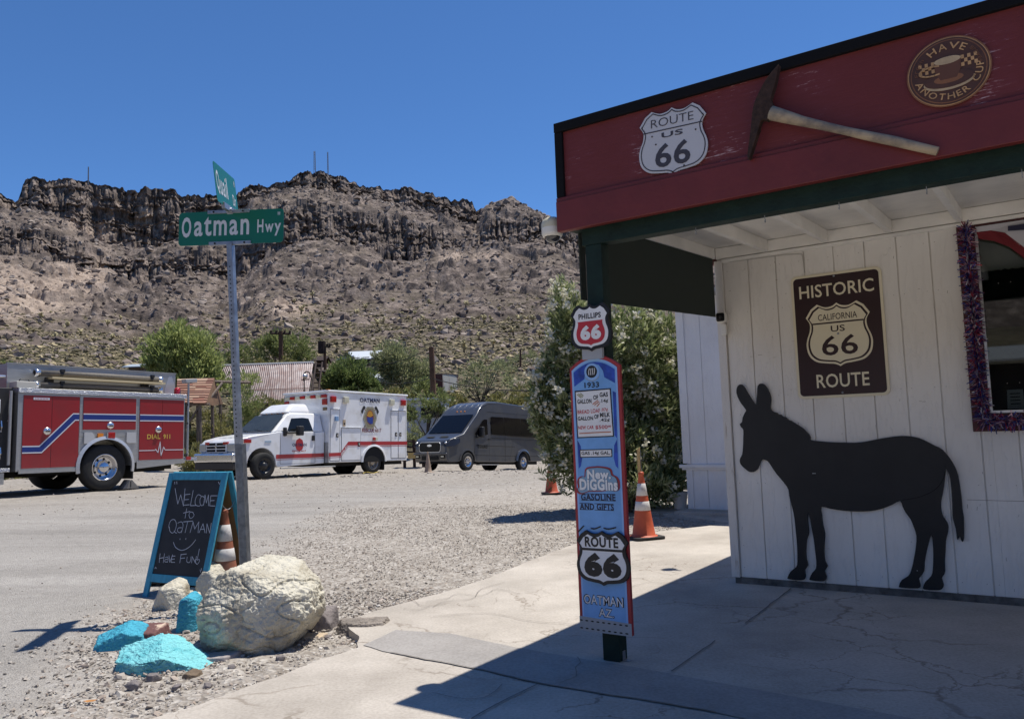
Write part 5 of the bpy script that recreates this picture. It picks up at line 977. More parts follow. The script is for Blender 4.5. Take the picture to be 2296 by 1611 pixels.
rock('chipped_rock', gpos(322, 1444, -.05, .04), [(0, -.2, 1, .052), (-1, -.3, .3, .09), (1, -.2, .3, .11), (0, -1, .2, .07), (0, 1, 0, .09), (0, 0, -1, .06)], mat('chipped maroon paint', (.13, .055, .05), .8, col2=(.55, .42, .32), scale=14, thr=(.36, .44), bump=.5), 'maroon rock with chipped paint wedged behind the turquoise rock', 'rock', .05, 3.)
GREYR = mat('grey purple field stone', (.20, .175, .17), .85, var=.35, scale=9, bump=.6)
rock('grey_rock', gpos(725, 1408, -.05, .045), [(0, -.2, 1, .07), (-1, -.2, .2, .075), (1, -.2, .1, .07), (0, -1, .2, .065), (0, 1, 0, .07), (0, 0, -1, .06), (.7, -.5, .6, .068)], GREYR, 'rounded grey rock right of the gold boulder', 'rock', .06, 3.)
rock('flat_rock', gpos(485, 1478, -.05, .0), [(-.05, -.1, 1, .026), (-1, -.2, .1, .10), (1, -.3, .1, .11), (0, -1, .2, .05), (.7, -.8, .2, .075), (0, 1, .1, .055), (0, 0, -1, .04)], mat('pale grey slab stone', (.32, .29, .28), .85, var=.25, scale=9, bump=.5), 'flat pale grey stone between the turquoise rock and the boulder', 'rock', .05, 3.)
rock('flat_rock', gpos(700, 1428, -.05, .0), [(0, -.1, 1, .012), (-1, -.2, .1, .06), (1, -.3, .1, .07), (0, -1, .2, .04), (0, 1, .1, .05), (0, 0, -1, .04)], mat('pale buff chip', (.50, .40, .28), .85, var=.2, bump=.4), 'flat buff stone chip at the right foot of the gold boulder', 'rock', .05, 3.)
rock('buff_rock', gpos(712, 1384, -.05, .03), [(0, -.1, 1, .05), (-1, -.2, .1, .045), (1, -.3, .1, .035), (0, -1, .2, .04), (0, 1, .1, .05), (0, 0, -1, .05)], GOLD, 'tiny gold stone behind the grey rock', 'rock', .05, 3.)
rock('dirt_clod', gpos(427, 1518, -.05, .008), [(.3, -.2, 1, .020), (-1, -.3, .5, .034), (1, -.2, .4, .036), (.4, -1, .3, .03), (-.5, -1, .3, .032), (0, 1, 0, .04), (0, 0, -1, .03), (-.6, 0, 1, .024)], mat('brown dirt clod', (.17, .125, .085), .95, var=.3, bump=.6), 'brown dirt clod at the right foot of the turquoise rock', 'clod', .1, 3.5)
rock('concrete_chunk', gpos(815, 1410, -.03, .012), [(0, -.1, 1, .035), (-1, -.3, .5, .12), (1, -.2, .5, .12), (-.2, -1, .5, .06), (.3, -1, .4, .07), (0, 1, .3, .08), (0, 0, -1, .07)], mat('broken concrete', (.30, .26, .225), .95, col2=(.16, .14, .12), scale=10, bump=1., bscale=24), 'broken concrete lump at the crumbled corner of the porch slab', 'rubble', .12, 4., True)
for x, y, s in ((905, 1090, .03), (918, 1498, .022), (628, 1480, .022), (735, 1432, .02), (345, 1525, .028), (395, 1545, .02), (520, 1500, .02), (300, 1540, .03), (465, 1540, .018)):
    p = gpos(x, y, -.05, s*.4); o = rock('stone', p, [tuple(RNG.normal(size=3))+(s*RNG.uniform(.8, 1.1),) for k in range(14)]+[(0, 0, -1, s), (1, 0, 0, s*1.2), (-1, 0, 0, s*1.2), (0, 1, 0, s), (0, -1, 0, s), (0, 0, 1, s*.8)], GREYR, 'loose fist-sized grey stone lying on the gravel', 'stone', .05, 3., group='loose stones on the gravel')
lf = gpos(202, 1577, -.05, .012); o = thing('dry_leaf', lf, 'curled dry orange leaf on the gravel at lower left', 'leaf'); mb = MB(); P = [(-.035, 0, .004), (-.01, -.009, .0), (.02, -.008, .002), (.036, .0, .008), (.015, .008, .006), (-.012, .009, .005)]; mb.flat(P); mb.build('blade', mat('dry leaf', (.45, .20, .05), .7), o)
# ------------------------------------------------------------------ vehicles.  local frame: x forward, y to the visible side (0 = tyre face), z up; xb() = metres behind the reference wheel
CHROME = mat('chrome', (.74, .74, .74), .24, .9); TYRE = mat('black tyre rubber', (.018, .018, .018), .85, var=.3, scale=12); GLZ = mat('tinted vehicle glass', (.010, .012, .013), .05, spec=.4); PLASTIC = mat('black vehicle plastic', (.014, .014, .015), .5); STEEL = mat('brushed stainless steel', (.46, .46, .45), .42, .75, var=.15, scale=6, stretch=(1, 1, 14)); AMBER = mat('amber lens', (.75, .25, .03), .2); REDL = mat('red lens', (.42, .012, .015), .15, coat=.6, var=.3, scale=30); CLEARL = mat('clear lens', (.62, .60, .46), .15, coat=.6); UNDER = mat('dark underbody', (.01, .01, .01), .9)
def vehicle(name, label, cat, P, az, slope):
    a = R(az); b = np.array([math.sin(a), math.cos(a), slope]); b /= np.linalg.norm(b); N = np.array([math.cos(a), -math.sin(a), 0]); u = np.cross(-b, N)
    return thing(name, None, label, cat, M=frame(P, -b, N, u))
def wheel(par, xb, y, r, w, rim_m, rim_r, style, out=1):
    """out=+1: face towards +y"""
    mb = MB(); s = out; pr = [(r*.60, 0), (r*.72, 0+.008), (r*.90, .004), (r*.965, -.012), (r, -.045), (r, -w+.045), (r*.95, -w+.01), (r*.6, -w)]
    mb.lathe([(q, y+s*h) for q, h in pr], (-xb, 0, r), 'y', 36); wh = mb.build('wheel', TYRE, par, smooth=True)
    mb = MB()
    if style == 'steel': pr = [(rim_r, -.002), (rim_r*.93, .006), (rim_r*.86, -.03), (rim_r*.72, -.055), (rim_r*.45, -.045), (rim_r*.40, .01), (rim_r*.3, .035), (.001, .04)]
    elif style == 'deep': pr = [(rim_r, -.0), (rim_r*.94, .006), (rim_r*.88, -.04), (rim_r*.80, -.11), (rim_r*.46, -.12), (rim_r*.42, -.03), (rim_r*.3, .005), (.001, .012)]
    else: pr = [(rim_r, 0), (rim_r*.9, .004), (rim_r*.82, -.025), (rim_r*.3, -.012), (.001, -.006)]
    mb.lathe([(q, y+s*h) for q, h in pr], (-xb, 0, r), 'y', 30); rm = mb.build('rim', rim_m, wh, smooth=True)
    mb = MB(); nh = 8
    for i in range(nh):
        a = 2*math.pi*i/nh+.2; rr_ = rim_r*(.64 if style != 'alloy' else .58); ho = rim_r*.095 if style != 'alloy' else rim_r*.13; yy = {'steel': -.048, 'deep': -.112, 'alloy': -.016}[style]
        mb.disc((-xb+rr_*math.cos(a), y+s*yy, r+rr_*math.sin(a)), ho, 'y', 10)
    mb.build('rim_holes', UNDER, wh)
    mb = MB()
    for i in range(8): a = 2*math.pi*i/8; mb.sphere((-xb+rim_r*.36*math.cos(a), y+s*({'steel': .012, 'deep': -.028, 'alloy': -.008}[style]), r+rim_r*.36*math.sin(a)), .018, 6, 4)
    mb.build('lug_nuts', rim_m, wh); return wh
def vbox(mb, xb0, xb1, y0, y1, z0, z1): return mb.box(-xb1, -xb0, y0, y1, z0, z1)
def vpoly(mb, pts, y): return mb.flat([(-x, y, z) for x, z in pts])
def vpr(mb, pts, y0, y1): return mb.prism([(-x, z) for x, z in pts], y0, y1)
def vstroke(mb, pts, w, y): stroke(mb, [(-x, z) for x, z in pts], w, lambda a, z: (a, y, z))
def vtext(mb, txt, xb0, xb1, z0, z1, y, bold=.01): return text(mb, txt, -xb0, -xb1, z0, z1, lambda a, z: (a, y, z), bold)
# NB on the visible (+y) side the rear lies to the right: text runs from -xb0 (left, forward) to -xb1
def loft(mb, prof, y_of, mirror_c):
    """side profile (xb,z) pushed out to both sides; y_of(xb,z)=outer y; mirror_c = centre y"""
    L = [(-x, y_of(x, z), z) for x, z in prof]; Rr = [(-x, 2*mirror_c-y_of(x, z), z) for x, z in prof]; n = len(prof)
    return mb.add(L+Rr, [(i, (i+1) % n, n+(i+1) % n, n+i) for i in range(n)]+[tuple(range(n-1, -1, -1)), tuple(range(n, 2*n))])
def arch(xc, zc, r, a0=0, a1=180, n=14): return [(xc-r*math.cos(R(a)), zc+r*math.sin(R(a))) for a in np.linspace(a0, a1, n)]
VW = mat('white vehicle paint', (.84, .85, .86), .28, coat=.4, col2=(.70, .69, .66), scale=2.2, thr=(.30, .52)); AMRED = mat('red vehicle stripe', (.42, .025, .035), .3, coat=.4); VNAVY = mat('navy lettering', (.02, .03, .09), .4); GAPM = mat('panel gap', (.05, .055, .06), .8)  # door and panel gaps are drawn as dark lines
# ---------------------------------------------------------------- ambulance
am = vehicle('ambulance', 'white box ambulance with red stripe parked between the fire engine and the dark van', 'ambulance', at_y(*zoom(600, 1050, 2.929)(745, 1437), 24.4), 36, -.03)
YB = -.02; YC = YB-1.16
mb = MB(); vbox(mb, 2.47, 6.18, YC*2-YB, YB, .43, 2.76); mb.build('box_body', VW, am, bevel=.03)
mb = MB(); vbox(mb, 2.42, 6.22, YC*2-YB-.03, YB+.03, 2.7605, 2.83); mb.build('roof_rail', VW, am, bevel=.02)
f = YB+.004
def panel(x0, x1, z0, z1, nm='compartment_door', par=None):
    mb = MB(); vbox(mb, x0, x1, YB+.001, YB+.012, z0, z1); d = mb.build(nm, VW, par or am, bevel=.006)
    mb = MB(); w = .014; vstroke(mb, [(x0-.01, z0-.01), (x1+.01, z0-.01), (x1+.01, z1+.01), (x0-.01, z1+.01), (x0-.01, z0-.01)], w, YB+.003); mb.build('door_gap', GAPM, d)
    mb = MB(); vbox(mb, x0-.03, x1+.03, YB+.001, YB+.035, z1+.015, z1+.03); mb.build('drip_rail', VW, d); return d
def latch(par, x, z, w=.10): mb = MB(); vbox(mb, x-w/2, x+w/2, YB+.0125, YB+.022, z-.07, z+.07); l = mb.build('latch', PLASTIC, par); mb = MB(); vbox(mb, x-.02, x+.03, YB+.0225, YB+.03, z-.04, z+.04); mb.build('paddle', CHROME, l); return l
d1 = panel(2.54, 2.93, .50, 2.18); latch(d1, 2.83, 1.33); d2 = panel(3.03, 3.88, .50, 1.57); latch(d2, 3.80, 1.03); d3 = panel(5.36, 5.70, .53, 2.21); latch(d3, 5.60, 1.37); d4 = panel(5.73, 6.10, .53, 2.21); latch(d4, 5.82, 1.37)
mb = MB(); vbox(mb, 2.71, 2.83, YB+.013, YB+.08, 1.80, 1.95); mb.build('blue_holder', mat('pale blue plastic', (.20, .34, .55), .5), d1)
mb = MB(); vbox(mb, 3.08, 3.19, YB+.001, YB+.02, 1.63, 1.85); mb.build('filler_recess', mat('tan cap', (.45, .34, .22), .6), am); mb = MB(); mb.disc((-3.135, YB+.022, 1.72), .035); mb.build('filler_cap', PLASTIC, am)
for x, z0, z1, w, m in ((2.62, 2.42, 2.62, .22, REDL), (3.18, 2.42, 2.62, .22, CLEARL), (5.36, 2.42, 2.62, .22, CLEARL), (5.95, 2.42, 2.62, .22, REDL)):
    mb = MB(); vbox(mb, x-w/2, x+w/2, YB+.001, YB+.09, z0, z1); mb.build('warning_light', m, am, bevel=.02)
for x, m in ((4.50, REDL), (4.60, CLEARL)): mb = MB(); vbox(mb, x-.05, x+.05, YB+.001, YB+.06, 1.16, 1.26); mb.build('scene_light', m, am, bevel=.01)
# stripe with the kink
mb = MB(); y = YB+.0135
for a, b in (((2.475, .75, .63), (2.98, .76, .64)), ((2.98, .76, .64), (3.32, 1.12, .99)), ((3.32, 1.12, .99), (6.175, 1.12, .99))):
    mb.flat([(-a[0], y, a[2]), (-b[0], y, b[2]), (-b[0], y, b[1]), (-a[0], y, a[1])]); mb.flat([(-a[0], y, a[2]-.045), (-b[0], y, b[2]-.045), (-b[0], y, b[2]-.028), (-a[0], y, a[2]-.028)])
mb.build('red_stripe', AMRED, am)
mb = MB(); v, ff = glyphs('DIAL 911', .03); lo = v.min(0); hi = v.max(0); q = (v-lo)/(hi-lo); mb.add([(-(3.0+.27*t), y+.003, .665+.355*.80*t+.075*s_) for t, s_ in q], ff); mb.build('stripe_lettering', VW, am)
mb = MB(); vtext(mb, 'OATMAN', 3.84, 4.78, 2.47, 2.62, YB+.014, .03)
mb.build('town_lettering', VNAVY, am); mb = MB(); vtext(mb, 'RESCUE', 3.95, 4.52, 1.44, 1.58, YB+.014, .03); mb.build('unit_lettering', mat('dark red lettering', (.16, .02, .04), .4), am); mb = MB(); vtext(mb, '6617', 4.57, 4.86, 1.44, 1.58, YB+.014, .02); mb.build('unit_number', bpy.data.materials['dark red lettering'], am)
# crest
KHAKI = mat('khaki crest', (.25, .22, .14), .5, var=.2, scale=20); KHL = mat('pale crest line', (.55, .52, .42), .5)
mb = MB(); cx, czz = 4.32, 1.96
for s in (-1, 1):
    vstroke(mb, [(cx+s*.30, czz-.38), (cx-s*.27, czz+.30)], .035, YB+.0135)
cr = mb.build('crest_handles', mat('crest wood', (.20, .14, .09), .6), am)
mb = MB()
for s in (-1, 1): vpoly(mb, [(cx+s*.20, czz+.33), (cx+s*.28, czz+.40), (cx+s*.23, czz+.44), (cx+s*.33, czz+.36), (cx+s*.43, czz+.20), (cx+s*.36, czz+.10), (cx+s*.30, czz+.24)], YB+.0138)
mb.build('crest_axes', PLASTIC, am)
mb = MB(); pts = [(cx+.30*math.cos(a)*(1+.07*math.cos(6*a)), czz-.02+.40*math.sin(a)*(1+.06*math.cos(6*a))) for a in np.linspace(0, 2*math.pi, 40, endpoint=False)]; vpoly(mb, pts, YB+.0146); c_ = mb.build('crest', KHAKI, am)
mb = MB(); vstroke(mb, [(cx+(p[0]-cx)*.92, czz+(p[1]-czz)*.92) for p in pts+pts[:1]], .016, YB+.0152); mb.build('crest_line', KHL, c_)
mb = MB(); vpoly(mb, [(cx+.17*math.cos(a), czz+.25*math.sin(a)) for a in np.linspace(0, 2*math.pi, 30, endpoint=False)], YB+.0156); mb.build('crest_oval', mat('crest red brown', (.20, .04, .03), .5), c_)
mb = MB()
for i in range(7): a0 = R(14+22*i); a1 = a0+R(13); vpoly(mb, [(cx, czz), (cx-.15*math.cos(a0), czz+.22*math.sin(a0)), (cx-.15*math.cos(a1), czz+.22*math.sin(a1))], YB+.0162)
mb.build('crest_rays', mat('crest yellow', (.75, .42, .03), .5), c_)
mb = MB(); vpoly(mb, [(cx-.14, czz), (cx+.14, czz), (cx+.13, czz-.22), (cx+.02, czz-.24), (cx-.13, czz-.15)], YB+.0162); mb.build('crest_blue', mat('crest blue', (.02, .05, .28), .5), c_)
# front wall of the box: light bar row
mb = MB(); XF = -2.47
for i in range(8):
    y0 = YC+1.08-.27*i; mb = MB(); mb.box(XF+.001, XF+.07, y0-.235, y0-.01, 2.58, 2.69); mb.build('light_bar_lamp', REDL if i % 2 == 0 else CLEARL, am, bevel=.01)
for y0 in (YC+.98, YC-.98): mb = MB(); mb.box(XF+.001, XF+.06, y0-.11, y0+.11, 2.34, 2.54); mb.build('warning_light', REDL, am, bevel=.02); mb = MB(); mb.box(XF+.001, XF+.03, y0-.09, y0+.09, 2.16, 2.26); mb.build('corner_marker', mat('amber black marker', (.16, .09, .02), .4), am)
mb = MB(); mb.box(XF-.05, XF+.05, YB-.10, YB+.02, 2.831, 2.85); mb.build('roof_marker', AMBER, am)
mb = MB(); mb.box(XF+.001, XF+.012, YB-.30, YB-.0, .43, 1.10); vbox(mb, 2.46, 2.50, YB+.0, YB+.006, .43, .62); mb.build('stone_guard', STEEL, am)
# skirt, arch, step, underbody, wheels
mb = MB(); vbox(mb, 2.5, 6.15, YC*2-YB+.2, YB-.25, .30, .428); vbox(mb, -.5, 2.5, YC-.5, YC+.5, .35, .55); mb.build('underbody', UNDER, am)
mb = MB(); vpoly(mb, arch(4.50, .42, .53)+[(5.03, .43), (3.97, .43)], YB+.0145); mb.build('wheel_opening', UNDER, am)
mb = MB(); A1 = arch(4.50, .42, .60, 0, 180, 18); A0 = arch(4.50, .42, .53, 0, 180, 18)
for i in range(17): mb.hexa([(-A0[i][0], YB+.001, A0[i][1]), (-A1[i][0], YB+.001, A1[i][1]), (-A1[i+1][0], YB+.001, A1[i+1][1]), (-A0[i+1][0], YB+.001, A0[i+1][1]), (-A0[i][0], YB+.055, A0[i][1]), (-A1[i][0], YB+.04, A1[i][1]), (-A1[i+1][0], YB+.04, A1[i+1][1]), (-A0[i+1][0], YB+.055, A0[i+1][1])])
mb.build('wheel_arch', VW, am)
mb = MB(); vbox(mb, .55, 2.75, -.05, .02, .29, .33); mb.build('running_board', STEEL, am, bevel=.01)
mb = MB(); vbox(mb, 5.02, 5.05, YB-.5, YB-.02, .12, .45); mb.build('mud_flap', PLASTIC, am)
RIMG = mat('tarnished alloy rim', (.34, .31, .27), .4, .8)
wheel(am, 0, -.05, .40, .24, mat('black steel wheel', (.02, .02, .022), .4), .25, 'steel'); wheel(am, 4.49, -.03, .40, .24, RIMG, .25, 'deep'); wheel(am, 0, -2.05, .40, .24, RIMG, .25, 'steel', -1); wheel(am, 4.49, -1.75, .40, .50, RIMG, .25, 'deep', -1)
mb = MB(); [mb.tube([(-4.49+.46*math.cos(a+k), -.02+.03*math.sin(3*a), .02+.05*abs(math.sin(2*a+k))) for a in np.linspace(-2.9, .3, 16)], .008, 5) for k in (0, .2)]; tag(mb.build('yellow_rope', mat('yellow nylon rope', (.55, .42, .10), .7), None, M=ROOTM[am]), 'loop of yellow rope lying round the rear wheel of the ambulance', 'rope')
# cab
CY = YC; def_w = .98
yb = lambda x, z: CY+def_w-(.0 if z < 1.4 else .20*(z-1.4)/.65)-.05*smooth(.9, 1.4, np.array(z))*0-(.12*max(0., -.45-x)**1 if x < -.45 else 0)
low = [(-.86, .62), (-.88, 1.08), (-.78, 1.20), (-.3, 1.31), (.40, 1.40), (.62, 1.44), (2.2, 1.44), (2.44, 1.46), (2.44, .42), (.60, .34), (.52, .40)]+[(p[0], p[1]) for p in reversed(arch(0, .42, .52, 0, 180, 12))]+[(-.60, .48)]
mb = MB(); loft(mb, low, lambda x, z: CY+def_w-(.10*max(0., (z-1.1)/.35) if x < .4 else 0)-(.10 if x < -.75 else 0), CY); mb.build('cab_body', VW, am, bevel=.035, seg=3)
up = [(.40, 1.405), (1.06, 2.00), (1.25, 2.055), (2.1, 2.06), (2.44, 2.02), (2.44, 1.445), (.62, 1.438)]
yu = lambda x, z: CY+def_w-.02-.19*max(0, (z-1.42)/.62)
mb = MB(); loft(mb, up, yu, CY); mb.build('cab_roof', VW, am, bevel=.05, seg=3)
mb = MB(); mb.flat([(-.43, CY+.86, 1.45), (-1.02, CY+.74, 1.985), (-1.02, CY-.74, 1.985), (-.43, CY-.86, 1.45)]); mb.v = [(a+.022, b, c+.018) for a, b, c in mb.v]; mb.build('windshield', mat('dusty windshield', (.045, .052, .052), .25, spec=.35, var=.2, scale=2), am)
mb = MB(); P = [(.95, 1.455), (1.20, 1.87), (1.66, 1.90), (1.90, 1.88), (2.0, 1.47)]; mb.flat([(-x, yu(x, z)+.012, z) for x, z in P]); dw = mb.build('side_window', GLZ, am)
mb = MB(); vstroke(mb, [(.68, .45), (.68, 1.38)], .012, CY+def_w+.004); vstroke(mb, [(2.04, 1.44), (2.06, .45)], .012, CY+def_w+.004); vstroke(mb, [(.68, .44), (2.06, .44)], .012, CY+def_w+.004); mb.build('door_gaps', GAPM, am)
mb = MB(); vbox(mb, 1.92, 2.03, CY+def_w+.001, CY+def_w+.03, 1.16, 1.32); mb.build('door_handle', PLASTIC, am)
mb = MB(); mb.flat([(-.52, CY+def_w+.006, .73), (-2.43, CY+def_w+.006, .75), (-2.43, CY+def_w+.006, .62), (-.52, CY+def_w+.006, .60)]); mb.flat([(-.54, CY+def_w+.006, .575), (-2.43, CY+def_w+.006, .595), (-2.43, CY+def_w+.006, .58), (-.54, CY+def_w+.006, .56)]); mb.build('cab_stripe', AMRED, am)
mb = MB(); vbox(mb, 1.22, 1.42, CY+def_w+.05, CY+def_w+.24, 1.32, 1.62); vbox(mb, .85, 1.2, CY+def_w+.0, CY+def_w+.14, 1.38, 1.44); vbox(mb, .78, .9, CY+def_w-.03, CY+def_w+.06, 1.30, 1.58); mb.build('mirror', PLASTIC, am, bevel=.03)
mb = MB(); vbox(mb, 1.0, 1.15, CY-def_w-.26, CY-def_w-.08, 1.3, 1.6); vbox(mb, .85, 1.05, CY-def_w-.1, CY-def_w+.02, 1.38, 1.44); mb.build('mirror', PLASTIC, am, bevel=.03)
mb = MB(); pts = [(1.42+.17*math.cos(a), 1.03+.21*math.sin(a)) for a in np.linspace(0, 2*math.pi, 8, endpoint=False)]; vpoly(mb, pts, CY+def_w+.007); cd = mb.build('door_crest', AMRED, am)
mb = MB(); vtext(mb, 'OATMAN', 1.14, 1.70, .98, 1.08, CY+def_w+.011, .02); mb.build('door_lettering', VNAVY, cd); mb = MB(); vtext(mb, 'RESCUE 6617', 1.14, 1.68, .80, .86, CY+def_w+.011, .02); mb.build('door_unit', AMRED, cd)
mb = MB(); vbox(mb, .10, .33, CY+def_w+.001, CY+def_w+.012, 1.10, 1.16); mb.build('fender_badge', mat('grey blue badge', (.35, .45, .55), .4), am)
for x0, y0 in ((-.62, CY+def_w-.02),): mb = MB(); vbox(mb, -.60, -.36, CY+def_w-.08, CY+def_w-.03, 1.10, 1.20); mb.build('fender_light', REDL, am)
# nose
mb = MB(); vbox(mb, -1.06, -.55, CY-1.0, CY+1.0, .52, .80); bp = mb.build('bumper', CHROME, am, bevel=.06, seg=3)
mb = MB(); vbox(mb, -1.02, -.55, CY-.98, CY+.98, .30, .519); mb.build('bumper_valance', mat('dusty black valance', (.05, .045, .04), .8), am, bevel=.03)
mb = MB(); mb.box(.885, .93, CY-.52, CY+.52, .82, 1.14); gr = mb.build('grille_surround', VW, am, bevel=.02)
mb = MB()
for r_ in range(3):
    for c_ in (-1, 1): mb.box(.931, .934, CY+c_*.255-.225, CY+c_*.255+.225, .845+.095*r_, .915+.095*r_)
mb.build('grille', UNDER, gr)
mb = MB(); mb.box(.931, .945, CY-.035, CY+.035, .97, 1.03); mb.build('badge', CHROME, gr)
for s in (-1, 1):
    mb = MB(); mb.box(.76, .925, CY+s*.72-.19, CY+s*.72+.19, .83, 1.10); hl = mb.build('headlight', mat('clear headlight', (.5, .52, .52), .12, .3), am, bevel=.04); mb = MB(); mb.box(.70, .86, CY+s*.87-.05, CY+s*.87+.05, .84, .93); mb.build('turn_signal', AMBER, hl, bevel=.01)
    mb = MB(); mb.box(.87, .94, CY+s*.46-.11, CY+s*.46+.11, 1.06, 1.14); mb.build('grille_light', REDL, am, bevel=.01)
mb = MB(); mb.hexa([(-1.02, CY-.72, 2.04), (-1.02, CY+.72, 2.04), (-2.1, CY+.72, 2.05), (-2.1, CY-.72, 2.05), (-1.42, CY-.56, 2.36), (-1.42, CY+.56, 2.36), (-2.05, CY+.58, 2.37), (-2.05, CY-.58, 2.37)]); mb.build('roof_fairing', VW, am, bevel=.10, seg=4)
for i in range(5): mb = MB(); mb.sphere((-1.10, CY-.56+.28*i, 2.05), .035, 8, 5, .6); mb.build('cab_marker', AMBER, am)
mb = MB(); mb.tube([(-.40, CY+.4, 1.47), (-.50, CY-.1, 1.54)], .012, 5); mb.tube([(-.40, CY-.3, 1.47), (-.50, CY-.75, 1.54)], .012, 5); mb.build('wipers', PLASTIC, am)
mb = MB(); text(mb, 'ECNALUBMA'[::1] if False else 'OATMAN', -.5, .5, 0, .13, lambda a, z: (.52-.02+z*-1.0, CY+a, 1.345+.0+z*.12), .02); mb.v = [(a, b, c+.012) for a, b, c in mb.v]; mb.build('hood_lettering', VNAVY, am)
# ---------------------------------------------------------------- passenger van
vn = vehicle('passenger_van', 'dark grey high-roof passenger van with long tinted windows', 'van', at_y(*zoom(1250, 1050, 2.928)(750, 1358), 31), 36, -.06)
VG = mat('dark grey metallic paint', (.085, .088, .098), .30, .5, coat=.6, col2=(.11, .108, .105), scale=1.6, thr=(.35, .6)); VGL = mat('van tinted glass', (.004, .004, .005), .04, spec=.3)
VC = -1.02
vprof = [(-.98, .32), (-1.06, .55), (-1.06, .92), (-.99, 1.08), (-.86, 1.20), (-.25, 1.42), (.64, 2.22), (.84, 2.44), (1.12, 2.64), (1.5, 2.78), (2.1, 2.82), (4.9, 2.74), (5.22, 2.66), (5.32, 2.32), (5.36, 1.1), (5.35, .46), (5.1, .40)]+[(p[0], p[1]) for p in reversed(arch(3.66, .36, .44, 0, 180, 12))]+[(3.0, .33), (.6, .33)]+[(p[0], p[1]) for p in reversed(arch(0, .36, .43, 0, 180, 12))]+[(-.6, .33)]
def vy(x, z): return VC+1.0-(.0 if z < 1.35 else .075*(z-1.35)/.9 if z < 2.25 else .075+.14*((z-2.25)/.45)**1.6)-.22*max(0., (-.55-x)/.5)**1.5-.10*max(0, (x-5.05)/.3)**2
mb = MB(); loft(mb, vprof, vy, VC); mb.build('body', VG, vn, bevel=.05, seg=3)
def van_side(pts, off, m, nm, par=None): mb = MB(); mb.flat([(-x, vy(x, z)+off, z) for x, z in pts]); return mb.build(nm, m, par or vn)
wsp = [(-.20, 1.455), (.60, 2.19)]
mb = MB(); mb.flat([(.20+.018, VC+.86, 1.46), (-.60+.018, VC+.80, 2.20), (-.60+.018, VC-.80, 2.20), (.20+.018, VC-.86, 1.46)]); mb.v = [(a, b, c+.014) for a, b, c in mb.v]; mb.build('windshield', VGL, vn)
van_side([(.42, 1.42), (.98, 1.98), (1.10, 2.03), (1.26, 2.03), (1.26, 1.44), (1.10, 1.40), (1.02, 1.34), (.55, 1.36)], .012, VGL, 'front_window')
van_side([(1.52, 1.45), (1.50, 2.10), (1.56, 2.16), (2.35, 2.17), (2.35, 1.44)], .012, VGL, 'side_window'); van_side([(2.37, 1.44), (2.37, 2.17), (3.55, 2.18), (3.55, 1.45)], .012, VGL, 'side_window'); van_side([(3.57, 1.45), (3.57, 2.18), (5.06, 2.19), (5.13, 2.1), (5.13, 1.55), (5.0, 1.46)], .012, VGL, 'side_window')
mb = MB()
for pts in ([(.40, .40), (.42, 1.30), (.95, 1.95)], [(1.36, .38), (1.38, 2.10)], [(2.42, .38), (2.42, 1.42)], [(1.5, 1.30), (5.0, 1.30)], [(.5, .98), (3.1, .98)], [(.5, .60), (3.15, .60)], [(4.15, .60), (5.1, .62)], [(1.3, 2.34), (5.0, 2.36)]):
    for a, b in zip(pts[:-1], pts[1:]): mb.flat([(-a[0]-.007, vy(*a)+.004, a[1]-.007), (-a[0]+.007, vy(*a)+.004, a[1]+.007), (-b[0]+.007, vy(*b)+.004, b[1]+.007), (-b[0]-.007, vy(*b)+.004, b[1]-.007)])
mb.build('panel_gaps', UNDER, vn)
for xc, r_ in ((0, .50), (3.66, .54)):
    mb = MB(); A1 = arch(xc, .36, r_, 5, 175, 16); A0 = arch(xc, .36, r_-.08, 5, 175, 16); d_ = .02 if xc == 0 else .09
    for i in range(15): mb.hexa([(-A0[i][0], VC+.9, A0[i][1]), (-A1[i][0], VC+.9, A1[i][1]), (-A1[i+1][0], VC+.9, A1[i+1][1]), (-A0[i+1][0], VC+.9, A0[i+1][1]), (-A0[i][0], VC+1.0+d_, A0[i][1]), (-A1[i][0], VC+1.0+d_*.5, A1[i][1]), (-A1[i+1][0], VC+1.0+d_*.5, A1[i+1][1]), (-A0[i+1][0], VC+1.0+d_, A0[i+1][1])])
    mb.build('wheel_arch', VG, vn)
    mb = MB(); vpoly(mb, arch(xc, .36, r_-.085)+[(xc+r_-.085, .34), (xc-r_+.085, .34)], VC+.93); mb.build('wheel_well', UNDER, vn)
mb = MB(); vbox(mb, -.8, 5.0, VC-.8, VC+.8, .26, .40); mb.build('underbody', UNDER, vn)
wheel(vn, 0, -.0, .355, .22, mat('bright alloy', (.6, .6, .62), .2, 1.), .21, 'alloy'); wheel(vn, 3.66, .02, .355, .22, bpy.data.materials['bright alloy'], .21, 'deep'); wheel(vn, 0, 2*VC, .355, .22, CHROME, .21, 'alloy', -1); wheel(vn, 3.66, 2*VC+.05, .355, .4, CHROME, .21, 'alloy', -1)
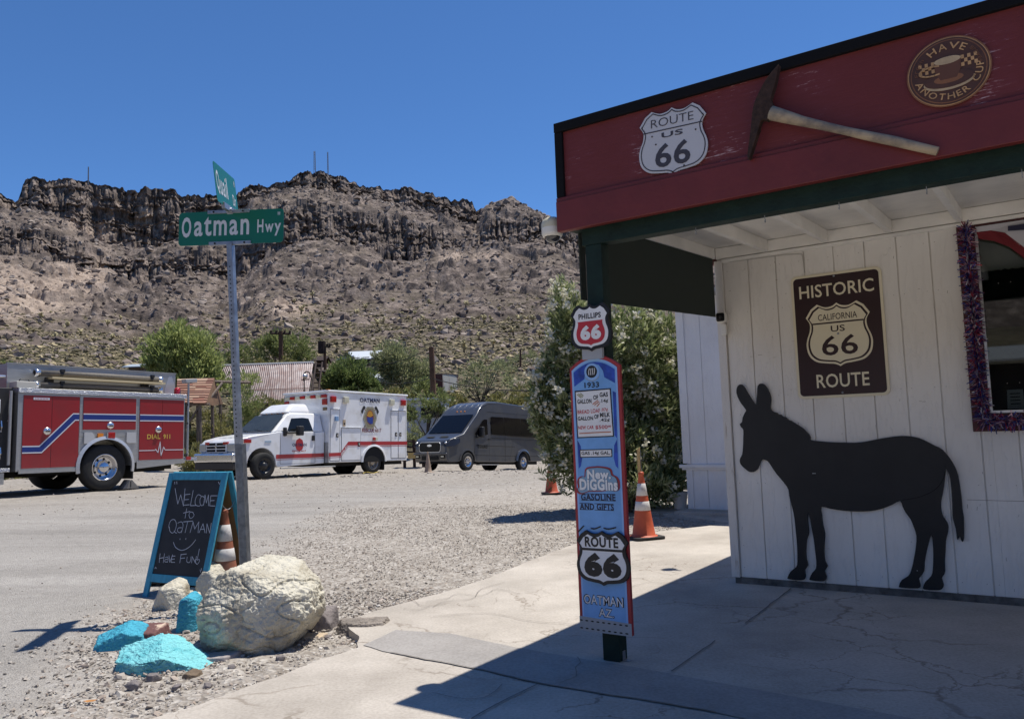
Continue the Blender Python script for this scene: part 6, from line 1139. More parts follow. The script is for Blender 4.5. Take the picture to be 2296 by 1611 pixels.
# nose of the van
gx = 1.068
go = rrect(VC-.56, VC+.56, .68, 1.10, .14); gi = rrect(VC-.52, VC+.52, .715, 1.065, .11)
mb = MB(); mb.prism([(y_, z_) for y_, z_ in go], 0, .03, lambda a, d, z: (gx-.02+d, a, z)); gs_ = mb.build('grille_surround', mat('satin silver', (.45, .46, .48), .3, .9), vn, bevel=.01); mb = MB(); mb.prism([(y_, z_) for y_, z_ in gi], 0, .012, lambda a, d, z: (gx+.011+d, a, z)); mb.build('grille', UNDER, gs_)
mb = MB(); [mb.box(gx+.0235, gx+.026, VC-.42+.06*k, VC-.41+.06*k, .75, 1.05) for k in range(15)]; mb.build('grille_slats', PLASTIC, gs_)
mb = MB(); mb.prism([(VC+.115*math.cos(a), .955+.045*math.sin(a)) for a in np.linspace(0, 2*math.pi, 20, endpoint=False)], 0, .01, lambda a, d, z: (gx+.027+d, a, z)); mb.build('badge', CHROME, gs_)
for s in (-1, 1):
    mb = MB(); mb.prism([(0, 0)], 0, 0, None, False) if False else None; T_ = [(1.085, .60, .96), (1.055, .80, .92), (.80, .98, .95), (.52, 1.02, 1.08)]; U_ = [(1.02, .55, 1.08), (.95, .80, 1.165), (.72, .955, 1.23), (.50, 1.008, 1.25)]; mb.add([(a, VC+s*b, c) for a, b, c in T_+U_]+[(a-.12, VC+s*(b-.08), c) for a, b, c in T_+U_], [(0, 1, 5, 4), (1, 2, 6, 5), (2, 3, 7, 6), (4, 5, 13, 12), (5, 6, 14, 13), (6, 7, 15, 14), (0, 1, 9, 8), (1, 2, 10, 9), (2, 3, 11, 10), (0, 4, 12, 8), (3, 7, 15, 11)]); hl = mb.build('headlight', mat('smoked headlight', (.03, .032, .04), .15, spec=.4), vn, bevel=.02); mb = MB(); mb.sphere((1.0, VC+s*.74, 1.05), .055, 8, 6); mb.build('lamp', CHROME, hl)
    mb = MB(); mb.box(1.0, 1.075, VC+s*.64-.12, VC+s*.64+.12, .47, .60); fg = mb.build('fog_recess', UNDER, vn, bevel=.02); mb = MB(); mb.box(1.076, 1.085, VC+s*.64-.07, VC+s*.64+.07, .51, .56); mb.build('fog_lamp', CLEARL, fg)
mb = MB(); mb.box(1.055, 1.075, VC-.42, VC+.42, .40, .56); mb.build('lower_intake', UNDER, vn, bevel=.01)
mb = MB(); mb.box(1.02, 1.09, VC-.85, VC+.85, .60, .68); mb.build('bumper_lip', VG, vn, bevel=.03)
mb = MB(); vbox(mb, .66, .82, VC+1.0, VC+1.20, 1.32, 1.72); vbox(mb, .55, .70, VC+.93, VC+1.05, 1.28, 1.38); mm = mb.build('mirror', PLASTIC, vn, bevel=.04); mb = MB(); vbox(mb, .823, .828, VC+1.10, VC+1.185, 1.36, 1.5); mb.build('mirror_glass', CHROME, mm); mb = MB(); vbox(mb, .5, .66, VC-1.2, VC-1.0, 1.3, 1.68); vbox(mb, .45, .56, VC-1.03, VC-.93, 1.28, 1.38); mb.build('mirror', PLASTIC, vn, bevel=.04)
for i in range(3): mb = MB(); mb.sphere((-.76, VC-.2+.2*i, 2.355), .035, 8, 6); mb.build('roof_marker', AMBER, vn)
for k in range(5):
    y0 = VC-.62+.31*k; mb = MB(); pts = [(.80, 2.40), (.96, 2.53), (1.12, 2.645), (1.36, 2.73)]; mb.tube([(-x, y0, z-.004) for x, z in pts], .009, 5); mb.build('roof_rib', mat('rib highlight grey', (.16, .17, .19), .35, .8) if k == 0 else bpy.data.materials['rib highlight grey'], vn)  # rib colour set lighter than the body, painting in their bright highlights
for s in (-1, 1): mb = MB(); mb.tube([(-x, VC+s*(vy(x, z)-VC+.005), z) for x, z in [(.1, 1.72), (.64, 2.20), (.84, 2.42), (1.12, 2.60), (1.5, 2.71), (2.1, 2.75)]], .014, 5); mb.build('roof_gutter', bpy.data.materials['rib highlight grey'], vn)
mb = MB(); mb.flat([(.72, VC+.15, 1.268), (.58, VC+.15, 1.32), (.58, VC+.55, 1.32), (.72, VC+.55, 1.268)]); mb.flat([(.72, VC-.15, 1.268), (.58, VC-.15, 1.32), (.58, VC-.55, 1.32), (.72, VC-.55, 1.268)]); mb.v = [(a, b, c+.012) for a, b, c in mb.v]; mb.build('hood_vents', UNDER, vn)
mb = MB(); vtext(mb, 'TOURS', .60, 1.22, .88, 1.02, VC+1.006, .04); vtext(mb, 'VEGAS', .62, 1.10, 1.06, 1.16, VC+1.006, .04) if False else None; mb.build('tour_lettering', UNDER, vn)
mb = MB(); vbox(mb, 1.29, 1.40, VC+1.001, VC+1.025, 1.22, 1.27); mb.build('door_handle', PLASTIC, vn); mb = MB(); vbox(mb, .75, 2.0, VC+.8, VC+1.0, .22, .26); mb.build('step_board', STEEL, vn)
# ---------------------------------------------------------------- fire engine (its cab lies outside the picture)
fe = vehicle('fire_engine', 'red fire engine with steel trim, blue stripe and hard suction hoses', 'fire engine', at_y(*zoom(0, 1050, 2.6857)(905, 1415), 17.6), 33, -.02)
FRED = mat('fire engine red', (.30, .014, .022), .30, coat=.5, col2=(.24, .020, .026), scale=1.8, thr=(.30, .55)); FBLUE = mat('fire engine blue stripe', (.012, .035, .20), .35); FWHITE = mat('stripe white', (.65, .66, .70), .4); DPL = mat('diamond plate', (.52, .53, .55), .35, .9, bump=1., bscale=55); GOLDL = mat('gold leaf lettering', (.72, .48, .10), .35, .4)
Y1 = .0; FC = -1.22
mb = MB(); vbox(mb, -1.85, -.60, 2*FC-Y1, Y1, .48, 2.06); vbox(mb, .73, 1.93, 2*FC-Y1, Y1, .58, 2.06); vbox(mb, -.599, .729, 2*FC-Y1, Y1, 1.16, 2.06); mb.build('body', STEEL, fe, bevel=.01)
mb = MB(); low = [(-.60, 1.159), (-.60, .50), (-.56, .50)]+arch(0, .52, .60, 0, 180, 18)+[(.66, .58), (.729, .58), (.729, 1.159)]; vpr(mb, low, -.30, Y1-.001); mb.build('rear_fender', STEEL, fe)
mb = MB(); A1 = arch(0, .52, .66, -12, 192, 22); A0 = arch(0, .52, .59, -12, 192, 22)
for i in range(21): mb.hexa([(-A0[i][0], Y1+.001, A0[i][1]), (-A1[i][0], Y1+.001, A1[i][1]), (-A1[i+1][0], Y1+.001, A1[i+1][1]), (-A0[i+1][0], Y1+.001, A0[i+1][1]), (-A0[i][0], Y1+.05, A0[i][1]), (-A1[i][0], Y1+.03, A1[i][1]), (-A1[i+1][0], Y1+.03, A1[i+1][1]), (-A0[i+1][0], Y1+.05, A0[i+1][1])])
mb.build('fender_trim', mat('satin fender trim', (.6, .6, .6), .42, .6), fe)
mb = MB(); vbox(mb, -1.5, 1.8, 2*FC+.3, -.302, .40, 1.0); vbox(mb, -3.3, 1.9, FC-.5, FC+.5, .35, .9); mb.build('chassis', UNDER, fe)
f1 = Y1+.012
def fdoor(x0, x1, z0, z1, nm='compartment_door'):
    mb = MB(); vbox(mb, x0, x1, Y1+.001, f1, z0, z1); return mb.build(nm, FRED, fe, bevel=.006)
for x0, x1, z0, z1 in ((-1.75, -1.185, .54, 2.02), (-1.18, -.61, .54, 2.02), (-.53, .68, 1.32, 2.02), (.77, 1.335, .63, 2.02), (1.34, 1.90, .63, 2.02)): fdoor(x0, x1, z0, z1)
mb = MB(); y = f1+.004
def band(mb, P, dz0, dz1, y): 
    for a, b in zip(P[:-1], P[1:]): mb.flat([(-a[0], y, a[1]+dz0), (-b[0], y, b[1]+dz0), (-b[0], y, b[1]+dz1), (-a[0], y, a[1]+dz1)])
lo = [(-1.745, .865), (-1.37, .865), (-.70, 1.535), (-.615, 1.535)]; hi = [(-1.745, .97), (-1.41, .97), (-.74, 1.645), (-.615, 1.645)]
def band2(mb, lo, hi, y):
    for a, b, c, d in zip(lo[:-1], lo[1:], hi[1:], hi[:-1]): mb.flat([(-a[0], y, a[1]), (-b[0], y, b[1]), (-c[0], y, c[1]), (-d[0], y, d[1])])
off = lambda P, d: [(x-(d*.3 if i in (1, 2) else 0), z+d) for i, (x, z) in enumerate(P)]
band2(mb, lo, hi, y)
for x0, x1 in ((-.525, .675), (.775, 1.895)): mb.flat([(-x0, y, 1.535), (-x1, y, 1.535), (-x1, y, 1.645), (-x0, y, 1.645)])
mb.build('blue_stripe', FBLUE, fe)
mb = MB(); band2(mb, hi, off(hi, .024), y); band2(mb, off(lo, -.024), lo, y)
for x0, x1 in ((-.525, .675), (.775, 1.895)): mb.flat([(-x0, y, 1.645), (-x1, y, 1.645), (-x1, y, 1.668), (-x0, y, 1.668)]); mb.flat([(-x0, y, 1.512), (-x1, y, 1.512), (-x1, y, 1.535), (-x0, y, 1.535)])
vstroke(mb, [(.775, .845), (1.16, .845), (1.18, .87), (1.24, .79), (1.29, 1.04), (1.32, .72), (1.38, .92), (1.42, .85), (1.895, .845)], .018, y); mb.build('white_lines', FWHITE, fe)
mb = MB(); vtext(mb, 'DIAL', .96, 1.29, 1.105, 1.215, y, .03); vtext(mb, '911', 1.37, 1.545, 1.105, 1.215, y, .03); mb.build('dial_lettering', GOLDL, fe)
for x, z in ((-1.27, 1.29), (.08, 1.41), (1.24, 1.32)):
    mb = MB(); mb.lathe([(.001, Y1+.05), (.05, Y1+.05), (.075, Y1+.035), (.08, f1+.001)], (-x, 0, z), 'y', 20); k_ = mb.build('door_latch', CHROME, fe, smooth=True); mb = MB(); mb.box(-x-.045, -x+.045, Y1+.051, Y1+.06, z-.02, z+.005); mb.build('paddle', PLASTIC, k_)
mb = MB(); vbox(mb, -1.56, -1.24, f1+.001, f1+.004, 1.93, 1.98); mb.build('sticker', FWHITE, fe); mb = MB(); [vbox(mb, -1.53+.03*i, -1.515+.03*i, f1+.0045, f1+.005, 1.945, 1.965) for i in range(9)]; mb.build('sticker_print', SRED, fe)
for x0, x1 in ((-.50, -.28), (.46, .68)): mb = MB(); vpr(mb, [(x0, 1.26), (x1, 1.26), (x1, 1.02), (x0+.03, 1.02), (x0, 1.05)] if x0 > 0 else [(x0, 1.26), (x1-.05, 1.26), (x1, 1.20), (x1, 1.06), (x1-.05, 1.02), (x0, 1.02)], Y1+.001, Y1+.03); mb.build('fender_panel', mat('pale grey enamel', (.50, .50, .50), .5), fe)
mb = MB(); vbox(mb, -.20, -.08, Y1+.001, Y1+.03, 1.15, 1.24); mb.build('amber_marker', AMBER, fe); mb = MB(); vbox(mb, .02, .18, Y1+.001, Y1+.05, 1.13, 1.26); mb.build('red_marker', REDL, fe, bevel=.01); mb = MB(); vbox(mb, -.004, .014, Y1+.001, Y1+.052, 1.13, 1.26); mb.build('marker_bezel', CHROME, fe)
mb = MB(); vbox(mb, -1.86, 1.96, Y1-.35, Y1+.03, 2.0605, 2.165); mb.build('diamond_plate_rail', DPL, fe, bevel=.008)
mb = MB(); vbox(mb, -1.80, -.58, Y1+.001, Y1+.02, .44, .52); mb.build('rub_rail', STEEL, fe); mb = MB(); vpr(mb, [(.72, .61), (1.94, .61), (1.94, .53), (.72, .44)], Y1-.02, Y1+.02); mb.build('rub_rail', STEEL, fe)
mb = MB(); vbox(mb, -1.92, 1.90, Y1-.37, Y1-.35, 2.165, 2.68); vbox(mb, -1.92, -1.90, 2*FC+.37, Y1-.37, 2.165, 2.68); vbox(mb, 1.88, 1.90, 2*FC+.37, Y1-.37, 2.165, 2.66); vbox(mb, -1.93, 1.91, Y1-.39, Y1-.335, 2.6805, 2.70); mb.build('hose_bed', STEEL, fe)
mb = MB(); vpoly(mb, [(1.62, 2.17), (1.885, 2.17), (1.885, 2.4), (1.8, 2.62), (1.72, 2.62), (1.62, 2.3)], Y1-.348); mb.build('bed_end_gusset', mat('pale aluminium sheet', (.6, .6, .62), .4, .7), fe)
mb = MB(); vbox(mb, -1.88, -1.50, Y1-.33, Y1-.02, 2.17, 2.30); lb = mb.build('storage_box', mat('cream equipment box', (.55, .53, .47), .6), fe, bevel=.01); mb = MB(); mb.tube([(1.80, Y1-.1, 2.30), (1.78, Y1-.1, 2.345), (1.62, Y1-.1, 2.345), (1.60, Y1-.1, 2.30)], .012, 6); mb.build('box_handle', PLASTIC, lb)
HOSE = mat('grey tan suction hose', (.14, .125, .105), .7, var=.2, scale=20, bump=.4, bscale=60); CREAMB = mat('cream hose shelf', (.60, .50, .30), .6)
for z in (2.50, 2.25):
    mb = MB(); mb.tube([(1.36, Y1-.16, z), (0, Y1-.16, z+.005), (-1.30, Y1-.16, z)], .066, 14); hs_ = mb.build('suction_hose', HOSE, fe, smooth=True)
    mb = MB(); mb.lathe([(.058, 0), (.088, .0), (.088, .06), (.080, .065), (.080, .10), (.066, .105)], (0, 0, 0), 'x', 18); mb.v = [(1.48-a, b+Y1-.16, c+z) for a, b, c in mb.v]; mb.build('coupling', CHROME, hs_, smooth=True)
    mb = MB(); mb.lathe([(.06, 0), (.085, .0), (.085, .05), (.066, .09)], (0, 0, 0), 'x', 18); mb.v = [(-1.40+a, b+Y1-.16, c+z) for a, b, c in mb.v]; mb.build('coupling', CHROME, hs_, smooth=True); mb = MB(); mb.disc((1.462, Y1-.16, z), .06, 'x', 18); mb.build('hose_mouth', UNDER, hs_)
    for x in (-.95, 1.12): mb = MB(); mb.lathe([(.069, -.03), (.074, -.03), (.074, .03), (.069, .03)], (-x, Y1-.16, z), 'x', 16); vbox(mb, x-.02, x+.06, Y1-.14, Y1-.08, z+.04, z+.10); mb.build('hose_strap', PLASTIC, hs_)
    mb = MB(); vbox(mb, -1.18, 1.42, Y1-.28, Y1-.02, z-.115, z-.072); mb.build('hose_shelf', CREAMB, fe)
for x in (-1.12, 1.05): mb = MB(); vbox(mb, x-.06, x+.06, Y1-.345, Y1-.20, 2.17, 2.43); mb.build('shelf_bracket', PLASTIC, fe)
mb = MB(); mb.lathe([(.001, .16), (.05, .16), (.075, .13), (.08, 0)], (-1.80, Y1-.12, 2.166), 'z', 18); mb.build('rear_beacon', REDL, fe, smooth=True)
# rear rails with work lamp, forward pump panel
mb = MB(); mb.tube([(-2.04, Y1-.03, .62), (-2.04, Y1-.03, 2.46)], .025, 8); rl = mb.build('rear_grab_rail', mat('dull pole', (.45, .46, .47), .4, .7), fe); mb = MB(); mb.hexa([(-1.92, Y1-.12, 2.44), (-1.92, Y1+.06, 2.44), (-2.22, Y1+.06, 2.47), (-2.22, Y1-.12, 2.47), (-1.90, Y1-.12, 2.53), (-1.90, Y1+.06, 2.53), (-2.22, Y1+.06, 2.56), (-2.22, Y1-.12, 2.56)]); mb.build('work_lamp', mat('lamp grey', (.35, .36, .38), .4), rl, bevel=.01)
mb = MB(); [vbox(mb, 1.94, 2.03, Y1-.05, Y1+.0, z, z+.04) for z in (1.45, 1.9, .7)]; mb.build('rail_brackets', PLASTIC, fe)
mb = MB(); vbox(mb, 1.96, 2.30, 2*FC+.1, Y1-.02, .58, .66); mb.build('tail_step', DPL, fe); mb = MB(); vbox(mb, 2.0, 2.12, Y1-.06, Y1+.0, .60, .68); mb.build('step_marker', REDL, fe)
PAN = mat('dark pump panel', (.035, .035, .036), .5, .3)
mb = MB(); vbox(mb, -2.9, -1.90, 2*FC+.12, Y1-.12, .55, 2.16); pnl = mb.build('pump_panel', PAN, fe, bevel=.01)
mb = MB(); mb.tube([(1.98, Y1-.02, .62), (1.98, Y1-.02, 2.10)], .03, 10); mb.tube([(1.98, Y1-.02, 1.5), (1.98, Y1-.1, 1.5)], .018, 6); mb.build('front_grab_rail', STEEL, fe)
mb = MB(); mb.tube([(2.30, Y1-.05, .95), (2.32, Y1-.05, 2.0), (2.32, Y1-.12, 2.05)], .02, 8); mb.build('front_grab_rail', STEEL, fe)
for z in (.85, 1.38): mb = MB(); [mb.tube([(2.10+.05*k, Y1-.11, z-.10), (2.10+.05*k, Y1-.08, z), (2.10+.05*k, Y1-.11, z+.12)], .014, 6) for k in range(3)]; mb.build('valve_handles', CHROME, pnl)
for k in range(3): mb = MB(); mb.lathe([(.001, Y1-.095), (.06, Y1-.095), (.07, Y1-.115)], (2.55, 0, 1.1+.25*k), 'y', 16); mb.build('gauge', CHROME, pnl)
mb = MB(); vbox(mb, -3.0, -1.95, Y1-.35, Y1+.0, .48, .56); mb.build('running_board', DPL, fe, bevel=.01); mb = MB(); vbox(mb, -2.75, -2.05, Y1-.12, Y1-.02, .24, .47); sp_ = mb.build('board_box', STEEL, fe); mb = MB(); mb.lathe([(.001, Y1-.005), (.05, Y1-.005), (.06, Y1-.018)], (2.35, 0, .36), 'y', 14); mb.build('board_plug', CHROME, sp_)
for z in (1.95, 1.42): mb = MB(); vbox(mb, -2.70, -2.18, Y1-.119, Y1-.06, z, z+.2); mb.build('side_light', REDL, fe, bevel=.02)
mb = MB(); vbox(mb, -2.72, -2.16, Y1-.119, Y1-.03, 1.64, 1.92); mb.build('white_cabinet', VW, fe, bevel=.01)
mb = MB(); mb.tube([(1.98, Y1-.3, 2.40), (2.3, Y1-.3, 2.40)], .035, 8); mb.build('roof_nozzle', CHROME, fe)
mb = MB(); vbox(mb, -5.6, -2.95, 2*FC+.02, Y1-.05, .6, 2.75); mb.build('crew_cab', FRED, fe, bevel=.06)
PAL = mat('polished aluminium wheel', (.62, .62, .64), .16, 1.)
wheel(fe, 0, -.02, .50, .28, PAL, .29, 'deep'); wheel(fe, 0, 2*FC+.02, .50, .56, PAL, .29, 'deep', -1); wheel(fe, -4.6, -.05, .50, .28, PAL, .29, 'steel'); wheel(fe, -4.6, 2*FC+.05, .5, .28, PAL, .29, 'steel', -1)
mb = MB(); vbox(mb, .64, .67, Y1-.55, Y1-.03, .22, .62); mb.build('mud_flap', PLASTIC, fe)
wk = thing('wheel_chock', None, 'grey wedge chock against the rear wheel of the fire engine', 'wheel chock', M=ROOTM[fe] @ Matrix.Translation((-.52, -.12, 0))); mb = MB(); vpr(mb, [(-.10, .0), (.30, .0), (.26, .06), (.12, .20), (.05, .20)], -.12, .10); mb.build('wedge', mat('grey cast chock', (.20, .19, .175), .7), wk, bevel=.01); mb = MB(); vbox(mb, .08, .10, .101, .105, .04, .17); mb.build('rib', PLASTIC, wk)
# ------------------------------------------------------------------ annex, yard buildings, poles
def terr(x, y):
    r = math.hypot(x, y)
    return float(ground_z(np.array(x), np.array(y))) if r < 38 else hill_z(math.atan2(x, y), r)
ASIDE = siding_mat('annex white siding', (.86, .86, .86))
an = thing('white_annex', None, 'white board-sided annex wall behind the shop corner beside the oleander', 'building', M=shopM(-2.28, 6.776, 0))
mb = MB(); xs_ = [0, .30, .57, .84, 1.11, 1.38, 1.65, 1.92, 2.19, 2.46]
for a, b in zip(xs_[:-1], xs_[1:]): mb.box(a+.004, b-.004, .0, .02, .03, 2.95)
mb.box(0, 2.5, .012, 3, .0, 2.95); mb.build('wall', ASIDE, an, bevel=.002, seg=1)
mb = MB(); mb.box(-.04, .07, -.025, .04, .66, 2.95); mb.box(.0, .09, -.022, .04, .03, .595); mb.build('corner_trim', ASIDE, an, bevel=.003)
mb = MB(); mb.box(-.09, 2.5, -.05, .0, .60, .645); mb.box(-.06, 2.5, -.028, .0, .57, .5995); mb.build('band_board', ASIDE, an, bevel=.004)
mb = MB(); mb.box(-.02, 2.5, -.035, .0, -.01, .028); mb.build('base_sill', ASIDE, an)
mb = MB(); mb.box(-.2, 2.7, -.35, 3.2, 2.9505, 3.0); mb.build('roof', mat('annex roof', (.3, .3, .3), .9), an)
o = thing('concrete_step', None, 'low cracked concrete step along the foot of the white annex', 'step', M=shopM(-2.2, 6.4, 0)); mb = MB(); mb.box(-.12, 2.0, -.05, .33, -.05, .045); mb.build('step', CONC, o, bevel=.012); mb = MB(); stroke(mb, spline([(.3, -.04), (.5, .1), (.9, .12), (1.3, .3)], 4), .006, lambda x, y: (x, y, .0462)); mb.build('crack', bpy.data.materials['dark crack line'], o)
p = at_y(1524, 1112, 11.6); o = thing('white_pot', (p[0], p[1], -.0), 'white flower pot at the left foot of the white annex under the oleander', 'pot'); mb = MB(); mb.lathe([(.001, 0), (.085, 0), (.11, .20), (.12, .20), (.12, .24), (.105, .24), (.10, .19), (.001, .19)], n=20); mb.build('pot', ASIDE, o, smooth=False); mb = MB(); mb.disc((0, 0, .195), .099, 'z', 16); mb.build('soil', mat('potting soil', (.05, .04, .03), .95), o)
# second dome camera further back under the parapet
dome_cam(-.40, 3.42, 2.56, 'second white dome camera on the left side wall of the shop, behind the porch')
def corr(mb, A, B, C, D, n, amp, under=.06):
    """corrugated sheet: A-B ridge, D-C eave"""
    A, B, C, D = map(np.array, (A, B, C, D)); N_ = np.cross(B-A, D-A); N_ /= np.linalg.norm(N_); N_ = N_*(1 if N_[2] > 0 else -1); k = n*4; vs = []
    for i in range(k+1):
        t = i/k; d = N_*amp*math.sin(2*math.pi*n*t); vs += [A+(B-A)*t+d, D+(C-D)*t+d]
    mb.add(vs, [(2*i, 2*i+1, 2*i+3, 2*i+2) for i in range(k)]); return N_
RUST = mat('rust-washed corrugated roof', (.42, .375, .37), .55, .2, col2=(.29, .215, .205), scale=.9, stretch=(3, 3, .5), thr=(.38, .62))
A, B, C, D = at_y(492, 819, 47.5), at_y(703, 812, 46.5), at_y(689, 899, 43.3), at_y(530, 905, 44.3)
bn = thing('tin_barn', (A+B+C+D)/4*V3(1, 1, 0)+V3(0, 0, terr(-12, 45)), 'old barn with a long rust-washed corrugated tin roof behind the ambulance', 'barn')
mb = MB(); N_ = corr(mb, A, B, C, D, 44, .035); bk = V3(.45, 5.0, -2.2); rf = mb.build('roof', RUST, bn, world=True)
mb = MB(); corr(mb, A+V3(0, .01, 0), B+V3(0, .01, 0), B+bk, A+bk, 44, .035); mb.build('rear_roof', RUST, bn, world=True)
mb = MB(); mb.tube([A, B], .07, 6); mb.build('ridge_cap', mat('pale ridge cap', (.6, .6, .6), .5), rf, world=False).data.transform(ROOTM[bn].inverted())
mb = MB()
for q in (.2, .52, .78): P0 = A+(B-A)*q; P1 = D+(C-D)*q; mb.flat([P0+N_*.045-(B-A)*.002, P0+N_*.045+(B-A)*.002, P1+N_*.045+(C-D)*.002, P1+N_*.045-(C-D)*.002])
q = .68; mb.flat([A+(D-A)*q+N_*.045, B+(C-B)*q+N_*.045, B+(C-B)*(q+.015)+N_*.045, A+(D-A)*(q+.015)+N_*.045]); mb.build('sheet_laps', mat('rust lap line', (.12, .055, .045), .8), rf).data.transform(ROOTM[bn].inverted())
WOOD = mat('weathered barn wood', (.14, .11, .09), .9, var=.4, stretch=(4, 4, 1), scale=3); DKW = mat('dark old timber', (.035, .020, .017), .9, var=.4, scale=3)
mb = MB(); zb = .2; c2, d2 = C+V3(-.3, .3, -.1), D+V3(.3, .3, -.1); b2 = B+bk+V3(-.3, -.4, 0); a2 = A+bk+V3(.3, -.4, 0)
lowz = lambda p: V3(p[0], p[1], zb)
for p, q in ((d2, c2), (c2, b2), (b2, a2), (a2, d2)): mb.flat([lowz(p), lowz(q), q, p])
mb.flat([c2, b2, B+V3(-.2, 0, -.12)]); mb.build('wall', WOOD, bn, world=True)
mb = MB()
for i in range(9): t = i/8; p = B+(C-B)*t+V3(.15, 0, -.1); mb.tube([p, p+V3(.32, .15, -.0)], .04, 5)
mb.tube([B+V3(.15, 0, 0), C+V3(.15, 0, -.1)], .06, 5); mb.tube([B+V3(.47, .15, 0), C+V3(.5, .15, -.1)], .05, 5); mb.build('gable_rack', DKW, bn, world=True)  # rack timber coloured dark to stand in for shade under the roof
o = thing('hoop_lamp', at_y(679, 890, 42), 'bent metal hoop standing in front of the tin barn roof', 'hoop'); P = [at_y(x, y, 42.5) for x, y in spline([(682, 900), (682, 860), (681, 842), (686, 833), (694, 836), (696, 846)], 4)]; mb = MB(); mb.tube(P, .035, 6); mb.tube([at_y(676, 851, 42.5), at_y(694, 850, 42.5)], .03, 5); mb.build('hoop', DKW, o, world=True); mb = MB(); mb.sphere(at_y(684, 843, 42.4), .14, 8, 6); mb.build('lamp', ALU, o, world=True)
# shingled lean-to
SH = mat('split wood shingles', (.3, .18, .1), .9, island=[(.26, .13, .085), (.36, .22, .15), (.22, .09, .06), (.42, .30, .21), (.30, .17, .12), (.16, .07, .05)])
A, B, C, D = at_y(398, 850, 34), at_y(481, 848, 34), at_y(463, 903, 32.2), at_y(395, 903, 32.2)
ln = thing('shingle_lean_to', (A+B+C+D)/4*V3(1, 1, 0), 'rickety lean-to with a red-brown wooden shingle roof behind the fire engine', 'lean-to')
mb = MB(); n_ = 10; N_ = np.cross(B-A, D-A); N_ /= np.linalg.norm(N_); N_ = N_*np.sign(N_[2])
for i in range(n_):
    x = 0.
    while x < 1:
        w = RNG.uniform(.15, .45); x1 = min(1, x+w); t0, t1 = i/n_, (i+1.18+RNG.uniform(-.1, .25))/n_
        f_ = lambda u, t: A+(B-A)*u+(D+(C-D)*u-A-(B-A)*u)*t
        mb.hexa([f_(x, t0), f_(x1, t0), f_(x1, t1)+N_*.02, f_(x, t1)+N_*.02, f_(x, t0)+N_*.02, f_(x1, t0)+N_*.02, f_(x1, t1)+N_*.06, f_(x, t1)+N_*.06]); x = x1
mb.build('roof', SH, ln, world=True)
mb = MB(); E1 = at_y(500, 905, 35.2); mb.flat([B, E1, at_y(478, 909, 33.2), C]); mb.build('side_roof', mat('brown side boards', (.16, .09, .05), .9, var=.4, scale=2), ln, world=True)
for x, y0, y1, Y in ((443, 906, 985, 32.4), (448, 906, 1000, 32.3), (476, 905, 960, 33.4), (412, 906, 990, 32.3), (494, 905, 960, 35)): mb = MB(); a = at_y(x, y0, Y); mb.tube([a, V3(a[0]+.05, a[1], terr(a[0], a[1])-.1)], .07, 6); mb.build('post', WOOD, ln, world=True)
mb = MB(); mb.tube([at_y(398, 906, 32.3), at_y(470, 906, 32.3)], .06, 5); mb.build('beam', WOOD, ln, world=True); mb = MB(); mb.tube([at_y(480, 855, 34), at_y(560, 857, 36)], .07, 5); mb.tube([at_y(498, 858, 34.3), at_y(470, 893, 33)], .05, 5); mb.build('ridge_pole', WOOD, ln, world=True)
mb = MB(); mb.tube([at_y(446, 912, 32.3), at_y(415, 960, 32.3)], .05, 5); mb.build('brace', WOOD, ln, world=True)
# far houses and sheds
WROOF = mat('white painted metal roof', (.62, .66, .68), .4, .2); TAN = mat('tan stucco', (.36, .29, .20), .9)
def house(name, label, cat, px, Y, eave, ridge_h, d, wall_m, roof_m, base=None):
    """gabled box: px=(x0,x1) at the eave line"""
    a = at_y(px[0], eave, Y); b = at_y(px[1], eave, Y); zb = base if base is not None else min(terr(a[0], Y), terr(b[0], Y))-.3
    o = thing(name, ((a[0]+b[0])/2, Y, zb), label, cat); x0, x1 = a[0], b[0]; ze = (a[2]+b[2])/2
    mb = MB(); mb.box(x0, x1, Y, Y+d, zb, ze)
    mb.prism([(Y, ze), (Y+d, ze), (Y+d/2, ze+ridge_h)], x0+.01, x1-.01, lambda y, x, z: (x, y, z)); mb.build('wall', wall_m, o, world=True)
    mb = MB(); t = .08
    for s, y0 in ((1, Y-.35), (-1, Y+d+.35)):
        ym = Y+d/2; zz = ze-.35*ridge_h/(d/2); P = [(x0-.4, y0, zz), (x1+.4, y0, zz), (x1+.4, ym, ze+ridge_h+.02), (x0-.4, ym, ze+ridge_h+.02)]; P2 = [(x, y, z+t) for x, y, z in P]; mb.hexa(P+P2)
    mb.build('roof', roof_m, o, world=True); return o, x0, x1, ze, zb
h_, x0, x1, ze, zb = house('white_roofed_house', 'house with a bright white metal roof half hidden by trees on the slope', 'house', (781, 842), 92, 803, 1.0, 5, mat('grey house wall', (.22, .21, .19), .9), WROOF)
mb = MB(); A, B, C, D = at_y(772, 787, 93), at_y(793, 799, 90), at_y(754, 808, 89), at_y(762, 800, 92); mb.hexa([C, B, at_y(800, 803, 93), at_y(764, 806, 93), C+V3(0, 0, .15), B+V3(0, 0, .15), at_y(800, 803, 93)+V3(0, 0, .15), at_y(764, 806, 93)+V3(0, 0, .15)]); mb.build('porch_roof', WROOF, h_, world=True); mb = MB(); mb.flat([at_y(767, 803, 91.8), at_y(775, 788, 91.8), at_y(789, 798, 91.8)]); mb.build('dark_gable', DKW, h_, world=True)
for x in (.3, .65): mb = MB(); mb.box(x0+(x1-x0)*x-.4, x0+(x1-x0)*x+.4, 91.9, 91.98, zb+1.1, zb+2.1); mb.build('window', GLZ, h_, world=True)
h_, x0, x1, ze, zb = house('tan_hut', 'small tan hut with a stepped white roof right of the dark green tree', 'hut', (838, 866), 70, 856, .15, 3, TAN, WROOF)
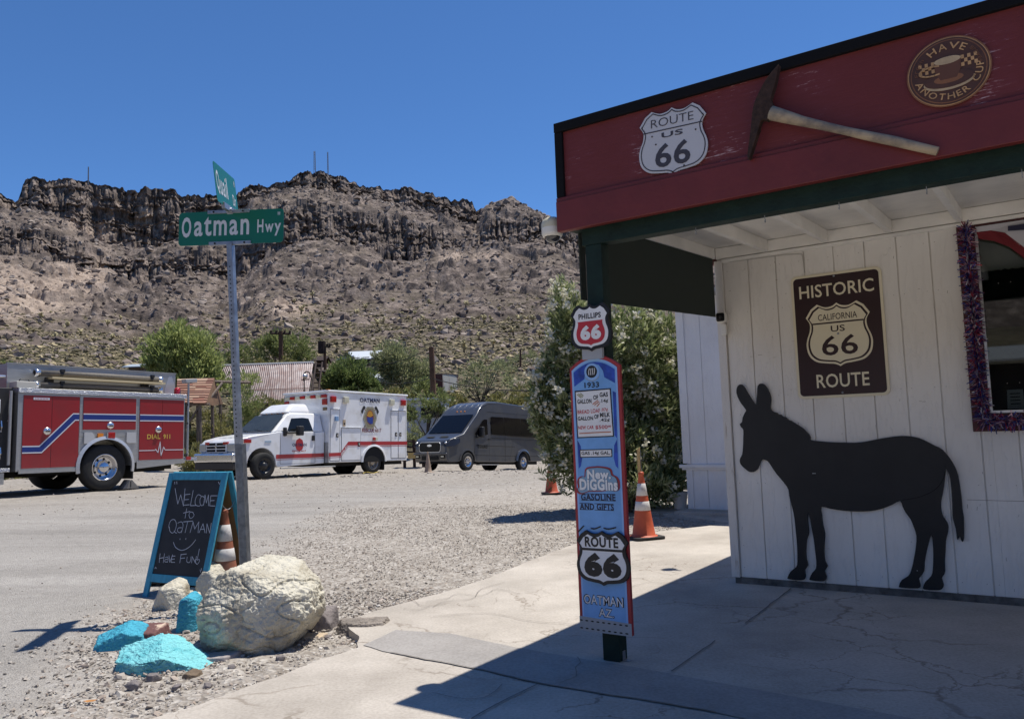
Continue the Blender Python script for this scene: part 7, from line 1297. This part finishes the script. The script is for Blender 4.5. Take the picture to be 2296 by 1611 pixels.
mb = MB(); mb.hexa([at_y(826, 840, 70), at_y(843, 853, 69), at_y(866, 855, 69), at_y(850, 845, 72)]+[q+V3(0, 0, .25) for q in (at_y(826, 840, 70), at_y(843, 853, 69), at_y(866, 855, 69), at_y(850, 845, 72))]); mb.build('upper_roof', WROOF, h_, world=True)
mb = MB(); mb.box(x0+.35, x0+.75, 69.9, 69.98, zb+.3, zb+1.6); mb.build('door', DKW, h_, world=True)
h_, x0, x1, ze, zb = house('plank_shack', 'dark red-brown plank shack right of the tin barn', 'shack', (711, 734), 60, 832, .3, 2.6, DKW, WOOD); mb = MB(); [mb.box(x0+.12*k, x0+.12*k+.02, 59.9, 59.99, zb+.2, ze) for k in range(6)]; mb.build('battens', WOOD, h_, world=True)
h_, x0, x1, ze, zb = house('dark_hut', 'tiny dark brown hut roof above the tin barn ridge', 'hut', (709, 722), 76, 807, .35, 2.0, DKW, DKW)
h_, x0, x1, ze, zb = house('tin_shed', 'pale tin shed roof left of the tall feathery tree', 'shed', (288, 322), 66, 822, .25, 2.6, WOOD, mat('pale tin', (.40, .46, .50), .5, .3))
# rusty tank
a, b, c = at_y(975, 838, 67), at_y(992, 838, 64.5), at_y(1027, 839, 66.5); zb = terr(a[0], 66)-.2
tk = thing('rusty_tank', (b[0], b[1], zb), 'square metal tank with peeling white paint and rust streaks on the hillside', 'tank'); back = a+c-b
mb = MB(); mb.hexa([lowz(a)*V3(1, 1, 0)+V3(0, 0, zb), lowz(b)*V3(1, 1, 0)+V3(0, 0, zb), lowz(c)*V3(1, 1, 0)+V3(0, 0, zb), lowz(back)*V3(1, 1, 0)+V3(0, 0, zb), a, b, c, back]); mb.build('shell', mat('white over rust', (.50, .50, .46), .8, col2=(.13, .030, .018), scale=.9, stretch=(2.2, 2.2, .35), thr=(.40, .52)), tk, world=True)
mb = MB(); q = V3(-.02, -.02, 0); mb.flat([a*V3(1, 1, 0)+V3(0, 0, zb)+q, b*V3(1, 1, 0)+V3(0, 0, zb)+q, b+q, a+q]); mb.build('rust_side', mat('deep rust side', (.11, .022, .016), .85, var=.4), tk, world=True)
mb = MB(); mb.tube([a, b, c, back, a], .05, 5); mb.build('rim', WOOD, tk, world=True)
# white trailer
a, b = at_y(908, 899, 44), at_y(996, 899, 43); zb = terr(a[0], 44)-.1; tr = thing('white_trailer', ((a[0]+b[0])/2, 44, zb), 'white flat-roofed trailer behind the dark van, partly hidden by a mesquite', 'trailer')
mb = MB(); mb.box(a[0], b[0], 43.5, 46.2, zb+.35, a[2]); mb.build('body', mat('dull white trailer skin', (.58, .59, .60), .5, col2=(.42, .43, .45), scale=1.2), tr, world=True, bevel=.05); mb = MB(); mb.box(a[0]-.1, b[0]+.1, 43.3, 46.4, a[2]+.001, a[2]+.12); mb.build('roof', WROOF, tr, world=True)
for x in (.15, .55, .8): mb = MB(); xx = a[0]+(b[0]-a[0])*x; mb.box(xx-.3, xx+.3, 43.44, 43.49, a[2]-.95, a[2]-.4); mb.build('window', GLZ, tr, world=True)
mb = MB(); mb.box(b[0]-.75, b[0]-.25, 43.35, 43.49, zb+.4, zb+.75); mb.build('blue_tarp', mat('blue tarp', (.06, .14, .34), .6), tr, world=True)
# rail fence
rf_ = thing('rail_fence', at_y(930, 1020, 36.5)*V3(1, 1, 0), 'weathered wooden rail fence between the ambulance and the van', 'fence')
for x in (906, 928, 948): mb = MB(); p = at_y(x, 985, 36.5); mb.tube([p, V3(p[0], 36.5, terr(p[0], 36.5)-.2)], .07, 6); mb.build('post', DKW, rf_, world=True)
for y in (990, 1003, 1014): mb = MB(); mb.tube([at_y(900, y-3, 36.6), at_y(955, y+2, 36.4)], .045, 6); mb.build('rail', DKW, rf_, world=True)
mb = MB(); p = at_y(930, 1022, 36.3); mb.box(p[0]-.3, p[0]+.3, 36.2, 36.6, p[2]-.1, p[2]+.15); mb.build('kerb_timber', mat('yellow kerb timber', (.45, .33, .13), .8), rf_, world=True)
# power poles and masts
def pole(px0, py0, px1, py1, Y, r, label, arm=None, extra=None):
    a = at_y(px0, py0, Y); b = at_y(px1, py1, Y); zb = terr(b[0], b[1])-.4; d = (b-a)/(b-a)[2]; base = a+d*(zb-a[2]); o = thing('utility_pole', base, label, 'utility pole', 'utility poles on the slope')
    mb = MB(); mb.tube([base, a], [r*1.15, r*.85], 8); mb.build('pole', mat('brown creosoted pole', (.11, .058, .032), .85, var=.3, scale=3), o, world=True)
    if arm: mb = MB(); p, q = at_y(arm[0], arm[1], Y), at_y(arm[2], arm[3], Y); mb.tube([p, q], .09, 5); ar = mb.build('crossarm', DKW, o, world=True); mb = MB(); [mb.sphere(p+(q-p)*t+V3(0, 0, .16), .1, 6, 5) for t in (.04, .3, .7, .96)]; mb.build('insulators', DKW, ar).data.transform(ROOTM[o].inverted())
    if extra: mb = MB(); p = at_y(*extra, Y); mb.lathe([(.001, 0), (.3, 0), (.3, .9), (.001, .95)], p, 'z', 12); mb.build('transformer', DKW, o, world=True)
    return a
pa = pole(629.5, 742, 630, 815, 60, .19, 'tall brown utility pole with a crossarm above the tin barn', (606, 747, 652, 748)); pb_ = pole(728, 774, 730, 870, 60, .12, 'thin dark utility pole with a transformer near the plank shack', (718, 777, 741, 777), (722, 792)); pc = pole(967, 778, 973, 910, 44, .17, 'leaning brown utility pole in front of the rusty tank')
pole(1226, 764, 1226, 800, 90, .10, 'thin bare pole on the slope left of the oleander'); pole(1167, 782, 1167, 812, 88, .12, 'short grey post on the slope above the bare mesquite')
def cable(P, Q, sag, label):
    o = thing('power_cable', (np.array(P)+Q)/2, label, 'cable', 'overhead cables'); mb = MB(); mb.tube([np.array(P)+(np.array(Q)-P)*t-V3(0, 0, sag*4*t*(1-t)) for t in np.linspace(0, 1, 18)], .022, 4); mb.build('wire', UNDER, o, world=True)
cable(pc, pb_, 1.2, 'overhead cable from the leaning pole to the transformer pole'); cable(at_y(969, 848, 44), at_y(1300, 872, 30), .3, 'overhead cable running right from the leaning pole towards the oleander'); cable(at_y(969, 845, 44), at_y(800, 838, 55), .5, 'overhead cable running left from the leaning pole past the tan hut'); cable(pc, at_y(1080, 842, 60), 1.0, 'overhead cable dropping from the leaning pole top towards the bare mesquite')
def mast(px, y0, y1, w, label):
    d = ray(px, y1+4); h = math.hypot(d[0], d[1]); k = 613/h; b = EYEP+d*k; t = at_y(px, y0, b[1]); o = thing('radio_mast', b, label, 'radio mast', 'radio masts on the ridge'); mb = MB()
    for sx, sy in ((-w, 0), (w*.5, w*.8), (w*.5, -w*.8)): mb.tube([b+V3(sx, sy, -3), V3(b[0]+sx*.7, b[1]+sy*.7, t[2])], .16, 4)
    n = 8
    for i in range(n): z0 = b[2]+(t[2]-b[2])*i/n; z1 = b[2]+(t[2]-b[2])*(i+1)/n; mb.tube([(b[0]-w, b[1], z0), (b[0]+w*.5, b[1]+w*.8, z1)], .10, 4); mb.tube([(b[0]+w*.5, b[1]-w*.8, z0), (b[0]-w, b[1], z1)], .10, 4)
    mb.build('lattice', mat('grey mast steel', (.18, .18, .2), .6), o, world=True)
mast(198, 374, 401, .35, 'lone thin radio mast on the left cliff top'); mast(706, 339, 377, .8, 'wide double radio mast on the summit, left of the single one'); mast(735.5, 341, 377, .45, 'slender radio mast on the summit, right of the wide one')
# ------------------------------------------------------------------ trees, shrubs, oleander
def leaves(C, D, L, Wd, name, mats, parent, nrm_jit=.6):
    """one thin folded leaf per row: base C, direction D, length L, width Wd"""
    n = len(C); D = D/np.linalg.norm(D, axis=1)[:, None]; q = np.cross(D, RNG.normal(size=(n, 3))); q /= np.linalg.norm(q, axis=1)[:, None]
    m = C+D*(L*.5)[:, None]; tip = C+D*L[:, None]; w = q*(Wd/2)[:, None]
    V = np.stack([C, m-w, tip, m+w], 1).reshape(-1, 3); F = np.arange(4*n).reshape(-1, 4)
    o = np_mesh(name, V, F, mats, False)
    if parent is not None: o.parent = parent; o.data.transform(ROOTM[parent].inverted())
    return o
def leaf_mat(name, cols, tr=.35):
    m, nt, N, L, B = _new(name); g = N.new('ShaderNodeNewGeometry'); r = N.new('ShaderNodeValToRGB'); e = r.color_ramp.elements; e[0].color = (*cols[0], 1); e[1].color = (*cols[-1], 1)
    for i, c in enumerate(cols[1:-1]): q = e.new((i+1)/(len(cols)-1)); q.color = (*c, 1)
    L.new(g.outputs['Random Per Island'], r.inputs[0]); L.new(r.outputs[0], B.inputs['Base Color']); B.inputs['Roughness'].default_value = .55; B.inputs['Specular IOR Level'].default_value = .3
    t = N.new('ShaderNodeBsdfTranslucent'); L.new(r.outputs[0], t.inputs[0]); x = N.new('ShaderNodeMixShader'); x.inputs[0].default_value = tr; L.new(B.outputs[0], x.inputs[1]); L.new(t.outputs[0], x.inputs[2]); L.new(x.outputs[0], N['Material Output'].inputs[0]); return m
FEATH = leaf_mat('feathery green foliage', [(.18, .235, .075), (.32, .375, .135), (.46, .50, .21), (.25, .30, .10)], .5); OLIVE = leaf_mat('olive green foliage', [(.11, .15, .05), (.20, .235, .09), (.30, .33, .14), (.15, .19, .065)], .45); SAGE = leaf_mat('yellow green scrub foliage', [(.13, .14, .045), (.24, .235, .085), (.36, .33, .14), (.17, .165, .06)], .4); PALEG = leaf_mat('grey green foliage', [(.15, .18, .09), (.26, .29, .15), (.36, .37, .21), (.19, .22, .11)], .45); BARK = mat('grey brown bark', (.10, .08, .062), .9, var=.4, scale=5)
def tree(name, label, cat, Y, trunk_px, blobs, n, m, lsize=.22, up=.6, group=None, dens=.55, limbs=True, depth=.9):
    b = at_y(trunk_px[0], trunk_px[1], Y); zb = terr(b[0], Y)-.05; o = thing(name, (b[0], Y, zb), label, cat, group)
    bl = []
    for px, py, rx, rz in blobs: c = at_y(px, py, Y); bl.append((c, rx/FOC*Y, rz/FOC*Y))
    w = np.array([q[1]*q[2] for q in bl]); w /= w.sum()
    # clumps inside the blobs, leaves round each clump
    nc = max(12, int(n/55)); k = RNG.choice(len(bl), nc, p=w); u = RNG.normal(size=(nc, 3)); u /= np.linalg.norm(u, axis=1)[:, None]; rad = RNG.uniform(.25, 1.06, nc)**dens
    cc = np.array([bl[i][0] for i in k]); rr = np.array([(bl[i][1], bl[i][1]*depth, bl[i][2]) for i in k]); CL = cc+u*rr*rad[:, None]; CL[:, 2] = np.maximum(CL[:, 2], zb+.1); cr = rr.min(1)*RNG.uniform(.16, .36, nc)
    per = n//nc; C = np.repeat(CL, per, 0); g = RNG.normal(size=(len(C), 3)); C = C+g*np.repeat(cr, per)[:, None]*.62; C[:, 2] = np.maximum(C[:, 2], zb+.05)
    Dn = np.repeat(u, per, 0)*.5+g*.35+np.array([0, 0, up])+RNG.normal(size=(len(C), 3))*.35
    L_ = lsize*RNG.uniform(.6, 1.5, len(C)); leaves(C, Dn, L_, L_*RNG.uniform(.18, .34, len(C)), 'crown', m, o)
    mb = MB(); base = V3(b[0], Y, zb-.2); cen = sum(q[0]*a for q, a in zip(bl, w)); fork = base+(cen-base)*.42; h = np.linalg.norm(cen-base); r0 = max(.03, h*.035); mb.tube([base, base*.6+fork*.4+V3(.03*h, 0, 0), fork], [r0, r0*.8, r0*.7], 7)
    if limbs:
        for i in RNG.choice(nc, min(nc, 14), replace=False): e = CL[i]; mid = (fork+e)/2+RNG.normal(size=3)*h*.05; mb.tube([fork, mid, e], [r0*.55, r0*.32, r0*.08], 5)
    mb.build('trunk', BARK, o, world=True); return o
tree('feathery_tree', 'tall bright green feathery tree behind the fire engine', 'tree', 45, (420, 930), [(396, 752, 26, 38), (400, 790, 52, 50), (440, 795, 46, 52), (352, 800, 32, 48), (370, 830, 50, 40), (430, 840, 62, 42), (468, 835, 30, 42), (485, 862, 26, 28)], 22000, FEATH, .23, 1.1)
tree('round_tree', 'rounded pale green tree behind the tall utility pole', 'tree', 64, (625, 850), [(596, 785, 36, 30), (655, 784, 44, 32), (625, 768, 36, 22), (680, 795, 24, 22), (545, 800, 26, 24), (520, 795, 22, 22)], 10000, OLIVE, .25, .5)
tree('dark_tree', 'dark green windswept tree right of the tin barn', 'tree', 48, (785, 900), [(782, 832, 42, 30), (760, 852, 32, 28), (808, 850, 32, 28), (785, 862, 52, 20), (830, 868, 22, 16)], 11000, leaf_mat('dark green foliage', [(.07, .11, .035), (.14, .19, .06), (.24, .29, .11), (.10, .14, .045)], .45), .22, .8)
tree('olive_tree', 'large loose olive green tree left of the leaning pole', 'tree', 62, (905, 890), [(872, 796, 36, 28), (905, 815, 44, 38), (865, 830, 30, 30), (940, 832, 30, 30), (900, 850, 52, 22), (955, 850, 20, 20)], 12000, PALEG, .24, .5)
tree('bare_mesquite', 'grey half-bare mesquite with crooked branches behind the van', 'tree', 52, (1065, 905), [(1060, 850, 40, 34), (1110, 845, 50, 36), (1155, 860, 40, 28), (1090, 820, 40, 20), (1030, 870, 30, 26)], 2200, PALEG, .20, .5)
tree('green_mesquite', 'spreading green mesquite beside the white trailer', 'tree', 41, (955, 985), [(935, 900, 30, 18), (968, 895, 36, 22), (995, 905, 24, 20), (950, 925, 44, 22), (918, 925, 18, 26), (990, 940, 20, 26)], 2600, OLIVE, .17, .4)
k = 0
for px, py, rx, rz, Y, m, what in [(432, 985, 26, 60, 33, SAGE, 'yellow-green bush between the fire engine and the ambulance'), (470, 960, 34, 46, 35, SAGE, 'tall yellow-green bush in front of the lean-to posts'), (500, 985, 36, 40, 34, SAGE, 'rounded bush just above the ambulance bonnet'), (548, 915, 34, 52, 37, OLIVE, 'tall olive bush left of the tin barn eave'), (590, 925, 34, 36, 38, SAGE, 'yellow-green bush left of the ambulance roof'), (632, 905, 22, 16, 40, SAGE, 'small bush under the tin barn eave'), (428, 1040, 30, 22, 29, SAGE, 'low bush at the tail of the fire engine'), (455, 1025, 26, 36, 31, SAGE, 'bush in front of the ambulance grille'), (40, 1075, 60, 14, 25, SAGE, 'low weeds under the front of the fire engine'),
        (545, 860, 30, 26, 43, FEATH, 'feathery bush overlapping the left end of the tin barn roof'), (700, 905, 26, 18, 50, SAGE, 'scrubby bush at the right end of the tin barn'), (890, 890, 40, 18, 55, SAGE, 'wide low bush below the olive tree'), (1020, 905, 30, 20, 48, SAGE, 'yellowish bush right of the leaning pole'), (1180, 890, 34, 30, 50, SAGE, 'scrubby bush left of the oleander'), (1130, 900, 40, 20, 47, SAGE, 'low bush below the bare mesquite'), (945, 870, 30, 20, 52, OLIVE, 'olive bush left of the leaning pole foot'), (1180, 800, 30, 16, 95, PALEG, 'grey-green shrub high on the slope near the short post'), (735, 870, 20, 20, 52, OLIVE, 'narrow bush beside the plank shack'), (20, 830, 40, 16, 60, OLIVE, 'green shrub above the front of the fire engine'), (1130, 815, 34, 18, 80, PALEG, 'pale shrub on the slope above the bare mesquite'), (925, 975, 22, 26, 39, PALEG, 'grey-green bush behind the rail fence'), (1215, 960, 24, 40, 44, SAGE, 'bush behind the tail of the van'), (620, 815, 60, 10, 56, SAGE, 'low scrub along the tin barn ridge'), (800, 890, 60, 14, 46, OLIVE, 'low green brush behind the ambulance roof')]:
    tree('desert_shrub', what, 'shrub', Y, (px, py+rz), [(px, py, rx, rz), (px-rx*.5, py+rz*.4, rx*.6, rz*.6), (px+rx*.5, py+rz*.3, rx*.6, rz*.65)], int(900+rx*rz*.9), m, .15 if Y < 45 else .22, .7, 'desert shrubs behind the lot', limbs=False)
# cholla cacti dotted over the foot of the mountain
CH = mat('pale cholla spines', (.42, .36, .20), .95, island=[(.38, .33, .18), (.52, .45, .26), (.30, .26, .13)]); CHD = mat('dark cholla stem', (.06, .045, .03), .95)
def cholla():
    mb = MB(); mb.m = 1; mb.tube([(0, 0, -.2), (.03, 0, .7)], [.13, .10], 6); mb.m = 0
    for i in range(9):
        a = RNG.uniform(0, 6.28); l = RNG.uniform(.25, .6); z = RNG.uniform(.45, .95); e = (l*math.cos(a), l*math.sin(a), z+RNG.uniform(.15, .5)); mb.tube([(0, 0, z), (e[0]*.6, e[1]*.6, (z+e[2])/2), e], [.12, .17, .11], 6)
    return mb
protos = [cholla() for i in range(4)]; meshes = []
for i, q in enumerate(protos): o = q.build('cholla_cactus', [CH, CHD]); meshes.append(o)
CHP = [(x, y) for x, y in [(1015,640), (940,660), (975,672), (1000,690), (960,700), (1060,690), (1100,735), (1120,728), (1085,742), (1045,728), (1165,735), (1180,740), (1195,748), (1140,738), (300,725), (318,735), (335,722), (250,730), (270,752), (290,770), (240,770), (410,700), (425,712), (470,790), (690,690), (700,700), (845,690), (880,700), (930,735), (948,740), (860,742), (900,725), (820,715), (800,730), (1010,755), (1030,770), (985,762), (660,715), (675,728), (590,720), (575,705), (505,690), (180,770), (210,780), (150,760), (120,775), (90,750), (60,770), (1210,770), (1150,768), (1075,775), (780,752), (745,735), (720,742), (1040,800), (1105,790)]]
for i, (px, py) in enumerate(CHP):
    d = ray(px, py); t = d[2]/math.hypot(d[0], d[1]); az = math.atan2(d[0], d[1]); r = hill_r(az, t)
    if r > 300 or r < 50: r = 200
    o = meshes[i] if i < 4 else meshes[i % 4].copy()
    if i >= 4: COL.objects.link(o)
    ia = int(np.searchsorted(AZ, az)); ir = int(np.searchsorted(RR[:, 0], r)); o.location = VX[ir, min(ia, len(AZ)-1)]; s = RNG.uniform(.75, 1.2)*(1.0+r/400); o.scale = (s, s, s); o.rotation_euler = (0, 0, RNG.uniform(0, 6.28)); tag(o, 'small pale-spined cholla cactus on the mountain slope', 'cactus', 'cholla cacti on the slope')
# ---- the oleander
OL = leaf_mat('oleander leaves', [(.10, .14, .05), (.20, .245, .095), (.33, .365, .17), (.48, .49, .27), (.14, .185, .07)], .4); OF = leaf_mat('white oleander flowers', [(.62, .60, .46), (.74, .72, .62), (.60, .56, .36)], .3)
Yo = 12.0; ob = at_y(1390, 1135, Yo); ol = thing('oleander', (ob[0], Yo, -.05), 'large white-flowering oleander bush between the gas pump board and the annex', 'shrub')
OB = [(1290, 760, 46, 100), (1262, 690, 26, 62), (1340, 830, 90, 140), (1238, 900, 42, 95), (1420, 800, 85, 130), (1450, 940, 66, 160), (1370, 1010, 100, 95), (1270, 1000, 46, 62), (1215, 880, 18, 40), (1245, 820, 26, 40), (1300, 930, 70, 90), (1490, 1060, 46, 75), (1430, 1085, 100, 45), (1490, 830, 50, 140), (1505, 960, 40, 140), (1270, 760, 40, 90), (1228, 935, 36, 75), (1310, 1010, 75, 85)]
bl = [(at_y(px, py, Yo+dy), rx/FOC*Yo, rz/FOC*Yo) for (px, py, rx, rz), dy in zip(OB, (0, .1, .2, -.1, .3, .3, .1, -.3, -.1, .1, -.2, -.2, -.2, .5, .4, -.2, -.1, -.3))]
w = np.array([a*b for _, a, b in bl]); w /= w.sum(); nt_ = 7000; kk = RNG.choice(len(bl), nt_, p=w); u = RNG.normal(size=(nt_, 3)); u /= np.linalg.norm(u, axis=1)[:, None]
cc = np.array([bl[i][0] for i in kk]); rr = np.array([(bl[i][1], min(.8, bl[i][1]*1.1), bl[i][2]) for i in kk]); rad = np.where(np.arange(nt_) < nt_*.62, RNG.uniform(.5, 1.05, nt_)**.6, RNG.uniform(.05, .8, nt_)); T = cc+u*rr*rad[:, None]; ok = T[:, 2] > .06; T = T[ok]; u = u[ok]
loose = np.array([at_y(x, y, Yo-.4) for x, y in [(1222, 1045), (1235, 1060), (1250, 1075), (1262, 1090), (1240, 1085), (1275, 1060), (1285, 1085), (1228, 1072), (1212, 1062), (1256, 1050), (1290, 1105), (1270, 1110), (1200, 900), (1196, 880), (1205, 935), (1210, 960), (1270, 632), (1258, 640), (1245, 655), (1283, 645)]]); T = np.concatenate([T, loose]); u = np.concatenate([u, np.tile([-.5, -.3, .2], (len(loose), 1))])
per = 9; C = np.repeat(T, per, 0)+RNG.normal(size=(len(T)*per, 3))*.02; ax_ = np.repeat(u, per, 0)*.55+np.array([0, 0, .55]); Dn = ax_+RNG.normal(size=C.shape)*.62; L_ = RNG.uniform(.09, .17, len(C)); leaves(C, Dn, L_, L_*.2, 'leaves', OL, ol)
fsel = (RNG.uniform(0, 1, len(T)) < np.where(u[:, 0] < .1, .16, .05)) & (u[:, 1] < .35); FT = T[fsel]+u[fsel]*.10+np.array([-.01, -.05, .10]); per = 16; C = np.repeat(FT, per, 0)+RNG.normal(size=(len(FT)*per, 3))*.030; Dn = RNG.normal(size=C.shape)+np.array([-.1, -.3, .5]); L_ = RNG.uniform(.045, .065, len(C)); leaves(C, Dn, L_, L_*.9, 'flowers', OF, ol)
for i in range(34):
    e = T[RNG.integers(len(T))]; b = V3(ob[0]+RNG.normal()*.22, Yo+RNG.normal()*.2, -.08); mb = MB(); mb.tube([b, b*.55+e*.45+V3(0, 0, .25)+RNG.normal(size=3)*.06, e], [.022, .014, .006], 5); mb.build('stem', BARK, ol, world=True)
